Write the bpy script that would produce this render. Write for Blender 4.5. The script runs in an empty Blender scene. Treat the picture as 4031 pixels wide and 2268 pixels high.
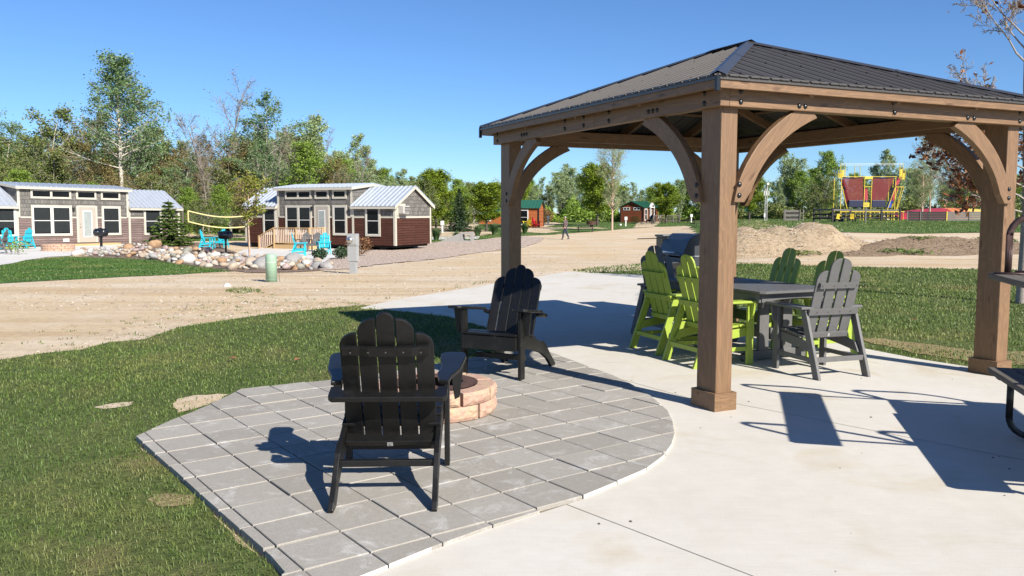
import bpy, bmesh, math, random
import numpy as np
from mathutils import Vector, Matrix, Euler
from mathutils.geometry import delaunay_2d_cdt
from math import radians as R, sin, cos, pi, sqrt

# ------------------------------------------------------------------ camera, world, sun, exposure
scene = bpy.context.scene
PX, PY, F, PITCH, CH = 4031.0, 2268.0, 3327.5, 5.1965, 1.5
cam = bpy.data.objects.new('camera', bpy.data.cameras.new('camera'))
scene.collection.objects.link(cam)
cam.location = (0, 0, CH)
cam.rotation_euler = (R(90 - PITCH), 0, 0)
cam.data.sensor_width = 36.0
cam.data.lens = F / PX * 36.0
cam.data.clip_start = 0.05
cam.data.clip_end = 3000
scene.camera = cam
SUN_TRAVEL = R(128.56)            # compass direction in which shadows fall
SUN_EL = math.atan(0.680)
world = bpy.data.worlds.new('World'); scene.world = world; world.use_nodes = True
wn = world.node_tree.nodes; wl = world.node_tree.links; wn.clear()
sky = wn.new('ShaderNodeTexSky'); sky.sky_type = 'NISHITA'; sky.sun_disc = False
sky.sun_elevation = SUN_EL
_s = Vector((-cos(SUN_TRAVEL), -sin(SUN_TRAVEL), math.tan(SUN_EL))).normalized()
sky.sun_rotation = math.atan2(_s.x, _s.y)
sky.altitude = 1200; sky.air_density = 1.0; sky.dust_density = 0.0; sky.ozone_density = 5.0
bg = wn.new('ShaderNodeBackground'); bg.inputs[1].default_value = 0.066
wo = wn.new('ShaderNodeOutputWorld')
tint = wn.new('ShaderNodeMix'); tint.data_type = 'RGBA'; tint.blend_type = 'MULTIPLY'; tint.inputs[0].default_value = 1
tint.inputs[7].default_value = (0.80, 1.0, 1.22, 1)
wl.new(sky.outputs[0], tint.inputs[6]); wl.new(tint.outputs[2], bg.inputs[0]); wl.new(bg.outputs[0], wo.inputs[0])
sun = bpy.data.objects.new('sun', bpy.data.lights.new('sun', 'SUN'))
scene.collection.objects.link(sun)
sun.data.energy = 5.0; sun.data.angle = R(0.53); sun.data.color = (1.0, 0.94, 0.84)
sun.rotation_euler = _s.to_track_quat('Z', 'Y').to_euler()
sun.location = (20, -20, 30)
scene.view_settings.view_transform = 'Standard'; scene.view_settings.look = 'None'
scene.view_settings.exposure = 0.8; scene.view_settings.gamma = 1.0
scene.view_settings.use_curve_mapping = False
scene.render.engine = 'CYCLES'
scene.cycles.max_bounces = 6; scene.cycles.transparent_max_bounces = 12

# ------------------------------------------------------------------ terrain and pixel helpers
def ss(t):
    t = min(1.0, max(0.0, t)); return t * t * (3 - 2 * t)
def gz(x, y):
    """height of the ground"""
    zl = -0.03 - 0.65 * ss((y - 14) / 30) + 0.46 * ss((y - 62) / 70) + 0.2 * ss((-x - 15) / 8) * ss((y - 30) / 12)
    zr = -0.03 + 0.50 * ss((y - 27) / 17) - 0.10 * ss((y - 70) / 60)
    w = ss((x / max(y, 1.0) - 0.17) / 0.13) if y > 1 else 0
    return zl + (zr - zl) * w
cp, sp = cos(R(PITCH)), sin(R(PITCH))
def ray(px, py):
    a = (px - PX / 2) / F; b = -(py - PY / 2) / F
    return Vector((a, cp + b * sp, -sp + b * cp))
def at(px, py, z=None):
    """world point where the sight line of a photo pixel meets the ground (or height z)"""
    d = ray(px, py)
    if z is not None:
        t = (z - CH) / d.z; return Vector((d.x * t, d.y * t, z))
    t = 0.5; prev = t
    while t < 900:
        x, y, zz = d.x * t, d.y * t, CH + d.z * t
        if zz < gz(x, y):
            lo, hi = prev, t
            for _ in range(25):
                m = (lo + hi) / 2
                if CH + d.z * m < gz(d.x * m, d.y * m): hi = m
                else: lo = m
            return Vector((d.x * hi, d.y * hi, gz(d.x * hi, d.y * hi)))
        prev = t; t *= 1.02
    return Vector((d.x * 900, d.y * 900, 0))
def on(px, D):
    """ground point at depth D in the direction of photo column px"""
    d = ray(px, 831); x = d.x / d.y * D
    return Vector((x, D, gz(x, D)))

# ------------------------------------------------------------------ materials
def nodes(name):
    m = bpy.data.materials.new(name); m.use_nodes = True
    nt = m.node_tree; b = nt.nodes['Principled BSDF']
    return m, nt, b
def N(nt, t, **kw):
    n = nt.nodes.new(t)
    for k, v in kw.items():
        if k in n.inputs: n.inputs[k].default_value = v
        else: setattr(n, k, v)
    return n
def coord(nt, kind='Object', scale=(1, 1, 1), rot=(0, 0, 0)):
    tc = N(nt, 'ShaderNodeTexCoord'); mp = N(nt, 'ShaderNodeMapping')
    mp.inputs['Scale'].default_value = scale; mp.inputs['Rotation'].default_value = rot
    nt.links.new(tc.outputs[kind], mp.inputs[0]); return mp.outputs[0]
def noise(nt, vec, scale, detail=4, rough=0.6, dist=0.0):
    n = N(nt, 'ShaderNodeTexNoise'); n.inputs['Scale'].default_value = scale
    n.inputs['Detail'].default_value = detail; n.inputs['Roughness'].default_value = rough
    n.inputs['Distortion'].default_value = dist
    nt.links.new(vec, n.inputs['Vector']); return n.outputs['Fac']
def ramp(nt, fac, stops):
    r = N(nt, 'ShaderNodeValToRGB'); e = r.color_ramp.elements
    while len(e) < len(stops): e.new(0.5)
    for el, (p, c) in zip(e, stops):
        el.position = p; el.color = (*c, 1) if len(c) == 3 else c
    nt.links.new(fac, r.inputs[0]); return r.outputs[0]
def mix(nt, fac, a, b, mode='MIX'):
    m = N(nt, 'ShaderNodeMix', data_type='RGBA', blend_type=mode)
    for s, v in ((0, fac), (6, a), (7, b)):
        if isinstance(v, (int, float)): m.inputs[s].default_value = v
        elif isinstance(v, tuple): m.inputs[s].default_value = (*v, 1)
        else: nt.links.new(v, m.inputs[s])
    return m.outputs[2]
def bump(nt, b, h, strength=0.3, dist=0.01):
    n = N(nt, 'ShaderNodeBump'); n.inputs['Strength'].default_value = strength
    n.inputs['Distance'].default_value = dist
    nt.links.new(h, n.inputs['Height']); nt.links.new(n.outputs[0], b.inputs['Normal'])
def mul(c, k): return tuple(min(1, v * k) for v in c)

def mat_simple(name, col, rough=0.5, var=0.15, ns=8, bs=0.1, bd=0.004, metal=0.0, spec=0.5, kind='Object', stretch=(1, 1, 1)):
    m, nt, b = nodes(name)
    v = coord(nt, kind, stretch)
    n = noise(nt, v, ns, 6, 0.65)
    c = ramp(nt, n, [(0.3, mul(col, 1 - var)), (0.7, mul(col, 1 + var))])
    nt.links.new(c, b.inputs['Base Color'])
    b.inputs['Roughness'].default_value = rough; b.inputs['Metallic'].default_value = metal
    b.inputs['Specular IOR Level'].default_value = spec
    if bs: bump(nt, b, noise(nt, v, ns * 6, 4), bs, bd)
    return m
def mat_wood(name, col, rough=0.6, ring=3.0, dark=0.72, knots=True, bs=0.15):
    """grain runs along the object's local x"""
    m, nt, b = nodes(name)
    info = N(nt, 'ShaderNodeObjectInfo')
    tc = N(nt, 'ShaderNodeTexCoord')
    off = N(nt, 'ShaderNodeVectorMath', operation='ADD')
    sc = N(nt, 'ShaderNodeVectorMath', operation='SCALE'); sc.inputs['Scale'].default_value = 37.0
    cmb = N(nt, 'ShaderNodeCombineXYZ')
    for i in range(3): nt.links.new(info.outputs['Random'], cmb.inputs[i])
    nt.links.new(cmb.outputs[0], sc.inputs[0])
    nt.links.new(tc.outputs['Object'], off.inputs[0]); nt.links.new(sc.outputs[0], off.inputs[1])
    mp = N(nt, 'ShaderNodeMapping'); mp.inputs['Scale'].default_value = (0.35, ring, ring)
    nt.links.new(off.outputs[0], mp.inputs[0])
    g1 = noise(nt, mp.outputs[0], 3.0, 3, 0.5, 1.2)
    w = N(nt, 'ShaderNodeMath', operation='SINE'); k = N(nt, 'ShaderNodeMath', operation='MULTIPLY')
    k.inputs[1].default_value = 60.0; nt.links.new(g1, k.inputs[0]); nt.links.new(k.outputs[0], w.inputs[0])
    mp2 = N(nt, 'ShaderNodeMapping'); mp2.inputs['Scale'].default_value = (1.5, 40, 40)
    nt.links.new(off.outputs[0], mp2.inputs[0]); g2 = noise(nt, mp2.outputs[0], 2.0, 5, 0.7)
    c = ramp(nt, w.outputs[0], [(0.0, mul(col, 0.86)), (1.0, mul(col, 1.06))])
    c2 = ramp(nt, g2, [(0.3, (dark, dark, dark)), (0.7, (1.08, 1.08, 1.08))])
    c = mix(nt, 1.0, c, c2, 'MULTIPLY')
    if knots:
        mp3 = N(nt, 'ShaderNodeMapping'); mp3.inputs['Scale'].default_value = (2.6, 9, 9)
        nt.links.new(off.outputs[0], mp3.inputs[0])
        vo = N(nt, 'ShaderNodeTexVoronoi'); vo.inputs['Scale'].default_value = 1.0
        nt.links.new(mp3.outputs[0], vo.inputs['Vector'])
        kr = ramp(nt, vo.outputs['Distance'], [(0.0, (0.35, 0.28, 0.22)), (0.09, (0.55, 0.45, 0.4)), (0.15, (1, 1, 1))])
        c = mix(nt, 0.8, c, kr, 'MULTIPLY')
    nt.links.new(c, b.inputs['Base Color']); b.inputs['Roughness'].default_value = rough
    bump(nt, b, g2, bs, 0.003)
    return m

# ------------------------------------------------------------------ mesh building
COL = scene.collection
class MB:
    def __init__(s): s.v = []; s.f = []; s.m = []; s.ms = []
    def mi(s, mat):
        if mat not in s.ms: s.ms.append(mat)
        return s.ms.index(mat)
    def add(s, vs, fs, mat=None, M=None):
        n = len(s.v); i = s.mi(mat)
        s.v += [tuple(M @ Vector(p)) if M else tuple(p) for p in vs]
        s.f += [tuple(a + n for a in f) for f in fs]; s.m += [i] * len(fs)
        return s
    def box(s, c, d, mat=None, M=None):
        x, y, z = c; a, b, e = d[0] / 2, d[1] / 2, d[2] / 2
        vs = [(x + i * a, y + j * b, z + k * e) for k in (-1, 1) for j in (-1, 1) for i in (-1, 1)]
        return s.add(vs, [(0, 2, 3, 1), (4, 5, 7, 6), (0, 1, 5, 4), (2, 6, 7, 3), (0, 4, 6, 2), (1, 3, 7, 5)], mat, M)
    def prism(s, pts, t, mat=None, M=None):
        """polygon (x, y) extruded z 0..t, placed by M"""
        n = len(pts); vs = [(p[0], p[1], 0) for p in pts] + [(p[0], p[1], t) for p in pts]
        area = sum(pts[i][0] * pts[(i + 1) % n][1] - pts[(i + 1) % n][0] * pts[i][1] for i in range(n))
        fs = [tuple(reversed(range(n))), tuple(range(n, 2 * n))] + [(i, (i + 1) % n, n + (i + 1) % n, n + i) for i in range(n)]
        if area < 0: fs = [tuple(reversed(f)) for f in fs]
        return s.add(vs, fs, mat, M)
    def strip(s, pts, w, mat=None, M=None):
        """yz-profile points [(y, z_low, z_high)] swept over x -w/2..w/2 (loop of quads)"""
        vs = []
        for y, a, b in pts: vs += [(-w / 2, y, a), (w / 2, y, a), (w / 2, y, b), (-w / 2, y, b)]
        fs = []
        for i in range(len(pts) - 1):
            o = 4 * i
            for a, b in ((0, 1), (1, 2), (2, 3), (3, 0)): fs.append((o + a, o + 4 + a, o + 4 + b, o + b))
        e = 4 * (len(pts) - 1); fs += [(0, 1, 2, 3), (e + 3, e + 2, e + 1, e)]
        return s.add(vs, fs, mat, M)
    def tube(s, pts, r, n=8, mat=None, M=None, cap=True, flat=1.0):
        pts = [Vector(p) for p in pts]; vs = []; fs = []
        rs = r if isinstance(r, (list, tuple)) else [r] * len(pts)
        up = Vector((0, 0, 1)); pn = None
        for i, p in enumerate(pts):
            d = (pts[min(i + 1, len(pts) - 1)] - pts[max(i - 1, 0)]).normalized()
            if pn is None:
                pn = d.cross(up)
                if pn.length < 1e-3: pn = d.cross(Vector((1, 0, 0)))
            pn = (pn - d * pn.dot(d)).normalized(); q = d.cross(pn)
            for k in range(n):
                a = 2 * pi * k / n + pi / n
                vs.append(tuple(p + (pn * cos(a) + q * sin(a) * flat) * rs[i]))
        for i in range(len(pts) - 1):
            for k in range(n):
                a = i * n + k; b = i * n + (k + 1) % n
                fs.append((a, b, b + n, a + n))
        if cap: fs += [tuple(reversed(range(n))), tuple(range((len(pts) - 1) * n, len(pts) * n))]
        return s.add(vs, fs, mat, M)
    def cyl(s, c, r, h, n=16, mat=None, M=None, r2=None):
        return s.lathe([(r, 0), (r if r2 is None else r2, h)], n, mat, (M or Matrix()) @ Matrix.Translation(c))
    def lathe(s, prof, n=16, mat=None, M=None):
        vs = []; fs = []
        for r, z in prof:
            for k in range(n): vs.append((r * cos(2 * pi * k / n), r * sin(2 * pi * k / n), z))
        for i in range(len(prof) - 1):
            for k in range(n):
                a = i * n + k; b = i * n + (k + 1) % n; fs.append((a, b, b + n, a + n))
        if prof[0][0] > 1e-4: fs.append(tuple(reversed(range(n))))
        if prof[-1][0] > 1e-4: fs.append(tuple(range((len(prof) - 1) * n, len(prof) * n)))
        return s.add(vs, fs, mat, M)
    def mesh(s, name, smooth=False):
        me = bpy.data.meshes.new(name); me.from_pydata(s.v, [], s.f)
        for m in s.ms: me.materials.append(m)
        me.polygons.foreach_set('material_index', s.m)
        if smooth: me.polygons.foreach_set('use_smooth', [True] * len(s.f))
        me.update(); return me
    def obj(s, name, parent=None, M=None, smooth=False, bev=0, mat=None):
        if mat: s.ms = [mat]; s.m = [0] * len(s.f)
        return mk(name, s.mesh(name, smooth), parent, M, bev, smooth)
def mk(name, me, parent=None, M=None, bev=0, smooth=False):
    o = bpy.data.objects.new(name, me); COL.objects.link(o)
    if parent: o.parent = parent
    if M is not None: o.matrix_local = M
    if bev:
        b = o.modifiers.new('bevel', 'BEVEL'); b.width = bev; b.segments = 2; b.limit_method = 'ANGLE'; b.angle_limit = R(35)
        b.harden_normals = False
    return o
def tag(o, label=None, cat=None, group=None, kind=None):
    for k, v in (('label', label), ('category', cat), ('group', group), ('kind', kind)):
        if v: o[k] = v
    return o
def thing(name, label, cat, loc=(0, 0, 0), rz=0, group=None, scale=1.0):
    o = bpy.data.objects.new(name, None); COL.objects.link(o); o.empty_display_size = 0.2
    o.location = loc; o.rotation_euler = (0, 0, rz)
    if scale != 1: o.scale = (scale,) * 3
    return tag(o, label, cat, group)
def kids(o): return [c for c in bpy.data.objects if c.parent == o]
def dup(o, label=None, loc=None, rz=None, group=None, scale=None, parent=None, cache={}):
    c = o.copy(); COL.objects.link(c)
    if parent is not None: c.parent = parent
    if label: c['label'] = label
    if group: c['group'] = group
    if loc is not None: c.location = loc
    if rz is not None: c.rotation_euler = (0, 0, rz)
    if scale is not None: c.scale = (scale,) * 3 if isinstance(scale, (int, float)) else scale
    for k in cache.setdefault(o.name, kids(o)):
        dup(k, parent=c)
    return c
def along(p0, p1, roll=None):
    """matrix whose local x runs p0 -> p1, z as near up as possible"""
    p0 = Vector(p0); p1 = Vector(p1); x = (p1 - p0).normalized()
    up = Vector((0, 0, 1)) if roll is None else Vector(roll)
    if abs(x.dot(up)) > 0.99: up = Vector((0, 1, 0))
    y = up.cross(x).normalized(); z = x.cross(y)
    return Matrix(((x.x, y.x, z.x, p0.x), (x.y, y.y, z.y, p0.y), (x.z, y.z, z.z, p0.z), (0, 0, 0, 1)))
def beam(name, p0, p1, w, h, mat, parent, bev=0.004, roll=None):
    L = (Vector(p1) - Vector(p0)).length
    return MB().box((L / 2, 0, 0), (L, w, h), mat).obj(name, parent, along(p0, p1, roll), bev=bev)
def npmesh(name, V, Fc, mat, smooth=False):
    """V (n,3) float, Fc (m,k) int with constant k"""
    me = bpy.data.meshes.new(name); V = np.asarray(V, np.float32); Fc = np.asarray(Fc, np.int32)
    me.vertices.add(len(V)); me.vertices.foreach_set('co', V.ravel())
    m, k = Fc.shape; me.loops.add(m * k); me.loops.foreach_set('vertex_index', Fc.ravel())
    me.polygons.add(m); me.polygons.foreach_set('loop_start', np.arange(0, m * k, k, dtype=np.int32))
    me.materials.append(mat); me.update(calc_edges=True)
    if smooth: me.polygons.foreach_set('use_smooth', np.ones(m, bool))
    return me
def inpoly(P, poly):
    P = np.asarray(P); q = np.asarray([(a[0], a[1]) for a in poly]); x, y = P[:, 0], P[:, 1]; r = np.zeros(len(P), bool)
    j = len(q) - 1
    for i in range(len(q)):
        xi, yi, xj, yj = *q[i], *q[j]
        c = ((yi > y) != (yj > y)) & (x < (xj - xi) * (y - yi) / (yj - yi + 1e-12) + xi); r ^= c; j = i
    return r
rng = np.random.default_rng(7); random.seed(7)
LATER = []
def later(o, base, px): LATER.append((base, px, o))
def finish_labels():
    names = 'leftmost|second from left|third from left|fourth from left|fifth from left|sixth from left|seventh from left|eighth from left|ninth from left|tenth from left'.split('|')
    by = {}
    for b, px, o in LATER: by.setdefault(b, []).append((px, o))
    for b, l in by.items():
        l.sort(key=lambda t: t[0])
        for i, (_, o) in enumerate(l): o['label'] = b if len(l) == 1 else b + ', ' + (('rightmost' if i == len(l) - 1 and i > 1 else names[min(i, 9)]))
def wob(i, amp, fr, ph):
    return amp * (sin(i * fr + ph) + 0.6 * sin(i * fr * 2.3 + ph * 3.1) + 0.4 * sin(i * fr * 5.7 + ph * 1.7)) / 2
def rough_edge(poly, seg, amp):
    out = []; d = 0; n = len(poly); ph = random.random() * 9
    for i in range(n):
        a = Vector(poly[i][:2]); b = Vector(poly[(i + 1) % n][:2]); L = (b - a).length
        k = max(1, int(L / seg(a.y) if callable(seg) else L / seg)); nrm = Vector((-(b - a).y, (b - a).x)).normalized()
        for j in range(k):
            t = j / k; p = a.lerp(b, t); s_ = d + L * t
            if amp: p = p + nrm * (wob(s_, amp, 3.1, ph) + random.uniform(-.4, .4) * amp)
            out.append((p.x, p.y))
        d += L
    return out
def sheet(name, poly, mat, dz=0.012, step=1.0, seg=None, amp=0.0, h=None, thick=0):
    """flat or draped ground sheet filling a world polygon"""
    seg = seg or step
    b = rough_edge(poly, seg, amp)
    P = np.array(b); x0, y0 = P.min(0); x1, y1 = P.max(0)
    st = step
    gx, gy = np.meshgrid(np.arange(x0, x1, st), np.arange(y0, y1, st)); g = np.c_[gx.ravel(), gy.ravel()]
    g = g + rng.uniform(-.1, .1, g.shape) * st
    if len(g): g = g[inpoly(g, b)]
    vs = [Vector(p) for p in b] + [Vector(p) for p in g]
    r = delaunay_2d_cdt(vs, [(i, (i + 1) % len(b)) for i in range(len(b))], [list(range(len(b)))], 1, 1e-5)
    hf = h or gz
    vo = [(v.x, v.y, hf(v.x, v.y) + dz) for v in r[0]]
    me = bpy.data.meshes.new(name); me.from_pydata(vo, [], [tuple(f) for f in r[2]])
    me.materials.append(mat); me.update()
    if me.polygons and me.polygons[0].normal.z < 0: me.flip_normals()
    me.polygons.foreach_set('use_smooth', [True] * len(me.polygons))
    o = mk(name, me); o['kind'] = 'structure'
    return o
def pxpoly(pts, z=None): return [tuple(at(a, b, z)[:2]) for a, b in pts]
# ------------------------------------------------------------------ shared materials
def m_concrete(name='concrete', base=(0.56, 0.53, 0.475)):
    m, nt, b = nodes(name); v = coord(nt)
    n1 = noise(nt, v, 0.45, 5, 0.6); n2 = noise(nt, v, 6, 6, 0.7); n3 = noise(nt, v, 140, 3, 0.7)
    c = ramp(nt, n1, [(0.25, mul(base, 0.93)), (0.5, base), (0.75, (base[0] * 1.06, base[1] * 1.08, base[2] * 1.14))])
    c = mix(nt, 1.0, c, ramp(nt, n2, [(0.25, (0.93, 0.925, 0.91)), (0.7, (1.03, 1.03, 1.03))]), 'MULTIPLY')
    vs = coord(nt, scale=(1.2, 26, 1), rot=(0, 0, 0.15)); n4 = noise(nt, vs, 3, 4, 0.7)
    c = mix(nt, 1.0, c, ramp(nt, n4, [(0.3, (0.965, 0.96, 0.95)), (0.6, (1.02, 1.02, 1.02))]), 'MULTIPLY')
    n5 = noise(nt, coord(nt, scale=(1, 1, 1)), 1.6, 3, 0.5, 0.8)
    c = mix(nt, 1.0, c, ramp(nt, n5, [(0.56, (1, 1, 1)), (0.74, (0.90, 0.84, 0.72))]), 'MULTIPLY')
    c = mix(nt, 1.0, c, ramp(nt, n3, [(0.35, (0.93, 0.93, 0.92)), (0.6, (1.02, 1.02, 1.02))]), 'MULTIPLY')
    nt.links.new(c, b.inputs['Base Color']); b.inputs['Roughness'].default_value = 0.85
    b.inputs['Specular IOR Level'].default_value = 0.25
    bump(nt, b, n3, 0.25, 0.002); return m
CONC = m_concrete()
JOINT = mat_simple('joint_dark', (0.16, 0.15, 0.13), 0.95, bs=0)  # plain dark tone of the control joint lines
def m_ground():
    m, nt, b = nodes('sandy_dirt'); v = coord(nt)
    n1 = noise(nt, v, 0.35, 6, 0.65); n2 = noise(nt, v, 9, 6, 0.75); n3 = noise(nt, v, 60, 4, 0.8)
    c = ramp(nt, n1, [(0.3, (0.56, 0.43, 0.27)), (0.5, (0.56, 0.455, 0.32)), (0.7, (0.61, 0.535, 0.435))])
    tr = noise(nt, coord(nt, scale=(0.035, 1.0, 1), rot=(0, 0, R(-66))), 1.3, 5, 0.6, 0.5)
    c = mix(nt, 0.8, c, ramp(nt, tr, [(0.36, (0.80, 0.73, 0.64)), (0.5, (0.98, 0.96, 0.93)), (0.66, (1.06, 1.07, 1.10))]), 'MULTIPLY')
    c = mix(nt, 1.0, c, ramp(nt, n2, [(0.3, (0.80, 0.78, 0.75)), (0.55, (1.02, 1.02, 1.02))]), 'MULTIPLY')
    c = mix(nt, 1.0, c, ramp(nt, n3, [(0.3, (0.72, 0.70, 0.68)), (0.48, (1, 1, 1)), (0.7, (1.12, 1.12, 1.14))]), 'MULTIPLY')
    vo = N(nt, 'ShaderNodeTexVoronoi'); vo.inputs['Scale'].default_value = 26; nt.links.new(v, vo.inputs['Vector'])
    pale = ramp(nt, vo.outputs['Distance'], [(0.0, (1.25, 1.26, 1.3)), (0.15, (1.15, 1.16, 1.2)), (0.2, (1, 1, 1))])
    c = mix(nt, ramp(nt, n1, [(0.52, (0, 0, 0)), (0.62, (1, 1, 1))]), c, mix(nt, 1.0, c, pale, 'MULTIPLY'))
    nt.links.new(c, b.inputs['Base Color']); b.inputs['Roughness'].default_value = 0.95
    b.inputs['Specular IOR Level'].default_value = 0.1
    h = mix(nt, 0.5, n2, n3); bump(nt, b, h, 0.7, 0.03); return m
DIRT = m_ground()
def m_turf(name, a, b_, dry, k=1.0, ds=0.9):
    m, nt, b = nodes(name); v = coord(nt)
    n1 = noise(nt, v, 0.8 * ds, 5, 0.65); n2 = noise(nt, v, 18 * k, 5, 0.8); n3 = noise(nt, v, 0.22, 4, 0.6)
    c = ramp(nt, n2, [(0.3, mul(a, 0.55)), (0.5, a), (0.72, b_)])
    c = mix(nt, ramp(nt, n1, [(0.56, (0, 0, 0)), (0.72, (0.75, 0.75, 0.75))]), c, mix(nt, n2, mul(dry, 0.6), dry))
    c = mix(nt, 1.0, c, ramp(nt, n3, [(0.35, (0.85, 0.88, 0.85)), (0.65, (1.1, 1.1, 1.05))]), 'MULTIPLY')
    nt.links.new(c, b.inputs['Base Color']); b.inputs['Roughness'].default_value = 0.9
    b.inputs['Specular IOR Level'].default_value = 0.15
    bump(nt, b, n2, 0.9, 0.04); return m
TURF = m_turf('near_turf', (0.10, 0.125, 0.04), (0.18, 0.21, 0.07), (0.33, 0.25, 0.13))
TURF2 = m_turf('mid_turf', (0.075, 0.14, 0.035), (0.115, 0.20, 0.05), (0.12, 0.14, 0.04), 0.8, 0.4)
TURF3 = m_turf('far_turf', (0.07, 0.125, 0.03), (0.12, 0.19, 0.05), (0.22, 0.2, 0.09), 0.3, 0.25)
def m_mulch(name, cols, sc=22):
    m, nt, b = nodes(name); v = coord(nt)
    vo = N(nt, 'ShaderNodeTexVoronoi'); vo.inputs['Scale'].default_value = sc; nt.links.new(v, vo.inputs['Vector'])
    sep = N(nt, 'ShaderNodeSeparateColor'); nt.links.new(vo.outputs['Color'], sep.inputs[0])
    c = ramp(nt, sep.outputs[0], [(i / (len(cols) - 1), q) for i, q in enumerate(cols)])
    c = mix(nt, 1.0, c, ramp(nt, vo.outputs['Distance'], [(0.2, (1.1, 1.1, 1.1)), (0.7, (0.68, 0.68, 0.68))]), 'MULTIPLY')
    nt.links.new(c, b.inputs['Base Color']); b.inputs['Roughness'].default_value = 0.95
    bump(nt, b, vo.outputs['Distance'], 1.0, -0.05); return m
MULCH = m_mulch('wood_mulch', [(0.12, 0.07, 0.045), (0.30, 0.20, 0.14), (0.20, 0.13, 0.09), (0.42, 0.34, 0.27)])
GRAVEL = m_mulch('pink_gravel', [(0.36, 0.24, 0.18), (0.66, 0.54, 0.43), (0.46, 0.32, 0.24), (0.75, 0.66, 0.56), (0.32, 0.19, 0.14)], 15)

# ------------------------------------------------------------------ ground
def build_ground():
    ys = [-12, -6, -2, 0]; y = 0.0; d = 0.35
    while y < 900: y += d; d = max(0.35, min(40, y * 0.035)); ys.append(y)
    rs = list(np.arange(-1.2, 1.2, 0.0125)); rs = [-9, -6, -4, -3, -2.2, -1.7, -1.4] + rs + [1.25, 1.4, 1.7, 2.2, 3, 4, 6, 9]
    V = []; nx = len(rs)
    for y in ys:
        for r in rs:
            x = r * (abs(y) + 9); V.append((x, y, gz(x, y)))
    Fc = [(j * nx + i, j * nx + i + 1, (j + 1) * nx + i + 1, (j + 1) * nx + i) for j in range(len(ys) - 1) for i in range(nx - 1)]
    o = mk('ground', npmesh('ground', V, Fc, DIRT, True)); o['kind'] = 'structure'
build_ground()

# concrete pad
padpx = [(1420, 1211), (1568, 1178), (1700, 1156), (1968, 1113), (2139, 1086), (2233, 1070), (2318, 1074), (2538, 1083), (2533, 1130), (2528, 1178), (2570, 1196),
         (2720, 1222), (2900, 1268), (3080, 1308), (3233, 1339), (3405, 1372), (3610, 1412), (3812, 1443), (3990, 1470)]
arcpx = [(2138, 1384), (2210, 1408), (2283, 1435), (2348, 1459), (2420, 1487), (2478, 1516), (2555, 1561), (2628, 1624), (2648, 1668), (2656, 1712), (2644, 1758),
         (2613, 1802), (2536, 1860), (2411, 1915), (2280, 1971), (1914, 2087), (1699, 2168), (1474, 2260)]
P0 = lambda l: [tuple(at(a, b, 0.0)[:2]) for a, b in l]
pad = P0(padpx); arc = P0(arcpx)
pad_poly = pad + [(6.0, 7.4), (9, 5.5), (9, -3), (-1.2, -3), (-0.75, 2.6), (-0.72, 3.3)] + arc[::-1] + P0([(2060, 1342), (1938, 1292), (1766, 1243), (1626, 1227), (1500, 1214)])
bm = bmesh.new()
vv = [bm.verts.new((x, y, 0)) for x, y in pad_poly]
f = bm.faces.new(vv); f.normal_update()
if f.normal.z < 0: f.normal_flip()
ex = bmesh.ops.extrude_face_region(bm, geom=[f])
for e in ex['geom']:
    if isinstance(e, bmesh.types.BMVert): e.co.z = -0.16
bmesh.ops.recalc_face_normals(bm, faces=bm.faces)
me = bpy.data.meshes.new('concrete_pad'); bm.to_mesh(me); bm.free(); me.materials.append(CONC); me.materials.append(JOINT)
o = mk('concrete_pad', me); o['kind'] = 'structure'
jt = MB()
def joint(pa, pb, w=0.006, z=0.0012):
    a = at(*pa, 0); b = at(*pb, 0); d = (b - a); n = Vector((-d.y, d.x, 0)).normalized() * w / 2
    jt.add([tuple(p + Vector((0, 0, z))) for p in (a - n, b - n, b + n, a + n)], [(0, 1, 2, 3)], JOINT)
joint((2232, 1987), (2965, 2269)); joint((2440, 1492), (2722, 1570), 0.005); joint((2900, 1590), (4031, 1812), 0.006)
joint((2965, 2269), (3500, 2500)); joint((2380, 1262), (2700, 1345), 0.005)
o = jt.obj('control_joints'); o['kind'] = 'structure'

# paver patio
def m_paver():
    m, nt, b = nodes('paver_concrete'); v = coord(nt)
    geo = N(nt, 'ShaderNodeNewGeometry')
    tone = ramp(nt, geo.outputs['Random Per Island'], [(0.0, (0.285, 0.265, 0.235)), (0.5, (0.315, 0.295, 0.262)), (1.0, (0.345, 0.325, 0.292))])
    n1 = noise(nt, v, 5.5, 7, 0.72, 0.6); n2 = noise(nt, v, 150, 3, 0.8); n3 = noise(nt, v, 30, 4, 0.7)
    c = mix(nt, ramp(nt, n1, [(0.54, (0, 0, 0)), (0.70, (0.75, 0.75, 0.75))]), tone, (0.50, 0.49, 0.475))
    c = mix(nt, 1.0, c, ramp(nt, n2, [(0.28, (0.72, 0.71, 0.70)), (0.5, (1, 1, 1)), (0.8, (1.15, 1.14, 1.12))]), 'MULTIPLY')
    c = mix(nt, 1.0, c, ramp(nt, n3, [(0.3, (0.93, 0.93, 0.92)), (0.7, (1.05, 1.05, 1.05))]), 'MULTIPLY')
    nt.links.new(c, b.inputs['Base Color']); b.inputs['Roughness'].default_value = 0.9; b.inputs['Specular IOR Level'].default_value = 0.2
    bump(nt, b, n2, 0.5, 0.003); return m
PAVER = m_paver()
CUT = mat_simple('sunlit_cut_edge', (0.52, 0.50, 0.46), 0.95, 0.25, 60, 0.5, 0.004)
SAND = mat_simple('joint_sand', (0.20, 0.17, 0.125), 0.95, 0.35, 90, 0.6, 0.004)
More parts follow.
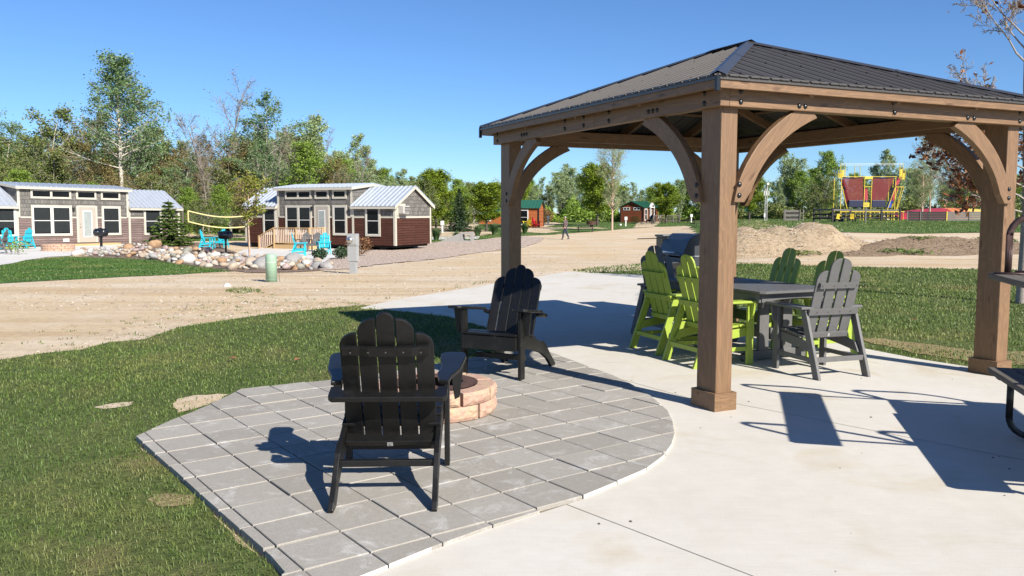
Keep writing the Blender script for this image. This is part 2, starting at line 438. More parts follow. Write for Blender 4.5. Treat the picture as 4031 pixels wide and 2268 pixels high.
def clip(poly, a, b, c):
    """keep a*x+b*y<=c"""
    out = []; n = len(poly)
    for i in range(n):
        p, q = poly[i], poly[(i + 1) % n]; fp = a * p[0] + b * p[1] - c; fq = a * q[0] + b * q[1] - c
        if fp <= 0: out.append(p)
        if (fp < 0 < fq) or (fq < 0 < fp):
            t = fp / (fp - fq); out.append((p[0] + (q[0] - p[0]) * t, p[1] + (q[1] - p[1]) * t))
    return out
patio_poly = P0([(536, 1727), (680, 1661), (820, 1603), (950, 1537), (1100, 1521), (1280, 1504), (1500, 1476), (1705, 1441), (1905, 1405), (2064, 1378), (2136, 1383)]) + arc[1:] + \
    [(-0.93, 3.0), (-1.12, 2.75)] + P0([(1123, 2268), (1069, 2203), (961, 2107), (811, 1975), (707, 1879)])
ang, gs = R(36.32), 0.3077; gx0, gy0 = -0.2377, 4.6153
u1 = Vector((cos(ang), sin(ang))); u2 = Vector((sin(ang), -cos(ang)))
pv = MB(); sd_ = MB()
for i in range(-22, 22):
    for j in range(-22, 22):
        c0 = Vector((gx0, gy0)) + u1 * gs * i + u2 * gs * j
        if (c0 - Vector((-0.9, 5.2))).length > 5.2: continue
        g = 0.003 + random.uniform(0, 0.002); g2_ = 0.005 + random.uniform(0, 0.003)
        poly = patio_poly[:]
        for n_, lo, hi, gg in ((u1, 0, gs, g), (u2, 0, gs, g2_)):
            s0 = c0.dot(n_)
            poly = clip(poly, n_.x, n_.y, s0 + hi - gg) if poly else poly
            poly = clip(poly, -n_.x, -n_.y, -(s0 + lo + gg)) if poly else poly
        if len(poly) < 3: continue
        ar = abs(sum(poly[k][0] * poly[(k + 1) % len(poly)][1] - poly[(k + 1) % len(poly)][0] * poly[k][1] for k in range(len(poly)))) / 2
        if ar < 0.004: continue
        dz = random.uniform(-0.003, 0.003); tx, ty = random.uniform(-.006, .006), random.uniform(-.006, .006)
        n = len(poly); cc = (sum(p[0] for p in poly) / n, sum(p[1] for p in poly) / n)
        def zz(p): return 0.016 + dz + (p[0] - cc[0]) * tx + (p[1] - cc[1]) * ty
        inn = [(cc[0] + (p[0] - cc[0]) * 0.985, cc[1] + (p[1] - cc[1]) * 0.985) for p in poly]
        vs = [(p[0], p[1], zz(p)) for p in inn] + [(p[0], p[1], zz(p) - 0.004) for p in poly] + [(p[0], p[1], -0.06) for p in poly]
        a2 = sum(poly[k][0] * poly[(k + 1) % n][1] - poly[(k + 1) % n][0] * poly[k][1] for k in range(n))
        fs = [tuple(range(n))] + [(n + k, n + (k + 1) % n, (k + 1) % n, k) for k in range(n)] + [(2 * n + k, 2 * n + (k + 1) % n, n + (k + 1) % n, n + k) for k in range(n)]
        if a2 < 0: fs = [tuple(reversed(f_)) for f_ in fs]
        k0 = len(pv.f); pv.add(vs, fs, PAVER)
        ci = pv.mi(CUT)
        for k in range(n):   # cut rim faces along the curve, their sunlit white put into the colour
            p, q = poly[k], poly[(k + 1) % n]; d = Vector((q[0] - p[0], q[1] - p[1])).normalized()
            if abs(d.dot(u1)) < 0.985 and abs(d.dot(u2)) < 0.985 and (p[0] + p[1] * 0.35 > 0.4): pv.m[k0 + 1 + n + k] = ci; pv.m[k0 + 1 + k] = ci
o = pv.obj('paver_patio'); o['kind'] = 'structure'
def flatz(z): return lambda x, y: z
o = sheet('patio_sand_bed', patio_poly, SAND, 0, 0.5, 0.3, 0.0, flatz(-0.006))

# lawns and other cover
near_lawn = pxpoly([(-60, 1432), (0, 1420), (160, 1395), (330, 1378), (430, 1352), (560, 1340), (700, 1292), (900, 1262), (1050, 1240), (1250, 1220), (1440, 1203)], -0.03) + \
    P0([(1500, 1212), (1626, 1224), (1766, 1240), (1938, 1289), (2060, 1339), (2145, 1379), (2064, 1386), (1905, 1413), (1705, 1449), (1500, 1484), (1280, 1512), (950, 1545),
        (820, 1611), (680, 1669), (545, 1731), (707, 1887), (811, 1983), (961, 2115), (1069, 2211), (1123, 2276)]) + [(-1.10, 2.7), (-0.8, 1.0), (-3, 0.2), (-9, 1), (-14, 6)]
o = sheet('near_lawn', near_lawn, TURF, 0.012, 0.5, 0.12, 0.03)
right_lawn = pxpoly([(2250, 1066), (2330, 1056), (2450, 1046), (2560, 1037), (2750, 1030), (2950, 1038), (3150, 1046), (3300, 1050), (3600, 1057), (3860, 1062), (4031, 1066)], -0.03) + \
    [(17, 21.5), (17, 5), (6.6, 6.9)] + [(p[0] + 0.0, p[1] - 0.05) for p in pad[::-1][:11]] + P0([(2533, 1130), (2540, 1084), (2318, 1075)])
o = sheet('right_lawn', right_lawn, TURF, 0.01, 0.6, 0.2, 0.03)
across_lawn = pxpoly([(-120, 1125), (0, 1117), (290, 1101), (500, 1090), (700, 1081), (910, 1069), (860, 1060), (700, 1040), (600, 1022), (480, 1017), (380, 1014), (270, 1011), (190, 1016), (100, 1026), (40, 1040), (0, 1046), (-120, 1052)])
o = sheet('across_lawn', across_lawn, TURF2, 0.010, 1.0, 0.5, 0.12)
far_lawn = pxpoly([(-260, 925), (600, 945), (760, 950), (980, 948), (1560, 960), (1690, 957), (1850, 948), (1960, 935), (2060, 929), (2180, 924), (2363, 910), (2485, 900), (2580, 893), (2700, 889)]) + \
    [tuple(on(x, D)[:2]) for x, D in ((2720, 95), (2745, 70), (2820, 52), (2900, 45), (3060, 43), (3300, 42), (3600, 41), (3900, 41.5), (4100, 42), (5200, 45), (6500, 340), (-3000, 340), (-1500, 60))]
o = sheet('far_lawn', far_lawn, TURF3, 0.02, 3.0, 1.5, 0.35)
for nm, pp in (('gravel_drive', [(1690, 880), (1800, 874), (1960, 868), (2055, 866), (2035, 874), (1890, 882), (1870, 900), (1960, 922), (1900, 930), (1800, 934), (1700, 934)]),
               ('gravel_drive', [(2050, 884), (2180, 876), (2215, 882), (2150, 893), (2180, 898), (2340, 896), (2400, 902), (2200, 903), (2150, 907), (2210, 914), (2150, 920), (2050, 914)]),
               ('gravel_drive', [(2510, 878), (2540, 872), (2592, 872), (2596, 880), (2570, 895), (2495, 899)]),
               ('gravel_drive', [(690, 922), (960, 925), (968, 940), (700, 937)])):
    o = sheet(nm, pxpoly(pp), DIRT, 0.05, 3.0, 1.5, 0.3)
mulch = pxpoly([(430, 1000), (495, 962), (640, 955), (860, 950), (880, 975), (1000, 1010), (1180, 1018), (1240, 1045), (1400, 1052), (1500, 1045), (1480, 1010), (1370, 1000), (1372, 983), (1560, 980), (1700, 960),
                (1760, 955), (1960, 936), (2060, 930), (2120, 935), (2140, 950), (2060, 975), (1850, 1000), (1660, 1025), (1500, 1040), (1380, 1062), (1290, 1068), (1150, 1073), (1000, 1075), (870, 1066), (700, 1044), (600, 1026), (480, 1020), (380, 1016), (300, 1013)])
o = sheet('mulch_bed', pxpoly([(430, 1000), (495, 962), (600, 955), (880, 957), (880, 975), (1000, 1014), (1180, 1018), (1240, 1045), (1262, 1052), (1262, 1066), (1150, 1073), (1000, 1075), (870, 1066), (700, 1044), (600, 1026), (480, 1020), (300, 1013)]), MULCH, 0.014, 0.8, 0.4, 0.08)
o = sheet('gravel_bed', pxpoly([(1240, 1040), (1370, 1000), (1385, 975), (1560, 975), (1700, 955), (1830, 950), (1960, 938), (2060, 930), (2140, 937), (2130, 952), (2060, 975), (1850, 1000), (1660, 1027), (1500, 1042), (1380, 1060), (1262, 1066)]), GRAVEL, 0.024, 0.8, 0.4, 0.12,
          h=lambda x, y: gz(x, y) + 0.012 * sin(x * 2.1) * sin(y * 1.7))
WALK = m_concrete('walkway_concrete', (0.60, 0.58, 0.55))
o = sheet('walkway', pxpoly([(-200, 1060), (0, 1046), (40, 1040), (100, 1026), (190, 1013), (270, 1009), (430, 999), (500, 958), (330, 950), (240, 953), (0, 962), (-300, 965)]), WALK, 0.02, 1.0, 0.6, 0.0)
o = sheet('terrace', pxpoly([(835, 1038), (900, 1010), (960, 985), (1150, 972), (1400, 978), (1385, 1000), (1300, 1022), (1255, 1044), (1190, 1052), (1100, 1046), (1140, 1020), (1060, 1010), (940, 1012), (880, 1032)]), WALK, 0.034, 1.0, 0.6, 0.0)
o = sheet('far_slab', pxpoly([(1700, 928), (1790, 925), (1890, 932), (1880, 942), (1700, 945)]), WALK, 0.034, 1.0, 0.6, 0.0)

# dirt mounds
def mound(name, poly, peaks, mat, lumps=0.06, step=0.35, lab=''):
    def h(x, y):
        z = 0
        for cx, cy, hh, sx, sy in peaks: z = max(z, hh * math.exp(-((x - cx) / sx) ** 2 - ((y - cy) / sy) ** 2))
        z = max(-0.05, z * 1.08 - 0.09)
        de = min(((Vector((x, y)) - Vector(a)).dot((Vector(b) - Vector(a)).normalized().orthogonal()).__abs__() if 0 <= (Vector((x, y)) - Vector(a)).dot(Vector(b) - Vector(a)) <= (Vector(b) - Vector(a)).length_squared else (Vector((x, y)) - Vector(a)).length) for a, b in zip(poly, poly[1:] + poly[:1]))
        z = -0.06 + (z + 0.06) * ss(de / 1.5); k = min(1, max(0, z * 5))
        return gz(x, y) + z + lumps * k * (sin(x * 5.1 + y * 2) * sin(y * 4.3 - x) + 0.5 * sin(x * 13 + 1) * sin(y * 11) + random.uniform(-.4, .4))
    return sheet(name, poly, mat, 0.015, step, 0.6, 0.2, h)
def m_pile(name, a, b_, d):
    m, nt, b = nodes(name); v = coord(nt); n1 = noise(nt, v, 2.2, 6, 0.75); n2 = noise(nt, v, 7, 8, 0.85)
    c = ramp(nt, n1, [(0.35, a), (0.6, b_)]); c = mix(nt, 1.0, c, ramp(nt, n2, [(0.36, (0.40, 0.34, 0.29)), (0.50, (1, 1, 1)), (0.7, (1.2, 1.2, 1.2))]), 'MULTIPLY')
    c = mix(nt, ramp(nt, noise(nt, v, 1.1, 4, 0.7), [(0.60, (0, 0, 0)), (0.7, (1, 1, 1))]), c, mul(d, 1))
    nt.links.new(c, b.inputs['Base Color']); b.inputs['Roughness'].default_value = 0.97; b.inputs['Specular IOR Level'].default_value = 0.1
    bump(nt, b, n2, 1.0, 0.16); return m
PILE = m_pile('sand_pile', (0.54, 0.40, 0.26), (0.66, 0.52, 0.35), (0.45, 0.32, 0.21))
PILE2 = m_pile('topsoil', (0.32, 0.23, 0.15), (0.46, 0.34, 0.23), (0.38, 0.27, 0.18))
def q(px, D): v = on(px, D); return v.x, v.y
a_, b_, c_, d_ = q(3215, 33), q(2915, 31), q(3080, 32.5), q(3330, 35)
mp1 = [tuple(on(x, D)[:2]) for x, D in ((2700, 27.5), (2900, 27.3), (3150, 27.6), (3300, 28.5), (3430, 31), (3520, 36), (3400, 41), (3100, 42), (2900, 41), (2760, 38), (2640, 33))]
o = mound('sand_mound', mp1, [(a_[0], a_[1], 0.93, 1.5, 3.0), (b_[0], b_[1], .92, 1.6, 3.0), (c_[0], c_[1], 0.80, 2.0, 3.2), (d_[0], d_[1], 0.30, 1.1, 2.6)], PILE, 0.06, 0.3)
e_, f_, g_ = q(3500, 33), q(3700, 33.5), q(3330, 30)
mp2 = [tuple(on(x, D)[:2]) for x, D in ((3080, 27.2), (3300, 26.4), (3600, 26.3), (3900, 26.2), (4300, 27), (4400, 36), (3900, 38), (3550, 38), (3400, 35), (3250, 31))]
o = mound('soil_mound', mp2, [(e_[0], e_[1], 0.33, 2.2, 3.5), (f_[0], f_[1], 0.36, 3.5, 3.2), (g_[0], g_[1], 0.15, 2, 2)], PILE2, 0.05, 0.35)

THATCH = m_turf('dry_thatch', (0.30, 0.235, 0.12), (0.40, 0.33, 0.19), (0.45, 0.36, 0.22))
sheet('dry_turf', pxpoly([(3380, 1338), (3480, 1338), (3600, 1352), (3720, 1368), (3850, 1388), (4031, 1392), (4200, 1400), (4200, 1440), (4000, 1440), (3850, 1434), (3720, 1412), (3600, 1395), (3480, 1370)]), THATCH, 0.016, 0.2, 0.08, 0.07)
sheet('dry_turf', pxpoly([(585, 1978), (640, 1955), (750, 1960), (760, 1990), (650, 2004)]), THATCH, 0.016, 0.12, 0.04, 0.04)
bare = [pxpoly([(690, 1600), (700, 1578), (760, 1562), (860, 1556), (905, 1560), (850, 1590), (790, 1612), (740, 1622), (700, 1632)]), pxpoly([(375, 1612), (420, 1600), (512, 1590), (505, 1604), (450, 1614), (400, 1620)])]
for p_ in bare: sheet('bare_soil', p_, DIRT, 0.016, 0.12, 0.04, 0.035)
# ------------------------------------------------------------------ gazebo
CEDAR = mat_wood('stained_cedar', (0.215, 0.123, 0.062), 0.55, 3.0)
ROOFM = mat_simple('charcoal_steel_roof', (0.074, 0.067, 0.061), 0.5, 0.08, 3, 0.05, 0.002, 0.3)
CAPM = mat_simple('smooth_steel_cap', (0.08, 0.08, 0.085), 0.34, 0.05, 3, 0.02, 0.002, 0.5)
BOLTM = mat_simple('black_bolt', (0.012, 0.012, 0.013), 0.3, 0.1, 30, 0)
GA, GP = Vector((1.5285, 6.2529, 0)), 115.2793
gaz = thing('gazebo', 'large cedar gazebo with dark ribbed metal hip roof over the dining table', 'gazebo', GA, R(GP - 90))
LU, LV, PU, PV, TT, HT, OV, ZB, HB = 3.8822, 3.3457, 0.2313, 0.151, 0.0272, 0.1358, 0.0641, 2.2554, 0.1484
EU, EV, ZE, RR, ZA = 0.169, 0.179, 2.454, 0.504, 3.14
BOLT = MB().lathe([(0.0, 0.012), (0.012, 0.011), (0.019, 0.004), (0.02, 0)][::-1], 12, BOLTM).mesh('bolt', True)
def bolt(p, nrm, par=None):
    z = Vector(nrm).normalized(); M = z.to_track_quat('Z', 'Y').to_matrix().to_4x4(); M.translation = Vector(p)
    mk('bolt', BOLT, par or gaz, M)
for cx, cy, sx, sy in ((0, 0, 1, 1), (0, LU, 1, -1), (LV, 0, -1, 1), (LV - .09, LU, -1, -1)):   # local x along V, y along U
    x0, y0 = cx + sx * PV / 2, cy + sy * PU / 2
    M = Matrix(((0, 0, 1, x0), (0, 1, 0, y0), (-1, 0, 0, 0), (0, 0, 0, 1)))   # local x -> down
    M = Matrix.Translation((x0, y0, 0)) @ Matrix.Rotation(R(-90), 4, 'Y')
    z1 = ZB + HB - 0.01
    post = MB().box((z1 / 2, 0, 0), (z1, PU, PV), CEDAR).obj('post', gaz, M, bev=0.008)
    # base trim: four boards round the foot
    bt = thing('base_trim', None, None); bt.parent = post; bt.matrix_local = M.inverted() @ Matrix.Translation((x0, y0, 0))
    bpy.data.objects.remove(bt)
    t = MB(); w = PV / 2 + TT; l = PU / 2 + TT
    for s in (-1, 1):
        t.box((0, s * (l - TT / 2), HT / 2), (2 * w, TT, HT), CEDAR)
        t.box((s * (w - TT / 2), 0, HT / 2), (TT, 2 * (l - TT) - 0.002, HT), CEDAR)
    for s in (-1, 1):
        for a in (-.045, .045):
            for zz in (0.035, 0.1):
                t.cyl((0, 0, 0), 0.0035, 0.0015, 6, BOLTM, Matrix.Translation((a, s * l, zz)) @ Matrix.Rotation(R(-90 * s), 4, 'X'))
                t.cyl((0, 0, 0), 0.0035, 0.0015, 6, BOLTM, Matrix.Translation((s * w, a * 1.6, zz)) @ Matrix.Rotation(R(90 * s), 4, 'Y'))
    t.obj('base_trim', post, M.inverted() @ Matrix.Translation((x0, y0, 0)), bev=0.003)
zc = ZB + HB / 2; BT = OV + 0.02   # outer beams
def gb(nm, a, b, w=BT, h=HB): return beam(nm, a, b, w, h, CEDAR, gaz, 0.005)
lo = -OV + BT / 2; hx = LV + OV - BT / 2; hy = LU + OV - BT / 2
mx, my = LV / 2, LU / 2
gb('beam', (lo, -OV, zc), (lo, my - 0.25, zc)); gb('beam', (lo, my - 0.248, zc), (lo, LU + OV, zc))
gb('beam', (lo + BT / 2 + 0.001, lo, zc), (mx, lo, zc)); gb('beam', (mx + 0.002, lo, zc), (hx - BT / 2 - 0.001, lo, zc))
gb('beam', (hx, -OV, zc), (hx, LU + OV, zc)); gb('beam', (lo + BT / 2 + 0.001, hy, zc), (hx - BT / 2 - 0.001, hy, zc))
for x in (PV + 0.025, LV - PV - 0.025): gb('inner_beam', (x, PU, zc + 0.02), (x, LU - PU, zc + 0.02), 0.045, 0.12)
for y in (PU + 0.025, LU - PU - 0.025): gb('inner_beam', (PV + 0.06, y, zc + 0.02), (LV - PV - 0.06, y, zc + 0.02), 0.045, 0.118)
# bolts on the two faces towards the camera
for d, zz in ((0.12, .11), (0.12, .035), (0.68, .035), (0.74, .035), (mx - 0.0, .11), (mx + 0.02, .035), (LV - .78, .035), (LV - .7, .035), (LV - .1, .11), (LV - .1, .035)):
    bolt((d, -OV, ZB + zz), (0, -1, 0))
for d, zz in ((0.12, .11), (0.12, .035), (0.72, .05), (.78, .05), (.84, .05), (1.45, .11), (1.45, .035), (my - .05, .11), (my - .05, .035), (2.25, .11), (2.25, .035), (LU - .8, .05), (LU - .74, .05), (LU - .68, .05), (LU - .05, .11), (LU - .05, .035)):
    bolt((-OV, d, ZB + zz), (-1, 0, 0))
# curved braces
def brace(o, dirv, nrm):
    """o: foot corner on the post face at z=0; dirv: into the bay; nrm: outward face normal"""
    o, dx, n = Vector(o), Vector(dirv), Vector(nrm)
    k = 12; outl = []
    r_out, r_in = 0.90, 0.72
    zt = ZB + 0.012 ; zlow = ZB - 0.66
    # quarter-arc between the post (x=-0.03) and beam (z top)
    up, lw = [], []
    for i in range(k + 1):
        t = i / k
        # centre line: bezier from (0.03, zlow) to (0.70, zt)
        p0, p1, p2 = Vector((0.025, zlow)), Vector((0.16, ZB - 0.20)), Vector((0.72, zt + 0.01))
        c = p0 * (1 - t) ** 2 + p1 * 2 * t * (1 - t) + p2 * t * t
        d = ((p1 - p0) * (1 - t) + (p2 - p1) * t).normalized(); nn = Vector((-d.y, d.x))
        up.append(c + nn * 0.068); lw.append(c - nn * 0.068)
    pts = [(max(-0.045, p.x), min(p.y, zt)) for p in up] + [(max(-0.045, p.x), min(p.y, zt)) for p in lw[::-1]]
    pts = [(-0.045, zlow - 0.03)] + pts[1:-1] + [(0.05, zlow - 0.03)]
    M = Matrix(((dx.x, 0, -n.x, o.x), (dx.y, 0, -n.y, o.y), (0, 1, 0, 0), (0, 0, 0, 1)))
    # grain along local x: rotate the piece so that the diagonal lies on x
    a = R(52); Ra = Matrix.Rotation(-a, 4, 'Z')
    q_ = [(Ra @ Vector((p[0], p[1] - zlow, 0))) for p in pts]
    Mi = M @ Matrix.Translation((0, zlow, 0)) @ Matrix.Rotation(a, 4, 'Z')
    b = MB().prism([(v.x, v.y) for v in q_], 0.062, CEDAR).obj('brace', gaz, Mi, bev=0.004)
    for (bx, bz) in ((0.0, zlow + 0.02), (0.0, zlow + 0.10)):
        p = o + dx * bx + Vector((0, 0, bz)) + n * 0.0; bolt(p, n)
fo = 0.035
brace((PV, -fo, 0), (1, 0, 0), (0, -1, 0)); brace((LV - PV, -fo, 0), (-1, 0, 0), (0, -1, 0))
brace((-fo, PU, 0), (0, 1, 0), (-1, 0, 0)); brace((-fo, LU - PU, 0), (0, -1, 0), (-1, 0, 0))
brace((PV, LU + fo, 0), (1, 0, 0), (0, 1, 0)); brace((LV - PV, LU + fo, 0), (-1, 0, 0), (0, 1, 0))
brace((LV + fo, PU, 0), (0, 1, 0), (1, 0, 0)); brace((LV + fo, LU - PU, 0), (0, -1, 0), (1, 0, 0))
# roof: four ribbed slopes. local x = V, y = U, ridge along y
e00, e10, e01, e11 = (-EV, -EU), (LV + EV, -EU), (-EV, LU + EU), (LV + EV, LU + EU)
r0, r1 = (mx, my - RR / 2), (mx, my + RR / 2)
def slope(a, b, ta, tb, inward):
    """eave a->b, ridge points ta (above a side) and tb"""
    a, b, ta, tb = Vector((*a, ZE)), Vector((*b, ZE)), Vector((*ta, ZA)), Vector((*tb, ZA))
    L = (b - a).length; d = (b - a).normalized(); inw = Vector((*inward, 0)); n = (ta - a).cross(d); n = n.normalized() if n.z < 0 else n.normalized()
    nrm = d.cross((ta - a)).normalized(); nrm = nrm if nrm.z > 0 else -nrm
    sa, sb = (ta - a).dot(d), L - (tb - b).dot(-d); run = (ta - a).dot(inw); up = (inw * run + Vector((0, 0, ZA - ZE)))
    def top(s):
        return min(1, s / sa if s < sa else 1, (L - s) / (L - sb) if s > sb else 1)
    S = []; x = 0.0
    while x < L:
        S += [(x, 0), (x + 0.006, .009), (x + 0.014, .009), (x + 0.02, 0), (x + .1, 0), (x + .103, .004), (x + .107, .004), (x + .11, 0)]; x += 0.19
    S = [s for s in S if s[0] < L] + [(L, 0)]
    vs = []; fs = []
    for s, h in S:
        t = top(s); vs.append(a + d * s + nrm * h + up * -0.012); vs.append(a + d * s + nrm * h + up * t)
    for i in range(len(S) - 1): fs.append((2 * i, 2 * i + 2, 2 * i + 3, 2 * i + 1))
    if d.cross(up).z < 0: fs = [tuple(reversed(f)) for f in fs]
    pm = MB().add(vs, fs, ROOFM); x = 0.021
    while x < L:
        for t in (0.04, 0.36, 0.68, .93):
            if t < top(x) - 0.03: pm.lathe([(0.008, 0), (0.006, 0.005), (0, 0.007)], 6, BOLTM, Matrix.Translation(a + d * x + up * t + nrm * 0.009))
        x += 0.38
    pm.obj('roof_panel', gaz)
slope(e00, e01, r0, r1, (1, 0)); slope(e11, e10, r1, r0, (-1, 0)); slope(e10, e00, r0, r0, (0, 1)); slope(e01, e11, r1, r1, (0, -1))
for e_, r_ in ((e00, r0), (e10, r0), (e01, r1), (e11, r1)):
    a, b = Vector((*e_, ZE + 0.008)), Vector((*r_, ZA + 0.012)); L = (b - a).length
    c = MB()
    c.add([(0, -0.062, -.012), (L, -0.062, -.012), (L, 0, 0.018), (0, 0, 0.018), (0, 0.062, -.012), (L, 0.062, -.012)], [(0, 1, 2, 3), (3, 2, 5, 4)], CAPM)
    c.add([(L * .48, -0.068, -.009), (L * .49, -0.068, -.009), (L * .49, 0, 0.021), (L * .48, 0, 0.021), (L * .48, 0.068, -.009), (L * .49, 0.068, -.009)], [(0, 1, 2, 3), (3, 2, 5, 4)], CAPM)
    c.obj('hip_cap', gaz, along(a, b))
a, b = Vector((*r0, ZA + .012)), Vector((*r1, ZA + .012)); L = (b - a).length
MB().add([(-.05, -0.09, -0.01), (L + .05, -0.09, -0.01), (L + .05, 0, 0.022), (-.05, 0, 0.022), (-.05, 0.09, -0.01), (L + .05, 0.09, -0.01)], [(0, 1, 2, 3), (3, 2, 5, 4)], CAPM).obj('ridge_cap', gaz, along(a, b))
# eave trim: dark drip edge over a cedar fascia board
for a, b, o_ in ((e00, e01, (-1, 0)), (e00, e10, (0, -1)), (e10, e11, (1, 0)), (e01, e11, (0, 1))):
    a3, b3 = Vector((*a, ZE - 0.012)), Vector((*b, ZE - 0.012)); off = Vector((*o_, 0))
    beam('drip_edge', a3 + off * 0.006, b3 + off * 0.006, 0.008, 0.040, CAPM if o_ != (0, -1) else ROOFM, gaz, 0.002)
    d = (b3 - a3).normalized()
    beam('fascia', a3 - off * 0.02 + d * 0.03 - Vector((0, 0, 0.035)), b3 - off * 0.02 - d * 0.03 - Vector((0, 0, 0.035)), 0.036, 0.085, CEDAR, gaz, 0.003)
for e_ in (e00, e10, e01, e11):
    MB().box((0, 0, 0), (0.03, 0.03, 0.11), BOLTM).obj('corner_bracket', gaz, Matrix.Translation((e_[0], e_[1], ZE - 0.06)), bev=0.003)
# rafters
def rafter(a, b): gb('rafter', a, b, 0.04, 0.085)
zo = 0.075
for e_, r_ in ((e00, r0), (e10, r0), (e01, r1), (e11, r1)):
    a, b = Vector((*e_, ZE - zo)), Vector((*r_, ZA - zo)); rafter(a.lerp(b, .03), b)
rafter((r0[0], r0[1], ZA - zo - .01), (r1[0], r1[1], ZA - zo - .01))
for k in (0.25, 0.5, 0.75):
    for side in (0, 1):
        # slopes facing +-x
        y = -EU + k * (LU + 2 * EU); t = min(1, k / ((r0[1] + EU) / (LU + 2 * EU)), (1 - k) / (1 - (r1[1] + EU) / (LU + 2 * EU)))
        xe = -EV if side == 0 else LV + EV; xr = xe + (mx - xe) * t
        rafter((xe + (mx - xe) * .02, y, ZE - zo + .012), (xr, y, ZE + (ZA - ZE) * t - zo - .004))
        x = -EV + k * (LV + 2 * EV); t = min(1, k * 2, (1 - k) * 2)
        ye, yr_ = (-EU, r0[1]) if side == 0 else (LU + EU, r1[1])
        rafter((x, ye + (yr_ - ye) * .02, ZE - zo + .012), (x, ye + (yr_ - ye) * t, ZE + (ZA - ZE) * t - zo - .004))
for z_, k in ((0.33, 0.33), (0.66, 0.66)):   # purlin rings
    x0, x1 = -EV + (mx + EV) * k, LV + EV - (mx + EV) * k; y0, y1 = -EU + (r0[1] + EU) * k, LU + EU - (r0[1] + EU) * k; z = ZE + (ZA - ZE) * k - 0.028
    for p, q_ in (((x0, y0), (x1, y0)), ((x0, y1), (x1, y1)), ((x0, y0 + .03), (x0, y1 - .03)), ((x1, y0 + .03), (x1, y1 - .03))): gb('purlin', (*p, z), (*q_, z), 0.05, 0.022)

# ------------------------------------------------------------------ chairs
def m_poly(name, col, rough=0.42, grime=0.25):
    m, nt, b = nodes(name); v = coord(nt); n1 = noise(nt, v, 3.5, 6, 0.7); n2 = noise(nt, v, 160, 3, 0.7); n3 = noise(nt, v, 25, 5, .7)
    c = ramp(nt, n3, [(0.3, mul(col, 1 - grime)), (0.7, mul(col, 1 + grime * .6))])
    c = mix(nt, ramp(nt, n1, [(0.6, (0, 0, 0)), (0.78, (0.35, 0.35, 0.35))]), c, tuple(q * .8 + .04 for q in col))
    nt.links.new(c, b.inputs['Base Color'])
    nt.links.new(ramp(nt, n1, [(0.3, (rough - .06,) * 3), (0.7, (rough + .14,) * 3)]), b.inputs['Roughness'])
    b.inputs['Specular IOR Level'].default_value = 0.4
    bump(nt, b, n2, 0.22, 0.0015); return m
BLACK = m_poly('black_lumber', (0.0075, 0.0072, 0.007), 0.36, 0.35)
GREY = m_poly('slate_lumber', (0.115, 0.113, 0.112), 0.5, 0.12)
LIME = m_poly('lime_lumber', (0.29, 0.38, 0.05), 0.45, 0.08)
TEAL = m_poly('teal_lumber', (0.02, 0.42, 0.52), 0.45, 0.08)
YELL = m_poly('yellow_lumber', (0.75, 0.55, 0.02), 0.45, 0.05)
REDL = m_poly('red_lumber', (0.6, 0.02, 0.02), 0.45, 0.05)
TAGM = mat_simple('maker_plate', (0.45, 0.45, 0.44), 0.35, 0.1, 50, 0, metal=0.4)
DARKP = mat_simple('dark_print', (0.02, 0.02, 0.02), 0.6, 0, 5, 0)
def slat_outline(w, zb, zt, kind, r=0.085, k=8):
    """2-D outline (x, along-slat). kind: 'c' centre round top, 'l'/'r' outer corner round on that side"""
    pts = [(-w / 2, zb), (w / 2, zb)]
    if kind == 'c':
        for i in range(2 * k + 1):
            a = pi * i / (2 * k); pts.append((w / 2 * cos(a), zt - r * .55 + r * .55 * sin(a)))
    else:
        arc_ = [(w / 2 - w * (1 - cos(pi / 2 * i / k)), zt - r + r * sin(pi / 2 * i / k)) for i in range(k + 1)]
        if kind == 'r': pts += arc_
        else:
            pts += [(-x, z) for x, z in arc_[::-1]]
            pts = [pts[0], pts[1]] + pts[2:]
    return pts
def back(root, mt, slats, lean, y0, z0, th=0.02, concave=0.0):
    """slats: (x, w, zb, zt, kind) heights measured along the recline from z0; returns backrest object"""
    m = MB(); Mx = Matrix.Translation((0, y0, z0)) @ Matrix.Rotation(lean, 4, 'X')
    half = max(abs(s[0]) for s in slats) or 1
    for x, w, zb, zt, kd in slats:
        fwd = concave * (x / half) ** 2; yaw = math.atan2(2 * concave * x, half * half)
        M = Mx @ Matrix.Translation((x, fwd, 0)) @ Matrix.Rotation(yaw, 4, 'Z') @ Matrix.Rotation(R(90), 4, 'X') @ Matrix.Translation((0, 0, -th / 2))
        m.prism(slat_outline(w, zb, zt, kd), th, mt, M)
    return m.obj('backrest', root, bev=0.004), Mx
DARKS = mat_simple('screw_head', (0.10, 0.10, 0.10), 0.3, 0.1, 30, 0, metal=.6)
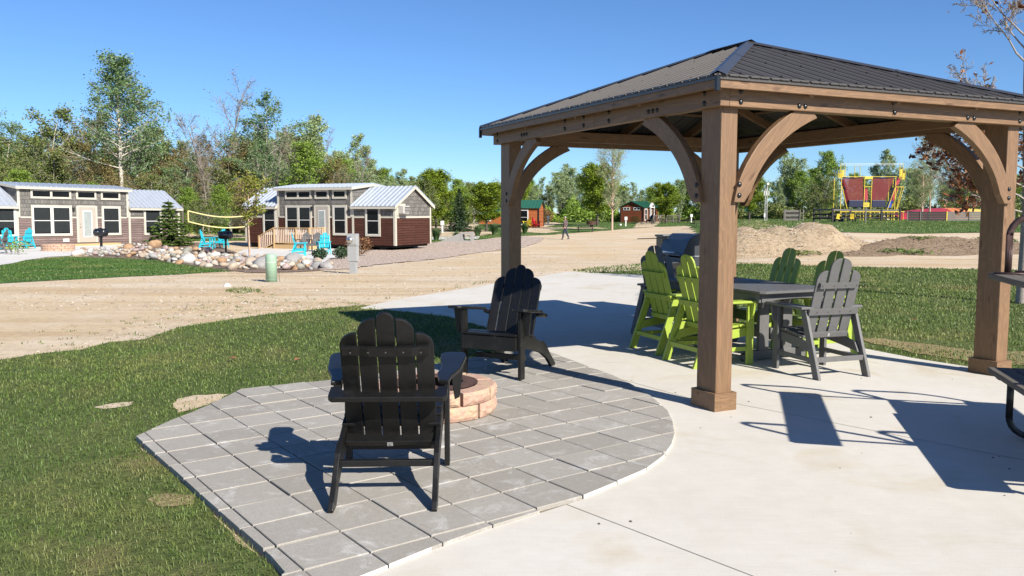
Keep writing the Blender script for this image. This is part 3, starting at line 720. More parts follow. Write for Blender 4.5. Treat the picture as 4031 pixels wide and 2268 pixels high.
def adirondack(name, label, mt, loc, rz, group, cat='lawn chair', wide=1):
    t = thing(name, label, cat, loc, rz, group)
    for s in (-1, 1):
        leg = MB().box((s * .287, .355, .302), (.03, .088, .604), mt).obj('front_leg', t, bev=.004)
        prof = [(.42, .375), (.3, .385), (.15, .36), (.0, .315), (-.08, .285), (-.16, .275), (-.23, .235), (-.33, .13), (-.43, .045), (-.455, .015), (-.45, 0), (-.36, 0), (-.26, .09), (-.12, .165), (.05, .215), (.22, .25), (.42, .265)]
        M = Matrix(((0, 0, 1, s * .255 - .014), (1, 0, 0, 0), (0, 1, 0, 0), (0, 0, 0, 1)))
        MB().prism(prof, .028, mt, M).obj('rear_leg', t, bev=.004)
        ar = [(.262, -.03), (.315, -.045), (.325, .05), (.372, .19), (.40, .42), (.395, .47), (.375, .50), (.275, .50), (.25, .47), (.25, .36), (.262, .26), (.262, .20), (.245, .1)]
        Ma = Matrix.Translation((0, 0, .557)) @ Matrix.Rotation(R(7.0), 4, 'X')
        MB().prism([(s * x, y) for x, y in ar], .026, mt, Ma).obj('armrest', t, bev=.006)
        br = [(.0, 0), (.085, 0), (.06, -.2), (.03, -.215)]
        Mb = Matrix(((1, 0, 0, s * .302 if s > 0 else s * .302), (0, 0, 1, .345), (0, 1, 0, .60), (0, 0, 0, 1)))
        MB().prism([(s * x, z) for x, z in br], .022, mt, Mb).obj('arm_bracket', t, bev=.003)
    seat = MB()
    for y, z, tl in ((.385, .395, 0), (.295, .398, 0), (.205, .386, 8), (.12, .366, 13), (.04, .336, 16)):
        seat.box((0, 0, 0), (.535 if y < .3 else .54, .078, .02), mt, Matrix.Translation((0, y, z)) @ Matrix.Rotation(R(tl), 4, 'X'))
    seat.obj('seat', t, bev=.004)
    MB().box((0, .425, .318), (.535, .022, .12), mt).obj('apron', t, bev=.003)
    c = math.cos(R(21.8))
    sl = []
    for i, (kd, zt) in enumerate((('l', .645), ('l', .735), ('c', .770), ('r', .735), ('r', .645))):
        x = (i - 2) * .0985; sl.append((x, .0925, 0, zt, kd))
    bk, Mx = back(t, mt, sl, R(21.8), .022, .258, .02, .018)
    def curved(nm, zz, w, hh, dd, yb, sag=.02, ends=0.0):
        m = MB(); n = 10; vs = []
        pr = [(x, yb - dd + (-.012 if abs(x) < w * .3 else 0), yb + sag * (1 - (2 * x / w) ** 2) * -1) for x in [(-w / 2 + w * i / n) for i in range(n + 1)]]
        top = [(x, b) for x, a, b in pr]; bot = [(x, a + ends * abs(2 * x / w) ** 3) for x, a, b in pr]
        m.prism(bot + top[::-1], hh, mt, Mx @ Matrix.Translation((0, 0, zz)))
        for k in (-.4, -.2, 0, .2, .4): m.cyl((0, 0, 0), .006, .004, 8, DARKS, Mx @ Matrix.Translation((k * w, yb - dd - .010, zz + hh / 2)) @ Matrix.Rotation(R(90), 4, 'X'))
        return m.obj(nm, t, bev=.003)
    curved('upper_batten', .535, .45, .05, .03, -.006, .016)
    sg = Mx.inverted()
    # arm-height rail
    m = MB(); w = .62
    bot = [(-.31, -.16), (-.29, -.185), (.29, -.185), (.31, -.16)]; top = [(x, -.095 - .03 * (1 - (x / .25) ** 2)) for x in [.25 - .05 * i for i in range(11)]]
    m.prism(bot + [(.31, -.055), (.26, -.06)] + top + [(-.26, -.06), (-.31, -.055)], .03, mt, Matrix.Translation((0, 0, .528)) @ Matrix.Rotation(R(15), 4, 'X') @ Matrix.Translation((0, .0, .012)))
    m.obj('arm_rail', t, bev=.004)
    m = MB(); top = [(x, .0 - .022 * (1 - (x / .24) ** 2)) for x in [.24 - .048 * i for i in range(11)]]
    m.prism([(-.24, -.075), (.24, -.075)] + top, .03, mt, Matrix.Translation((0, .0, .262)) @ Matrix.Rotation(R(26), 4, 'X'))
    lb = m.obj('lower_rail', t, bev=.004)
    pl = MB().box((0, 0, 0), (.03, .001, .024), TAGM)
    for p, q_ in (((-.008, -.007), (.008, .007)), ((-.008, .007), (.0, .0)), ((-.008, -.008), (.008, -.008))):
        d = Vector((q_[0] - p[0], 0, q_[1] - p[1])); pl.box((d.length / 2, 0, 0), (d.length, .0012, .002), DARKP, Matrix.Translation((p[0], -.0006, p[1])) @ Matrix.Rotation(-math.atan2(d.z, d.x), 4, 'Y'))
    pl.obj('maker_plate', lb, Matrix.Translation((0, -.067, .2440)) @ Matrix.Rotation(R(26), 4, 'X') @ Matrix.Translation((0, -.0095, 0)))
    MB().box((0, -.23, .185), (.54, .03, .034), mt).obj('rear_rung', t, bev=.003)
    MB().box((-.0, .19, .165), (.50, .03, .05), mt).obj('front_rung', t, bev=.003)
    return t
ch1 = adirondack('adirondack_chair', 'nearest black slatted garden chair on the pavers, its back turned to the camera', BLACK, (-.655, 4.505, .018), R(2), 'black chairs round the fire ring')
ch2 = dup(ch1, 'black slatted garden chair facing the camera beyond the fire ring, before the left post', (-.02, 7.80, .018), R(180 - 26), 'black chairs round the fire ring')
def scw(m, M, y, z):
    for k in (-.183, -.061, .061, .183): m.cyl((0, 0, 0), .006, .002, 8, DARKP, M @ Matrix.Translation((k, y, z)) @ Matrix.Rotation(R(90), 4, 'X'))
    return m
def upright(name, label, mt, loc, rz, group, cat='chair'):
    t = thing(name, label, cat, loc, rz, group)
    for s in (-1, 1):
        MB().box((s * .268, .235, .305), (.03, .075, .61), mt).obj('front_leg', t, bev=.004)
        Mx_ = Matrix(((0, 0, 1, s * .268 - .015), (1, 0, 0, 0), (0, 1, 0, 0), (0, 0, 0, 1)))
        MB().prism([(-.42, 0), (-.335, 0), (-.13, .605), (-.205, .605)], .03, mt, Mx_).obj('rear_leg', t, bev=.004)
        MB().prism([(.275, .37), (.275, .29), (-.02, .255), (-.30, .215), (-.255, .30), (-.1, .335)], .024, mt, Matrix(((0, 0, 1, s * .238 - .012), (1, 0, 0, 0), (0, 1, 0, 0), (0, 0, 0, 1)))).obj('seat_rail', t, bev=.003)
        MB().prism([(s * .20, -.22), (s * .335, -.22), (s * .335, .33), (s * .30, .35), (s * .225, .35), (s * .20, .30)], .024, mt, Matrix.Translation((0, 0, .612))).obj('armrest', t, bev=.005)
        MB().prism([(0, 0), (s * .055, 0), (s * .03, -.15), (0, -.16)], .022, mt, Matrix(((1, 0, 0, s * .283), (0, 0, 1, .225), (0, 1, 0, .61), (0, 0, 0, 1)))).obj('arm_bracket', t, bev=.002)
        MB().box((s * .262, .0 - .04, .16), (.022, .52, .04), mt).obj('side_rung', t, bev=.002)
    seat = MB()
    for i, (y, z, tl) in enumerate(((.255, .385, -6), (.165, .387, 3), (.075, .38, 5), (-.015, .37, 7), (-.105, .358, 7))):
        seat.box((0, 0, 0), (.50, .08, .02), mt, Matrix.Translation((0, y, z)) @ Matrix.Rotation(R(tl), 4, 'X'))
    seat.obj('seat', t, bev=.003)
    MB().box((0, .287, .325), (.505, .022, .09), mt).obj('apron', t, bev=.002)
    sl = [(-.183, .1, 0, .66, 'l'), (-.061, .1, 0, .775, 'l'), (.061, .1, 0, .775, 'r'), (.183, .1, 0, .66, 'r')]
    bk, Mx = back(t, mt, sl, R(16), -.125, .335, .02)
    scw(MB().box((0, -.025, .525), (.41, .028, .05), mt, Mx), Mx, -.039, .525).obj('upper_batten', t, bev=.004)
    scw(MB().box((0, -.026, .272), (.53, .03, .055), mt, Mx), Mx, -.041, .272).obj('arm_rail', t, bev=.004)
    lr = MB().box((0, -.026, .045), (.42, .03, .05), mt, Mx).obj('lower_rail', t, bev=.003)
    MB().box((0, -.0425, .045), (.022, .001, .03), TAGM, Mx).obj('maker_plate', lr)
    MB().box((0, -.335, .17), (.51, .025, .045), mt).obj('rear_rung', t, bev=.002)
    return t
tc = Vector((2.45, 9.04, 0)); TA = 24.0      # table width direction
Uq = Vector((cos(R(TA + 90)), sin(R(TA + 90)), 0)); Vq = Vector((cos(R(TA)), sin(R(TA)), 0))
g1 = upright('dining_chair', 'grey slatted dining chair, back to the camera, at the near end of the table', GREY, (2.86, 7.88, 0), R(18), 'chairs round the dining table')
dup(g1, 'dark grey dining chair at the far end of the table, beside the grill', (1.90, 10.08, 0), R(TA + 180 + 4))
l1 = upright('dining_chair', 'lime green dining chair left of the table, the farther one, in the roof shade', LIME, (1.78, 9.12, 0), R(-68), 'chairs round the dining table')
dup(l1, 'lime green dining chair partly behind the middle gazebo post, striped by sunlight', (2.01, 8.36, 0), R(-68))
dup(l1, 'green dining chair across the table facing the camera, its back clear of other chairs', (2.88, 9.57, 0), R(TA + 90 - 4))
dup(l1, 'green dining chair across the table, half hidden behind the grey chair', (3.15, 8.87, 0), R(TA + 90 - 2))
# table
tb = thing('dining_table', 'long grey slatted dining table under the gazebo', 'table', tc, R(TA))
def rrect(hx, hy, c): return [(-hx + c, -hy), (hx - c, -hy), (hx, -hy + c), (hx, hy - c), (hx - c, hy), (-hx + c, hy), (-hx, hy - c), (-hx, -hy + c)]
top = MB()
for k in range(8):
    x = -.39 + k * .1114; top.box((x, 0, .722), (.102, 1.66, .02), GREY)
top.box((-.462, 0, .721), (.045, 1.70, .024), GREY); top.box((.462, 0, .721), (.045, 1.70, .024), GREY)
for s in (-1, 1): top.prism([(-.484, s * .85), (-.484, s * .88), (-.44, s * .92), (.44, s * .92), (.484, s * .88), (.484, s * .85)], .024, GREY, Matrix.Translation((0, 0, .709)))
top.obj('table_top', tb, bev=.004)
ap = MB()
for s in (-1, 1):
    ap.box((s * .43, 0, .66), (.025, 1.66, .085), GREY)
    n = 10; up_ = [(-.42 + .84 * i / n, .035) for i in range(n + 1)]; dn = [(-.42 + .84 * i / n, -.05 + .03 * (1 - (2 * i / n - 1) ** 2)) for i in range(n + 1)]
    ap.prism(up_ + dn[::-1], .025, GREY, Matrix(((1, 0, 0, 0), (0, 0, 1, s * .83 - .0125), (0, 1, 0, .668), (0, 0, 0, 1))))
ap.obj('apron', tb, bev=.003)
for s in (-1, 1):
    for k in (-1, 1):
        MB().box((k * .15, s * .55, .36), (.12, .045, .64), GREY).obj('leg', tb, bev=.004)
    MB().box((0, s * .55, .64), (.75, .05, .07), GREY).obj('top_support', tb, bev=.003)
    ft = [(-.40, 0), (-.25, 0), (-.22, .02), (.22, .02), (.25, 0), (.40, 0), (.42, .03), (.40, .07), (.33, .10), (-.33, .10), (-.40, .07), (-.42, .03)]
    MB().prism(ft, .06, GREY, Matrix(((1, 0, 0, 0), (0, 0, 1, s * .55 - .03), (0, 1, 0, 0), (0, 0, 0, 1)))).obj('foot', tb, bev=.005)
MB().box((0, 0, .25), (.045, 1.04, .12), GREY).obj('stretcher', tb, bev=.003)

# ------------------------------------------------------------------ pellet grill
GB = mat_simple('black_enamel', (0.012, 0.013, 0.016), 0.34, 0.1, 4, 0.03, 0.001, 0.0, 0.6)
GS = mat_simple('grey_enamel', (0.05, 0.053, 0.06), 0.35, 0.1, 6, 0.03, 0.001, 0.2)
STEEL = mat_simple('brushed_steel', (0.6, 0.6, 0.6), 0.3, 0.05, 30, 0.05, 0.001, 0.9)
RUBB = mat_simple('black_rubber', (0.02, 0.02, 0.02), 0.8, 0.1, 30, 0.1)
gr = thing('pellet_grill', 'black barrel grill with lid and round end vent behind the dining chairs', 'grill', (2.52, 12.0, 0), R(15))
# local: barrel axis along y (far = +y), end cap faces -y
hexp = [(-.30, .70), (-.31, .86), (-.20, 1.10), (-.08, 1.18), (.10, 1.18), (.22, 1.10), (.31, .90), (.30, .70)]
XZ = lambda y0: Matrix(((1, 0, 0, 0), (0, 0, 1, y0), (0, 1, 0, 0), (0, 0, 0, 1)))
lid = MB().prism([(-.31, .88), (-.205, 1.10), (-.08, 1.18), (.10, 1.18), (.22, 1.10), (.31, .90)], .80, GB, XZ(-.40)).obj('lid', gr, bev=.01)
MB().tube([(-.37, -.28, .93), (-.37, .28, .93)], .014, 10, STEEL).tube([(-.30, -.25, .93), (-.37, -.25, .93)], .008, 6, STEEL).tube([(-.30, .25, .93), (-.37, .25, .93)], .008, 6, STEEL).obj('lid_handle', lid, smooth=True)
bd = MB().prism([(-.31, .86), (-.30, .70), (-.18, .56), (.18, .56), (.30, .70), (.31, .88)], .80, GB, XZ(-.40)).obj('body', gr, bev=.008)
ec = MB().prism([(-.33, .88), (-.30, .70), (-.18, .55), (.18, .55), (.30, .70), (.33, .90), (.235, 1.115), (.105, 1.195), (-.085, 1.195), (-.22, 1.115)], .025, GS, XZ(-.428)).obj('end_cap', gr, bev=.006)
MB().lathe([(.055, 0), (.055, .012), (.02, .02), (0, .02)], 20, GB, Matrix.Translation((0, -.428, 1.03)) @ Matrix.Rotation(R(90), 4, 'X')).lathe([(.012, .02), (.012, .045), (0, .05)], 10, STEEL, Matrix.Translation((0, -.428, 1.03)) @ Matrix.Rotation(R(90), 4, 'X')).obj('vent', ec, smooth=True)
MB().box((0, -.433, .885), (.60, .008, .012), STEEL).obj('lid_seam', ec)
for k in (-.1, .1): MB().lathe([(.018, 0), (.018, .02), (0, .022)], 10, STEEL, Matrix.Translation((k, -.428, .70)) @ Matrix.Rotation(R(90), 4, 'X')).obj('knob', ec, smooth=True)
for x in (-.22, .22):
    for y in (-.34, .34):
        MB().tube([(x, y, .60), (x * 1.12, y, .04)], .02, 8, GB).obj('leg', gr)
        MB().lathe([(.04, -.012), (.045, 0), (.04, .012)], 14, RUBB, Matrix.Translation((x * 1.12, y, .045)) @ Matrix.Rotation(R(90), 4, 'Y')).obj('wheel', gr)
MB().box((0, 0, .22), (.46, .66, .02), GB).obj('lower_shelf', gr, bev=.003)
hp = MB().box((0, .53, .90), (.44, .24, .46), GB).obj('pellet_hopper', gr, bev=.012)
MB().box((0, .53, 1.14), (.47, .27, .03), GB).obj('hopper_lid', hp, bev=.006)
MB().box((-.42, .0, .80), (.2, .7, .018), STEEL).obj('front_shelf', gr, bev=.003)
MB().tube([(-.2, .36, 1.11), (-.62, .42, 1.10)], .006, 6, GB).obj('poker', gr)

# ------------------------------------------------------------------ fire ring
def m_block():
    m, nt, b = nodes('split_block'); v = coord(nt); n1 = noise(nt, v, 9, 6, 0.75); n2 = noise(nt, v, 60, 5, 0.8)
    c = ramp(nt, n1, [(0.3, (0.42, 0.22, 0.17)), (0.45, (0.46, 0.29, 0.22)), (0.6, (0.47, 0.34, 0.22)), (0.75, (0.42, 0.21, 0.17))])
    c = mix(nt, 1.0, c, ramp(nt, n2, [(0.3, (0.62, 0.6, 0.58)), (0.5, (1, 1, 1)), (0.8, (1.15, 1.15, 1.1))]), 'MULTIPLY')
    nt.links.new(c, b.inputs['Base Color']); b.inputs['Roughness'].default_value = 0.95; bump(nt, b, n2, 0.9, 0.006); return m
BLOCK = m_block(); RUST = mat_simple('rusty_steel', (0.085, 0.045, 0.033), 0.8, 0.5, 14, 0.5, 0.002, 0.3)
ASH = mat_simple('ash', (0.05, 0.045, 0.04), 1.0, 0.5, 20, 0.6, 0.01)
def ringblock(r0_, r1_, a0, a1, z0, z1, mt, rough=0.012, seed=0):
    m = MB(); rr = random.Random(seed); na, nr, nz = 8, 2, 4
    vs = []; idx = {}
    for i in range(na + 1):
        a = a0 + (a1 - a0) * i / na
        for k in range(nz + 1):
            z = z0 + (z1 - z0) * k / nz; edge = k in (0, nz) or i in (0, na)
            ro = r1_ + (rr.uniform(-.2, 1) * rough if not edge else -rough * .9)
            idx[i, k, 1] = len(vs); vs.append((ro * cos(a), ro * sin(a), z)); idx[i, k, 0] = len(vs); vs.append((r0_ * cos(a), r0_ * sin(a), z))
    fs = []
    for i in range(na):
        for k in range(nz):
            fs.append((idx[i, k, 1], idx[i + 1, k, 1], idx[i + 1, k + 1, 1], idx[i, k + 1, 1])); fs.append((idx[i, k, 0], idx[i, k + 1, 0], idx[i + 1, k + 1, 0], idx[i + 1, k, 0]))
        fs.append((idx[i, nz, 1], idx[i + 1, nz, 1], idx[i + 1, nz, 0], idx[i, nz, 0])); fs.append((idx[i, 0, 0], idx[i + 1, 0, 0], idx[i + 1, 0, 1], idx[i, 0, 1]))
    for i, fl in ((0, 0), (na, 1)):
        for k in range(nz):
            f = (idx[i, k, 0], idx[i, k, 1], idx[i, k + 1, 1], idx[i, k + 1, 0]); fs.append(f if not fl else f[::-1])
    return m.add(vs, fs, mt)
def fire_ring(label, loc, Ro, Ri, hs, n, mt, rough=.012, rust=True, scale=1, cap=None):
    t = thing('fire_ring', label, 'fire pit', loc)
    z = 0
    for c_, h in enumerate(hs):
        for k in range(n):
            a0 = 2 * pi * (k + c_ * .5) / n
            ringblock(Ri, Ro, a0 + .012 / Ro, a0 + 2 * pi / n - .012 / Ro, z + .002, z + h - .002, mt, rough, k + 31 * c_).obj('stone_block', t, bev=.004 if rough < .03 and rust else 0)
        z += h
    if rust:
        MB().lathe([(Ri - .012, .02), (Ri - .012, z + .004), (Ri + .005, z + .006), (Ri - .105, z + .010), (Ri - .107, z - .002), (Ri - .018, z - .004), (Ri - .018, .02)], 48, RUST).obj('steel_liner', t, smooth=False)
    MB().lathe([(Ri - .001, .03), (Ri * .5, .05), (0, .045)], 24, ASH).obj('ash_bed', t)
    return t
fire_ring('two-course ring of pink split-face blocks with a rusty steel liner, beside the near black chair', (-.575, 6.235, .018), .455, .315, (.108, .098), 9, BLOCK)
fire_ring('round brick fire pit on the walkway of the left cottage', on(222, 42.0), .75, .52, (.12, .12, .1), 14, BLOCK, .012, False)

# ------------------------------------------------------------------ stacked picnic tables at the right edge
WOODG = mat_wood('weathered_plank', (0.14, 0.122, 0.10), 0.8, 5.0, 0.55, False, 0.4)
PIPE = mat_simple('brown_rusty_pipe', (0.075, 0.045, 0.04), 0.5, 0.35, 18, 0.2, 0.002, 0.4)
PIPED = mat_simple('dark_pipe', (0.035, 0.035, 0.036), 0.5, 0.3, 18, 0.2, 0.002, 0.4)
def picnic(label, wood, pipe, loc, rz, group, L=1.83, seatL=1.75):
    """local x = length. pipe-frame table, top .75, seats .45"""
    t = thing('picnic_table', label, 'picnic table', loc, rz, group)
    tp = MB()
    for k in range(5): tp.box((0, (k - 2) * .152, .725), (L, .145, .038), wood)
    tp.obj('table_top', t, bev=.005)
    for s in (-1, 1):
        st = MB()
        for k in range(2): st.box((0, s * (.62 + k * .148), .425), (seatL, .142, .038), wood)
        st.obj('seat', t, bev=.005)
    for x in (-.69, .69):
        f = MB()
        for s in (-1, 1):
            pts = [(x, s * .745, .40), (x, s * .745, .14)]
            for i in range(7):
                a = pi / 2 * i / 6; pts.append((x, s * (.745 - .13 * (1 - cos(a))), .15 - .125 * sin(a)))
            pts += [(x, s * .30, .03)]
            for i in range(5): pts.append((x, s * (.25 - .12 * sin(pi / 8 * i)), .035 + .10 * (i / 4)))
            pts += [(x, -s * .16, .69)]
            f.tube(pts, .0215, 10, pipe)
            f.box((x, s * .695, .400), (.07, .26, .012), pipe)
        f.tube([(x, -.70, .395), (x, .70, .395)], .016, 8, pipe)
        f.box((x, 0, .70), (.05, .70, .012), pipe)
        f.obj('pipe_frame', t, smooth=True)
    return t
ld = R(math.degrees(math.atan2(-.965, -.262)))
pc = Vector((3.82, 4.62, 0))
pt1 = picnic('weathered picnic table standing on the concrete at the right edge, lower one of a stack', WOODG, PIPED, pc, ld, 'stacked picnic tables')
pt2 = picnic('picnic table turned upside down on top of another, rusty pipe legs in the air', WOODG, PIPE, pc + Vector((.0, .1, 0)), ld, 'stacked picnic tables', seatL=1.6)
pt2.rotation_euler = (pi, 0, ld); pt2.location.z = 1.49
# ------------------------------------------------------------------ cottages
def m_siding(name, kind, cols, zs=1.0):
    m, nt, b = nodes(name); tc_ = N(nt, 'ShaderNodeTexCoord'); sp_ = N(nt, 'ShaderNodeSeparateXYZ'); ad = N(nt, 'ShaderNodeMath', operation='ADD'); cb = N(nt, 'ShaderNodeCombineXYZ')
    L = nt.links.new; L(tc_.outputs['Object'], sp_.inputs[0]); L(sp_.outputs[0], ad.inputs[0]); L(sp_.outputs[1], ad.inputs[1]); L(ad.outputs[0], cb.inputs[0]); L(sp_.outputs[2], cb.inputs[1])
    br = N(nt, 'ShaderNodeTexBrick'); L(cb.outputs[0], br.inputs['Vector'])
    w, h, mo = {'shake': (0.17, 0.21, 0.006), 'plank': (2.6, 0.135, 0.010), 'log': (9.0, 0.17, 0.02)}[kind]
    br.inputs['Scale'].default_value = 1; br.inputs['Brick Width'].default_value = w; br.inputs['Row Height'].default_value = h; br.inputs['Mortar Size'].default_value = mo
    br.inputs['Color1'].default_value = (*cols[0], 1); br.inputs['Color2'].default_value = (*cols[1], 1); br.inputs['Mortar'].default_value = (*mul(cols[0], 0.45), 1); br.inputs['Bias'].default_value = 0
    mp = N(nt, 'ShaderNodeMapping'); mp.inputs['Scale'].default_value = (1.2, 30, 1) if kind != 'shake' else (26, 1.5, 1); L(cb.outputs[0], mp.inputs[0])
    n = noise(nt, mp.outputs[0], 1.5, 5, 0.75); k = 0.42 if kind == 'plank' else 0.8
    c = mix(nt, 1.0, br.outputs[0], ramp(nt, n, [(0.3, (k, k * .97, k * .97)), (0.65, (1.22, 1.22, 1.22))]), 'MULTIPLY')
    L(c, b.inputs['Base Color']); b.inputs['Roughness'].default_value = 0.85; b.inputs['Specular IOR Level'].default_value = 0.2
    bump(nt, b, br.outputs['Fac'], 0.8, -0.02); return m
SHAKE = m_siding('grey_shakes', 'shake', [(0.115, 0.11, 0.10), (0.175, 0.165, 0.15)])
PLANKA = m_siding('sunlit_weathered_planks', 'plank', [(0.17, 0.125, 0.115), (0.25, 0.185, 0.17)])  # weathered planks, sunlight on this front painted into the paler rose tone
PLANKB = m_siding('brown_planks', 'plank', [(0.066, 0.025, 0.017), (0.088, 0.034, 0.023)])
LOGW = m_siding('orange_log', 'log', [(0.34, 0.10, 0.035), (0.40, 0.13, 0.045)])
LOGD = m_siding('brown_log', 'log', [(0.15, 0.045, 0.02), (0.20, 0.06, 0.028)])
TRIM = mat_simple('cream_trim', (0.47, 0.435, 0.36), 0.6, 0.04, 4, 0.05)
WHITE = mat_simple('white_paint', (0.66, 0.65, 0.62), 0.55, 0.04, 6, 0.05)
TAUPE = mat_simple('taupe_door', (0.36, 0.32, 0.27), 0.55, 0.04, 4, 0.03)
GLASS = mat_simple('dark_window_glass', (0.008, 0.009, 0.01), 0.2, 0.3, 3, 0, spec=0.12)
FROST = mat_simple('frosted_glass', (0.28, 0.31, 0.30), 0.25, 0.12, 9, 0.05)
BLIND = mat_simple('blind_slats', (0.05, 0.06, 0.06), 0.6, 0.1, 9, 0)
ZINC = mat_simple('galvalume_roof', (0.52, 0.56, 0.62), 0.38, 0.05, 2, 0.03, 0.001, 0.45)
GREENR = mat_simple('green_metal_roof', (0.03, 0.13, 0.085), 0.4, 0.1, 3, 0.05, metal=0.2)
PINE = mat_wood('new_pine', (0.55, 0.36, 0.17), 0.6, 3, 0.8, False)
DARKU = mat_simple('dark_underside', (0.012, 0.011, 0.010), 0.95, 0.2, 5, 0)
UTILK0 = mat_simple('ac_beige', (0.42, 0.40, 0.36), 0.5, 0.06, 6, 0)
CMU = mat_simple('grey_block', (0.28, 0.27, 0.26), 0.95, 0.1, 20, 0.3)
def window(par, x0, x1, z0, z1, panes=((0, 1),), y=-.03, blind=0.55, sash=True, tr=.11, TR=None, side=False):
    """trimmed window on the front (or on a gable side) with sashes, panes and blinds as sub-parts"""
    TR = TR or TRIM
    G = (lambda a, z: (a, 0, z)) if not side else (lambda a, z: (0, a, z))
    def bx(m, a0, a1, c0, c1, mt, d, off):
        c = ((a0 + a1) / 2, off, (c0 + c1) / 2); dd = (a1 - a0, d, c1 - c0)
        if side: c = (off, c[0], c[2]); dd = (d, dd[0], dd[2])
        m.box(c, dd, mt)
    W = x1 - x0; f = MB()
    bx(f, x0, x1, z0, z0 + tr, TR, .05, y); bx(f, x0, x1, z1 - tr, z1, TR, .05, y)
    bx(f, x0, x0 + tr, z0 + tr, z1 - tr, TR, .048, y); bx(f, x1 - tr, x1, z0 + tr, z1 - tr, TR, .048, y)
    n = len(panes)
    if n == 2: bx(f, (x0 + x1) / 2 - tr * .55, (x0 + x1) / 2 + tr * .55, z0 + tr, z1 - tr, TR, .047, y)
    w = f.obj('window', par)
    for i in range(n):
        a0 = x0 + tr if i == 0 else (x0 + x1) / 2 + tr * .55; a1 = x1 - tr if i == n - 1 else (x0 + x1) / 2 - tr * .55
        p = MB(); sg = 1 if not side else -1
        bx(p, a0, a1, z0 + tr, z1 - tr, GLASS, .02, y + .004 * (1 if not side else -1)); g_ = p.obj('pane', w)
        if sash:
            s = MB(); zm = z0 + tr + (z1 - z0 - 2 * tr) * .5; yo = y - .010 if not side else y + .010
            for q_ in ((a0, a1, z0 + tr, z0 + tr + .02), (a0, a1, z1 - tr - .025, z1 - tr), (a0, a0 + .025, z0 + tr + .025, z1 - tr - .025), (a1 - .025, a1, z0 + tr + .025, z1 - tr - .025), (a0 + .025, a1 - .025, zm - .018, zm + .018)):
                bx(s, *q_, WHITE, .014, yo)
            s.obj('sash', w)
        if blind:
            s = MB(); z = z1 - tr - .05
            while z > z0 + tr + .05 + (z1 - z0 - 2 * tr) * (1 - blind):
                bx(s, a0 + .04, a1 - .04, z, z + .014, BLIND, .004, y - .009 if not side else y + .009); z -= .05
            s.obj('blind', w)
    return w
def ribroof(name, par, x0, x1, ya, za, yb, zb, mt, rib=.30, th=.03):
    """sloping metal panel from eave line (ya,za) to ridge (yb,zb) with raised ribs"""
    m = MB(); L = sqrt((yb - ya) ** 2 + (zb - za) ** 2); d = Vector((0, (yb - ya) / L, (zb - za) / L)); n = Vector((0, -d.z, d.y))
    if n.z < 0: n = -n
    A = Vector((x0, ya, za)); X = Vector((1, 0, 0))
    M = Matrix(((1, d.x, n.x, A.x), (0, d.y, n.y, A.y), (0, d.z, n.z, A.z), (0, 0, 0, 1)))
    W = x1 - x0; m.box((W / 2, L / 2, -th / 2), (W, L, th), mt, M); x = .06
    while x < W: m.box((x, L / 2, .025), (.05, L, .05), mt, M); x += rib
    return m.obj(name, par)
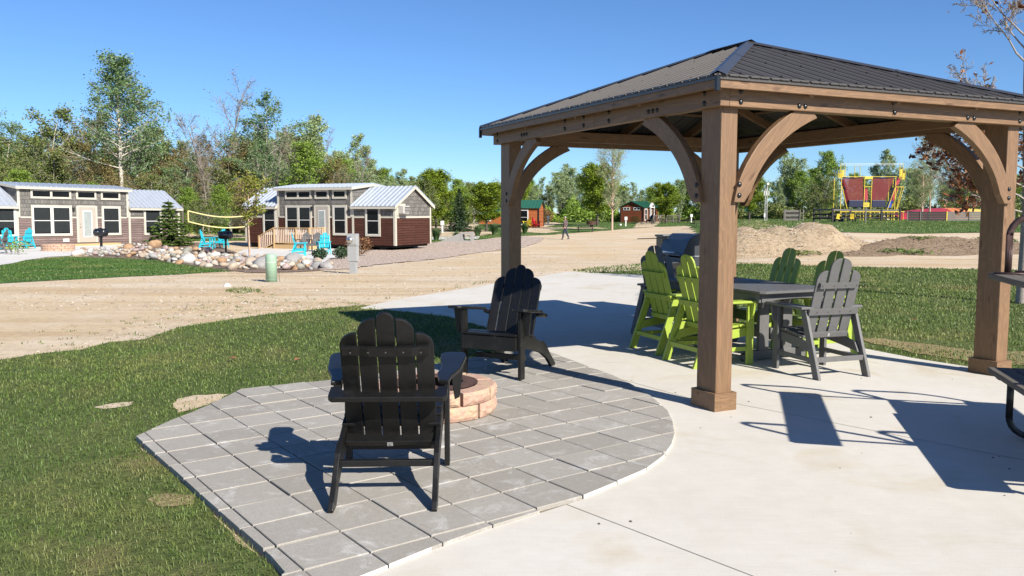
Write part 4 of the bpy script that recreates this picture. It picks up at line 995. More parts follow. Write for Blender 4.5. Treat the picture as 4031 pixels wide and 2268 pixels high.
def cottage(label, loc, rz, secs, wins, door, planks, dep=3.6, group=None, skirt=.3, tilt=0):
    h = thing('cottage', label, 'cottage', loc, rz, group); h.rotation_euler = (0, tilt, rz)
    trimz = 1.56
    x_lo, x_hi = secs[0][0], secs[-1][1]
    for i, (x0, x1, hw, zr, tall) in enumerate(secs):
        y0 = 0.0
        lowm = MB(); e = .0
        lowm.box(((x0 + x1) / 2, dep / 2, trimz / 2), (x1 - x0, dep, trimz), planks).obj('plank_wall', h)
        up = MB(); up.box(((x0 + x1) / 2, dep / 2, (trimz + hw) / 2), (x1 - x0 - .002, dep - .002, hw - trimz), SHAKE)
        for xx, sgn in ((x0, -1), (x1, 1)):
            up.prism([(0, 0), (dep, 0), (dep / 2, zr - hw)], .02, SHAKE, Matrix(((0, 0, 1, xx - (.02 if sgn > 0 else 0)), (1, 0, 0, 0), (0, 1, 0, hw), (0, 0, 0, 1))))
        up.obj('shake_wall', h)
        ov = .22; xo = .18 if tall else (.0, .0)
        xa = x0 - (.16 if tall or i == 0 else -0.0); xb = x1 + (.16 if tall or i == len(secs) - 1 else 0.0)
        sl = (zr - hw) / (dep / 2)
        for ya, yb in ((-ov, dep / 2), (dep + ov, dep / 2)):
            rf = ribroof('roof', h, xa, xb, ya, hw - sl * ov + .06, yb, zr + .06, ZINC)
        fm = MB().box(((xa + xb) / 2, -ov + .012, hw - sl * ov - .035), (xb - xa, .03, .12), TRIM)
        fm.box(((xa + xb) / 2, -ov / 2, hw - sl * ov - .08), (xb - xa - .02, ov, .015), TRIM)
        for xx in ((xa + .012, xb - .012)):
            for ya in (-ov, dep + ov):
                L = sqrt((dep / 2 - ya) ** 2 + (zr - hw + sl * ov) ** 2)
                p0 = Vector((xx, ya, hw - sl * ov - .03)); p1 = Vector((xx, dep / 2, zr - .03)); fm.box((L / 2, 0, 0), (L, .03, .13), TRIM, along(p0, p1))
        fm.obj('fascia', h)
        t = MB()
        for xx, s_ in ((x0, -1), (x1, 1)):
            t.box((xx - s_ * .05, -.012, hw / 2 if not tall else (1.56 + hw) / 2), (.13, .026, hw if not tall else hw - 1.56), TRIM)
        t.box(((x0 + x1) / 2, -.009, trimz), (x1 - x0 - .26, .02, .09), TRIM)
        if i == len(secs) - 1:
            t.box((x1 + .009, dep / 2, trimz), (.02, dep - .2, .10), TRIM)
            for yy in (.05, dep - .05): t.box((x1 + .013, yy, hw / 2), (.03, .12, hw), TRIM)
        if i == 0:
            t.box((x0 - .009, dep / 2, trimz), (.02, dep - .2, .10), TRIM)
            for yy in (.05, dep - .05): t.box((x0 - .013, yy, hw / 2), (.03, .12, hw), TRIM)
        t.obj('trim_board', h)
    for wx0, wx1, z0, z1, n, bl, sa in wins: window(h, wx0, wx1, z0, z1, tuple((0, 1) for _ in range(n)), blind=bl, sash=sa)
    dx0, dx1 = door; dw = dx1 - dx0
    d = MB().box(((dx0 + dx1) / 2, -.03, 1.14), (dw - .2, .05, 2.02), TAUPE).obj('door', h)
    fr = MB(); fr.box((dx0 + .05, -.032, 1.18), (.1, .06, 2.1), TRIM).box((dx1 - .05, -.032, 1.18), (.1, .06, 2.1), TRIM).box(((dx0 + dx1) / 2, -.032, 2.2), (dw - .2, .06, .1), TRIM); fr.obj('door_frame', d)
    cx = (dx0 + dx1) / 2 + .02; g_ = MB().box((cx, -.058, 1.2), (dw * .44, .012, 1.52), WHITE).box((cx, -.066, 1.2), (dw * .36, .006, 1.42), FROST); g_.obj('door_glass', d)
    MB().cyl((0, 0, 0), .03, .05, 10, STEEL, Matrix.Translation((dx0 + .19, -.055, 1.02)) @ Matrix.Rotation(R(90), 4, 'X')).cyl((0, 0, 0), .022, .03, 10, STEEL, Matrix.Translation((dx0 + .19, -.055, 1.2)) @ Matrix.Rotation(R(90), 4, 'X')).obj('door_handle', d)
    MB().box((0, 0, 0), (.09, .07, .22), GB).lathe([(.05, .1), (.07, .06), (.02, .13)], 8, GB).obj('wall_lamp', h, Matrix.Translation((dx0 - .17, -.07, 2.05)))
    u = MB()
    k = x_lo + .5
    while k < x_hi:
        u.box((k, .3, -.02 - skirt / 2 - .1), (.4, .25, skirt + .2), DARKU); u.box((k, dep - .3, -.02 - skirt / 2 - .1), (.4, .25, skirt + .2), CMU); k += 1.9
    u.box(((x_lo + x_hi) / 2, dep / 2, -.06), (x_hi - x_lo - .3, dep - .3, .11), DARKU)
    u.box(((x_lo + x_hi) / 2, dep * .62, -.3), (x_hi - x_lo - .5, .05, .5), DARKU)
    u.obj('chassis', h)
    return h
s1 = lambda z: (26.4 + 46.6 * ((z / 2.862) - 2015.5) / F) / (.575 - .818 * ((z / 2.862) - 2015.5) / F)
O1 = Vector((-26.4, 46.6, -.40))
H1 = cottage('left cottage with rosy plank walls, its long front lit by the sun', O1, math.atan2(.818, .575),
    [(s1(-640), s1(218) - .0, 2.24, 3.25, False), (s1(218), s1(1460), 3.22, 3.43, True), (s1(1460), s1(2030), 2.24, 3.25, False)],
    [(s1(365), s1(822), .525, 2.24, 2, 1.0, True), (s1(365), s1(820), 2.60, 3.12, 2, 0, False), (s1(875), s1(1102), 2.60, 3.12, 1, 0, False), (s1(1153), s1(1370), 2.60, 3.12, 1, 0, False),
     (s1(1155), s1(1370), .525, 2.24, 1, 1.0, True), (s1(1628), s1(1830), .5, 2.22, 1, .8, True), (s1(-70), s1(198), .5, 2.22, 1, .8, True)],
    (s1(872), s1(1105)), PLANKA, group='park cottages', skirt=.15, tilt=R(.6))
MB().box((s1(748), -.02, .27), (.34, .03, .18), WHITE).obj('vent_cover', H1)
stp = MB().box((0, 0, .07), (3.4, .9, .14), PINE)
tag(stp.obj('wooden_step', None, Matrix.Translation(O1 + Vector((.575, .818, 0)) * (s1(950)) + Vector((.818, -.575, 0)) * .5 + Vector((0, 0, -.10))) @ Matrix.Rotation(math.atan2(.818, .575), 4, 'Z')), 'low new pine step below the left cottage door', 'step')
def s2(z):
    r = (900 + z / 2.862 - 2015.5) / F; return 11.0 - (-6.4 - 46.5 * r) / (.891 + .455 * r)
O2 = Vector((-16.2, 51.5, -.40)); R2 = math.atan2(-.455, .891)
H2 = cottage('right cottage with brown plank walls and striped silver roof behind the pine porch', O2, R2,
    [(0, s2(565), 2.24, 3.25, False), (s2(565), s2(1400), 3.22, 3.43, True), (s2(1400), 11.0, 2.24, 3.25, False)],
    [(s2(652), s2(947), .525, 2.24, 2, .5, True), (s2(655), s2(947), 2.60, 3.12, 2, 0, False), (s2(987), s2(1143), 2.60, 3.12, 1, 0, False), (s2(1183), s2(1343), 2.60, 3.12, 1, 0, False),
     (s2(1183), s2(1343), .525, 2.24, 1, .5, True), (s2(1548), s2(1718), .5, 2.22, 1, .18, True), (s2(400), s2(548), .5, 2.22, 1, .5, True)],
    (s2(978), s2(1147)), PLANKB, group='park cottages', skirt=.3)
ac = MB().box((11.19, .55, 1.98), (.36, .62, .42), UTILK0)
for i in range(4): ac.box((11.375, .62, 1.85 + i * .085), (.012, .46, .05), GS)
ac.obj('air_conditioner', H2, bev=.008); MB().box((11.02, .55, 1.98), (.03, .82, .66), TRIM).obj('vent_panel', H2)
# pine porch of the right cottage
W2 = Matrix.Translation(O2) @ Matrix.Rotation(R2, 4, 'Z')
pch = thing('porch', 'pine porch with white-striped balusters and steps before the right cottage', 'porch', O2, R2)
px0, px1 = s2(735) - .25, s2(1160) - .45; pz, pf = -.03, -1.35
MB().box(((px0 + px1) / 2, pf / 2 - .03, pz), (px1 - px0, -pf - .06, .04), PINE).box(((px0 + px1) / 2, pf + .0, pz - .12), (px1 - px0, .04, .2), PINE).box((px1, pf / 2 - .02, pz - .12), (.04, -pf - .06, .2), PINE).obj('deck', pch)
PL = mat_simple('pale_balusters', (0.62, 0.47, 0.36), 0.6, 0.05, 6, 0)
def post_(x, y, z0=-.33, z1=.98): beam('post', (x, y, z0), (x, y, z1), .09, .09, PINE, pch, 0)
xm = px0 + (px1 - px0) * .63
for x in (px0, xm, px1): post_(x, pf)
post_(px1, -.12)
def rail(a, b, n):
    a, b = Vector(a), Vector(b)
    beam('handrail', a + Vector((0, 0, .95)), b + Vector((0, 0, .95)), .10, .04, PINE, pch, 0); beam('bottom_rail', a + Vector((0, 0, .1)), b + Vector((0, 0, .1)), .04, .05, PINE, pch, 0)
    m = MB()
    for i in range(n):
        p = a.lerp(b, (i + .5) / n); m.box((p.x, p.y, p.z + .52), (.04, .035, .82), PL)
    m.obj('baluster_row', pch)
rail((px0, pf, 0), (xm, pf, 0), 13); rail((xm, pf, 0), (px1, pf, 0), 8); rail((px1, pf, 0), (px1, -.15, 0), 8)
sx = px0 - 1.15
post_(sx, pf, -.36, .5); rail((px0, pf, 0), (sx, pf, -.50), 8)
for i in range(3):
    MB().box((px0 - .18 - i * .34, pf / 2, pz - .13 - i * .13), (.36, -pf - .1, .04), PINE).obj('step', pch)
for y in (pf + .03, -.08): MB().prism([(px0, pz - .02), (sx, pz - .38), (sx, pz - .5), (px0 - .5, pz - .5), (px0, pz - .3)], .04, PINE, Matrix(((1, 0, 0, 0), (0, 0, 1, y), (0, 1, 0, 0), (0, 0, 0, 1)))).obj('stringer', pch)

# far cabins
def cabin(label, loc, rz, W, dep, hw, zr, logm, wins, sidewins=(), dormer=None, group='green-roofed cabins'):
    h = thing('cabin', label, 'cabin', loc, rz, group)
    m = MB().box((W / 2, dep / 2, hw / 2), (W, dep, hw), logm)
    for xx in (0, W - .02): m.prism([(0, 0), (dep, 0), (dep / 2, zr - hw)], .02, logm, Matrix(((0, 0, 1, xx), (1, 0, 0, 0), (0, 1, 0, hw), (0, 0, 0, 1))))
    m.obj('wall', h)
    sl = (zr - hw) / (dep / 2)
    for ya, yb in ((-.25, dep / 2), (dep + .25, dep / 2)): ribroof('roof', h, -.25, W + .25, ya, hw - sl * .25 + .04, yb, zr + .04, GREENR, .4)
    t = MB()
    for xx in (0, W):
        for yy in (0, dep): t.box((xx, yy, hw / 2), (.14, .14, hw), GB)
    t.obj('corner_board', h)
    for a in wins: window(h, *a[:4], tuple((0, 1) for _ in range(a[4])), blind=0, sash=True, TR=WHITE, tr=.1)
    for a in sidewins: window(h, *a[:4], tuple((0, 1) for _ in range(a[4])), y=-.03 if not a[5] else W + .03, blind=0, sash=False, TR=WHITE, tr=.09, side=True)
    if dormer:
        x = dormer; d = MB().prism([(x - .8, hw - .1), (x + .8, hw - .1), (x, hw + .75)], .35, WHITE, Matrix(((1, 0, 0, 0), (0, 0, 1, -.4), (0, 1, 0, 0), (0, 0, 0, 1)))).obj('dormer', h)
        MB().prism([(x - .4, hw + .05), (x + .4, hw + .05), (x, hw + .45)], .02, GLASS, Matrix(((1, 0, 0, 0), (0, 0, 1, -.42), (0, 1, 0, 0), (0, 0, 0, 1)))).obj('dormer_window', d)
        for k in (-1, 1): MB().box((x + k * .75, -.3, hw / 2), (.12, .12, hw), WHITE).obj('porch_post', h)
    return h
v = on(1885, 116); cabin('low orange log cabin half hidden by the round tree left of the gazebo post', v, R(-8), 4.2, 3.2, 1.35, 1.9, LOGW, [(.9, 1.7, .4, 1.2, 1), (3.1, 3.8, .4, 1.2, 1)])
v = on(1985, 100); cabin('orange log cabin with green roof just right of the left gazebo post', v, R(-12), 4.1, 3.4, 2.35, 3.2, LOGW, [(1.75, 2.9, .3, 2.1, 1)])
v = on(2532, 130); cabin('brown log cabin with white dormer beyond the gravel road', v, R(58), 9.0, 3.8, 2.35, 3.2, LOGD, [(.5, 1.5, .3, 2.1, 1), (2.2, 3.3, .1, 2.1, 1), (6, 7, .6, 1.7, 1)], [(.5, 1.6, 1.85, 2.3, 2, 0), (2.2, 3.3, 1.85, 2.3, 2, 0)], dormer=2.9)
v = on(2895, 150); v.z = -.95; cabin('dark log cabin with green roof sunk behind the grassy rise', v, R(4), 9.2, 4, 2.3, 3.2, LOGD, [(1.0, 2.4, .9, 1.9, 1), (3.0, 4.0, 1.2, 1.7, 2), (8.0, 9.0, .8, 1.9, 1)], dormer=5.8)
v = on(832, 92); cabin('low brown shed behind the volleyball net', v, R(-6), 8.2, 3.5, 1.7, 2.7, LOGW, [])
# ------------------------------------------------------------------ chairs, grills and pedestals across the road
G7 = 'chairs on the cottage terraces'
t1 = upright('garden_chair', 'teal chair in profile at the right end of the right terrace', TEAL, at(1180, 1016) + Vector((0, 0, .06)), R(-80), G7)
dup(t1, 'teal chair seen from behind beside the two-seat grey chair', at(1275, 1006) + Vector((0, 0, .06)), R(25))
dup(t1, 'teal chair in profile beside the post grill on the right terrace', at(815, 985) + Vector((0, 0, .06)), R(-85))
dup(t1, 'teal chair facing the camera half hidden behind the post grill', at(872, 980) + Vector((0, 0, .06)), R(172))
dup(t1, 'teal chair in profile at the brick fire pit, facing left', on(92, 44.2) + Vector((0, 0, .04)), R(75))
dup(t1, 'teal chair with its back to the camera by the left cottage wall', on(28, 44.2) + Vector((0, 0, .04)), R(15))
dup(t1, 'teal chair cut off by the left edge of the photo', on(-12, 44.6) + Vector((0, 0, .04)), R(-20))
gch = upright('garden_chair', 'grey chair on the walkway at the left edge, in front of the fire pit', GREY, at(2, 1000) + Vector((0, 0, .05)), R(100), G7)
tw = thing('twin_seat', 'grey two-seat slatted chair facing the camera before the pine porch', 'bench', at(1222, 992) + Vector((0, 0, .06)), R(168))
for s in (-.31, .31):
    b_, Mx = back(tw, GREY, [(s + (i - 2) * .10, .085, 0, zt, kd) for i, (kd, zt) in enumerate((('l', .62), ('l', .70), ('c', .74), ('r', .70), ('r', .62)))], R(20), -.05, .3, .02)
MB().box((0, .12, .39), (1.2, .46, .03), GREY).obj('seat', tw, bev=.004)
MB().box((0, .36, .33), (1.2, .03, .1), GREY).obj('apron', tw)
for s in (-.66, 0, .66):
    MB().box((s, .1, .6), (.12, .6, .03), BLACK).obj('armrest', tw); MB().box((s, .33, .3), (.04, .08, .6), GREY).obj('leg', tw); MB().box((s, -.2, .28), (.04, .08, .56), GREY).obj('leg', tw)

def post_grill(label, loc, rz):
    t = thing('post_grill', label, 'grill', loc, rz, 'black barrel grills on posts')
    MB().box((0, 0, .38), (.09, .09, .76), GB).obj('post', t); MB().box((0, 0, .74), (.16, .16, .05), GB).obj('bracket', t)
    prof = [(0, -.36), (.13, -.355), (.20, -.30), (.21, 0), (.20, .30), (.13, .355), (0, .36)]
    MB().lathe(prof, 18, GB, Matrix.Translation((0, 0, .95)) @ Matrix.Rotation(R(90), 4, 'Y')).obj('barrel', t, smooth=True)
    MB().tube([(-.1, -.22, .98), (-.1, -.27, .98), (.1, -.27, .98), (.1, -.22, .98)], .008, 6, STEEL).obj('handle', t, smooth=True)
    MB().cyl((0, 0, 1.13), .04, .07, 10, GB).obj('vent', t)
    return t
pg = post_grill('black barrel grill on a post beside the walkway of the left cottage', at(400, 990), R(-20))
pg2 = dup(pg, 'black barrel grill on a post at the terrace between the cottages', at(890, 998), R(12))
MB().box((.55, 0, .85), (.5, .3, .02), GS).obj('side_shelf', pg2)

UTILG = mat_simple('pale_green_metal', (0.27, 0.40, 0.29), 0.45, 0.06, 6, 0.05)
UTILK = mat_simple('grey_metal_box', (0.36, 0.365, 0.36), 0.5, 0.06, 6, 0.05, metal=0.2)
up_ = thing('utility_pedestal', 'pale green round utility pedestal on the dirt road verge', 'pedestal', at(1069, 1110))
MB().lathe([(.125, 0), (.125, .58), (.118, .605), (.09, .625), (0, .632)], 28, UTILG).obj('housing', up_, smooth=True)
MB().lathe([(.129, .44), (.129, .447)], 28, WHITE).obj('strap', up_)
MB().lathe([(.128, .06), (.128, .065)], 28, UTILG).obj('base_seam', up_)
MB().tube([(.13, 0, .45), (.17, .01, .3), (.165, .02, .1), (.19, .0, 0)], .005, 6, RUST).obj('cable', up_)
mp_ = thing('meter_pedestal', 'grey metal pedestal with a round glass electric meter at the roadside', 'electric meter', at(1392, 1077), R(-14))
MB().box((0, 0, .2), (.19, .12, .4), UTILK).obj('base_column', mp_, bev=.004)
MB().box((0, 0, .53), (.27, .15, .40), UTILK).obj('lower_cabinet', mp_, bev=.006)
mh = MB().prism([(-.08, .735), (.09, .735), (.09, 1.06), (-.10, 1.06), (-.10, .80)], .27, UTILK, Matrix(((0, 0, 1, -.135), (1, 0, 0, 0), (0, 1, 0, 0), (0, 0, 0, 1)))).obj('meter_cabinet', mp_, bev=.006)
MB().lathe([(.085, 0), (.085, .03), (.078, .035), (.078, .07), (.06, .09), (0, .095)], 24, STEEL, Matrix.Translation((-.035, -.10, .90)) @ Matrix.Rotation(R(90), 4, 'X')).obj('meter', mh, smooth=True)
MB().box((-.035, -.197, .90), (.06, .004, .03), GB).obj('meter_display', mh)
cpv = thing('pipe_cap', 'small white plastic cap lying on the dirt road', 'pipe cap', at(894, 1128))
MB().lathe([(.075, 0), (.075, .03), (.045, .04), (.045, .065), (0, .07)], 16, WHITE).obj('cap', cpv)
# volleyball net
NETY = mat_simple('yellow_net_tape', (0.62, 0.55, 0.26), 0.6, 0.04, 6, 0)
NETM, nt, b = nodes('net_mesh'); NETM.node_tree.nodes['Principled BSDF'].inputs['Alpha'].default_value = 0.12
b.inputs['Base Color'].default_value = (.1, .1, .1, 1)
vn = thing('volleyball_net', 'yellow-taped volleyball net strung behind the gap between the cottages', 'net', on(718, 57))
def abs_(px, py, D):
    d = ray(px, py); return Vector((d.x / d.y * D, D, CH + d.z / d.y * D))
a0, a1, b0, b1 = abs_(741, 830, 57), abs_(741, 872, 57), abs_(985, 848, 58), abs_(985, 890, 58); lz = vn.location
for p, q_ in ((a0, b0), (a1, b1)):
    m = MB()
    pts = [p.lerp(q_, i / 10) + Vector((0, 0, -.25 * sin(pi * i / 10))) - lz for i in range(11)]
    for i in range(10): m.box(((pts[i + 1] - pts[i]).length / 2, 0, 0), ((pts[i + 1] - pts[i]).length, .02, .075), NETY, along(pts[i], pts[i + 1]))
    m.obj('tape', vn)
MB().box((.0, 0, 0), (.08, .02, (a0 - a1).length), NETY, Matrix.Translation((a0 + a1) / 2 - lz)).obj('side_tape', vn)
MB().add([tuple(v - lz + Vector((0, 0, dz_))) for v, dz_ in ((a0, 0), (b0, 0), (b1, 0), (a1, 0))], [(0, 1, 2, 3)], NETM).obj('netting', vn)
MB().tube([(0, 0, 0), (0, 0, 2.5)], .07, 8, WOODG).obj('post', vn); q_ = on(1010, 58) - lz; MB().tube([q_, q_ + Vector((0, 0, 2.5))], .07, 8, WOODG).obj('post', vn)
# picnic tables far away
WOODF = mat_simple('dark_table_wood', (0.06, 0.045, 0.035), 0.8, 0.2, 10, 0)
ptf = picnic('dark picnic table on the grass behind the walking person', WOODF, PIPED, on(2305, 84), R(-8), 'picnic tables on the camp lawns')
for px, D, rz, lb in ((1722, 92, 15, 'picnic table left of the blue spruce at the gravel pull-in'), (1958, 86, 10, 'picnic table under the round tree left of the gazebo post'), (2548, 112, -20, 'picnic table before the brown log cabin'),
                      (2333, 112, 5, 'rusty-topped picnic table behind the two trunks'), (2592, 118, 10, 'picnic table right of the cabin porch'), (2690, 120, 0, 'picnic table near the white hookup post'), (2760, 88, 5, 'picnic table partly hidden by the middle gazebo post')):
    dup(ptf, lb, on(px, D), R(rz))
fp = thing('fire_barrel', 'squat black fire ring on the lawn behind the walking person', 'fire pit', on(2329, 100)); MB().lathe([(.55, .35), (.6, .75), (.5, .75), (.5, .4)], 16, RUST).obj('rim', fp); MB().cyl((0, 0, 0), .2, .4, 10, RUST).obj('foot', fp)
fp2 = thing('fire_barrel', 'rusty fire ring beside the small white hookup left of the spruce', 'fire pit', on(1706, 84)); MB().lathe([(.45, 0), (.5, .4), (.42, .4), (.42, .05)], 16, RUST).obj('rim', fp2)
# white hookup posts
hk = thing('hookup_post', 'white hookup post with box at the gravel pull-in left of the spruce', 'hookup post', on(1741, 80), 0, 'white hookup posts')
MB().box((0, 0, .5), (.14, .14, 1.0), WHITE).obj('post', hk, bev=.01); MB().box((0, -.02, .98), (.34, .22, .42), WHITE).obj('box', hk, bev=.02)
for px, D, lb in ((2158, 112, 'white hookup post right of the orange cabin'), (2464, 104, 'white hookup post in front of the brown log cabin'), (2722, 118, 'white hookup post left of the middle gazebo post')): dup(hk, lb, on(px, D), 0)
bl = thing('ball', 'small white ball on the lawn by the birch', 'ball', on(2443, 106)); MB().lathe([(.0, 0), (.12, .03), (.16, .14), (.12, .26), (0, .3)], 12, WHITE).obj('shell', bl, smooth=True)
cb = thing('concrete_block', 'hollow concrete block ramp on the slab past the right cottage', 'concrete block', on(1815, 60), R(-8))
MB().box((.45, 0, .06), (.8, .8, .12), CMU).box((.45, 0, .62), (.8, .8, .12), CMU).box((.11, 0, .34), (.12, .8, .44), CMU).box((.79, 0, .34), (.12, .8, .44), CMU).obj('hollow_box', cb)
MB().prism([(-1.6, 0), (0.04, 0), (0.04, .66)], .8, CMU, Matrix(((1, 0, 0, 0), (0, 0, 1, -.4), (0, 1, 0, 0), (0, 0, 0, 1)))).obj('ramp', cb)
yc = adirondack('garden_chair', 'yellow chair in front of the orange cabin', YELL, on(2080, 98), R(130), 'bright chairs at the orange cabin')
yc.scale = (1.25,) * 3
rc = adirondack('garden_chair', 'red chair in front of the orange cabin', REDL, on(2104, 98), R(-130), 'bright chairs at the orange cabin'); rc.scale = (1.25,) * 3
dc = adirondack('garden_chair', 'black chair before the porch of the brown log cabin', BLACK, on(2562, 122), R(120), None); dc.scale = (1.3,) * 3
fr_ = thing('wooden_railing', 'weathered porch railing of the brown log cabin', 'railing', on(2570, 124), R(25))
MB().box((2.4, 0, 1.1), (4.8, .1, .1), WOODG).box((2.4, 0, .3), (4.8, .08, .1), WOODG).obj('rail', fr_)
for k in range(5): MB().box((k * 1.2, 0, .55), (.12, .12, 1.1), WOODG).obj('post', fr_)
m = MB()
for k in range(24): m.box((.1 + k * .2, .0, .7), (.05, .04, .8), WOODG)
m.obj('baluster_row', fr_)

# ------------------------------------------------------------------ play area on the right
GW = mat_wood('grey_weathered_board', (0.20, 0.185, 0.165), 0.85, 4, 0.5, False, 0.4)
GWD = mat_wood('dark_weathered_board', (0.045, 0.042, 0.04), 0.9, 4, 0.5, False, 0.4)
YEL = mat_simple('yellow_steel', (0.62, 0.46, 0.05), 0.45, 0.05, 6, 0)
def ptw(px, D): v = on(px, D); return v
sc_ = thing('plank_screen', 'tall screen of grey planks beside the mast', 'screen', on(3087, 92), R(-4))
W_ = (3148 - 3087) / F * 92
for x in (0, W_, W_ + .35, .12): MB().box((x, 0, .62), (.10, .10, 1.24), GW).obj('post', sc_)
m = MB()
for k in range(5): m.box((W_ / 2, .06, .15 + k * .23), (W_, .03, .21), GWD if k % 2 else GW)
m.obj('plank_panel', sc_)
ms = thing('mast', 'white lattice mast with a dish and antennas', 'antenna mast', on(3015, 92))
for x, y in ((-.13, 0), (.13, 0), (0, .2)): MB().tube([(x, y, 0), (x * .8, y * .8, 3.5)], .022, 6, WHITE).obj('mast_tube', ms)
m = MB()
for k in range(12): m.tube([(-.13, 0, .3 * k), (.13, 0, .3 * k + .15)], .008, 4, WHITE, cap=False).tube([(.13, 0, .3 * k + .15), (0, .2, .3 * k + .3)], .008, 4, WHITE, cap=False)
m.obj('lattice', ms)
MB().tube([(.08, 0, 3.3), (.08, 0, 4.1)], .025, 6, WHITE).obj('top_tube', ms); MB().lathe([(0, 0), (.13, .02), (.13, .08), (0, .1)], 12, WHITE, Matrix.Translation((.13, 0, 4.0)) @ Matrix.Rotation(R(90), 4, 'X')).obj('dish', ms)
for x in (-.25, .0, .25): MB().box((x, -.05, 3.0), (.07, .07, .5), WHITE).obj('antenna', ms)
MB().box((-.15, -.05, .6), (.16, .12, .4), WHITE).obj('cabinet', ms)
fn = thing('rail_fence', 'grey weathered split rail fence in front of the yellow trampoline frame', 'fence', on(3205, 82))
fps = [(3205, 82), (3278, 79), (3348, 92), (3470, 92), (3543, 92)]; L0 = fn.location.copy()
pp = [on(a, b) - L0 for a, b in fps]; bk_ = [on(3228, 95) - L0, on(3280, 95) - L0, pp[2]]
for p in pp + bk_[:2]: beam('post', p, p + Vector((0, 0, 1.35)), .16, .16, GWD, fn, 0)
def rails(ps, zs):
    for a, b in zip(ps[:-1], ps[1:]):
        for z in zs: beam('rail', a + Vector((0, 0, z)), b + Vector((0, 0, z + .02)), .05, .15, GW if z > .9 else GWD, fn, 0)
rails(pp, (.35, .72, 1.15)); rails(bk_, (.4, 1.2))
sg = thing('warning_sign', 'small yellow sign with two black lines of print on a grey post', 'sign', on(3409, 78))
MB().box((0, .03, 1.05), (.12, .09, 2.1), GW).obj('post', sg); MB().box((0, -.03, 1.62), (.55, .02, .40), YEL).obj('sign_board', sg)
m = MB()
for r_, row in enumerate(((.07, .06, .08, .05), (.06, .09, .07))):
    x = -.2
    for w in row: m.box((x + w / 2, -.043, 1.68 - r_ * .13), (w, .004, .045), DARKP); x += w + .035
m.obj('print', sg)
def trike(label, loc, rz):
    t = thing('pedal_kart', label, 'pedal kart', loc, rz, 'pedal karts by the fence', .8)
    for x, y, r_ in ((-.42, -.25, .30), (.42, -.25, .30), (0, .65, .22)):
        w = MB().lathe([(r_ - .05, -.03), (r_, -.03), (r_, .03), (r_ - .05, .03), (r_ - .05, -.03)], 18, RUBB, Matrix.Translation((x, y, r_)) @ Matrix.Rotation(R(90), 4, 'Y')).obj('wheel', t)
    MB().tube([(-.42, -.25, .3), (.42, -.25, .3)], .03, 6, PIPED).tube([(0, -.25, .3), (0, .65, .22)], .04, 6, mat_blue).obj('frame', t)
    MB().box((0, -.28, .62), (.46, .08, .6), YEL, Matrix.Rotation(R(-15), 4, 'X')).box((0, -.05, .38), (.46, .42, .08), YEL).obj('seat', t, bev=.03)
mat_blue = mat_simple('blue_paint', (0.02, 0.07, 0.40), 0.5, 0.1, 6, 0)
trike('yellow-seated pedal kart with blue frame parked left of its twin at the fence', on(3302, 80), R(200)); trike('yellow-seated pedal kart parked right of its twin at the fence', on(3355, 80), R(165))
# trampoline tower
def m_netc(name, col, a):
    m, nt, b = nodes(name); b.inputs['Base Color'].default_value = (*col, 1); b.inputs['Alpha'].default_value = a; b.inputs['Roughness'].default_value = .8; return m
RNET = m_netc('red_netting', (0.17, 0.02, 0.022), 0.80)
REDV = mat_simple('red_vinyl', (0.36, 0.03, 0.045), 0.45, 0.1, 4, 0); NAVY = mat_simple('navy_vinyl', (0.006, 0.008, 0.04), 0.5, 0.1, 4, 0)
tt = thing('trampoline_tower', 'yellow steel slam-dunk trampoline frame with red netting and navy pads', 'trampoline', on(3308, 95), R(0))
S_ = 95 / F
X = lambda px: (px - 3308) * S_
Zt = lambda py: (831 - py) * S_ + 1.5 - tt.location.z
zp = 1.0
fm = lambda pts, r=.05, nm='frame_tube': MB().tube(pts, r, 6, YEL).obj(nm, tt)
xs = [X(3308), X(3399), X(3428), X(3520), X(3543), X(3557)]
dp = 3.0
for x in (X(3308), X(3399), X(3427), X(3520)): fm([(x, 0, 0), (x, 0, Zt(698))])
for x in (X(3320), X(3540), X(3557)): fm([(x, dp, 0), (x, dp, Zt(700))])
for x in np.linspace(X(3312), X(3555), 14): fm([(x, .0, 0), (x, .0, zp)], .035, 'leg_tube')
fm([(X(3308), 0, zp), (X(3560), 0, zp)]); fm([(X(3308), dp, zp), (X(3560), dp, zp)]); fm([(X(3308), 0, Zt(697)), (X(3525), 0, Zt(697))], .035)
fm([(X(3311), 0, Zt(735)), (X(3337), 0, zp)]); fm([(X(3520), 0, Zt(735)), (X(3489), 0, zp)])
for a, b in ((3535, 3512), (3548, 3528), (3557, 3530)): fm([(X(a), .2, Zt(738)), (X(b), .2, zp)], .04)
fm([(X(3520), 0, Zt(737)), (X(3557), .3, Zt(737))], .04); fm([(X(3400), 0, Zt(736)), (X(3428), 0, Zt(736))], .04)
# backboard cages on top
for x0, x1, z0, z1, y in ((3303, 3326, 703, 650, 0), (3336, 3356, 697, 668, dp), (3534, 3551, 702, 646, 0), (3554, 3570, 708, 665, .6), (3401, 3427, 696, 650, dp)):
    m = MB(); q_ = [(X(x0), y, Zt(z0)), (X(x0), y, Zt(z1)), (X(x1), y + .3, Zt(z1)), (X(x1), y + .3, Zt(z0))]
    m.tube(q_ + [q_[0]], .04, 5, YEL, cap=False)
    if x0 != 3401:
        for k in range(1, 6): t_ = k / 6; m.tube([Vector(q_[0]).lerp(Vector(q_[1]), t_ * .7), Vector(q_[3]).lerp(Vector(q_[2]), t_ * .7)], .03, 4, YEL, cap=False)
        m.box(((X(x0) + X(x1)) / 2, y + .2, Zt((z0 * 2 + z1) / 3)), ((x1 - x0) * S_ * .45, .03, (z0 - z1) * S_ * .45), YEL)
    m.obj('hoop_cage', tt)
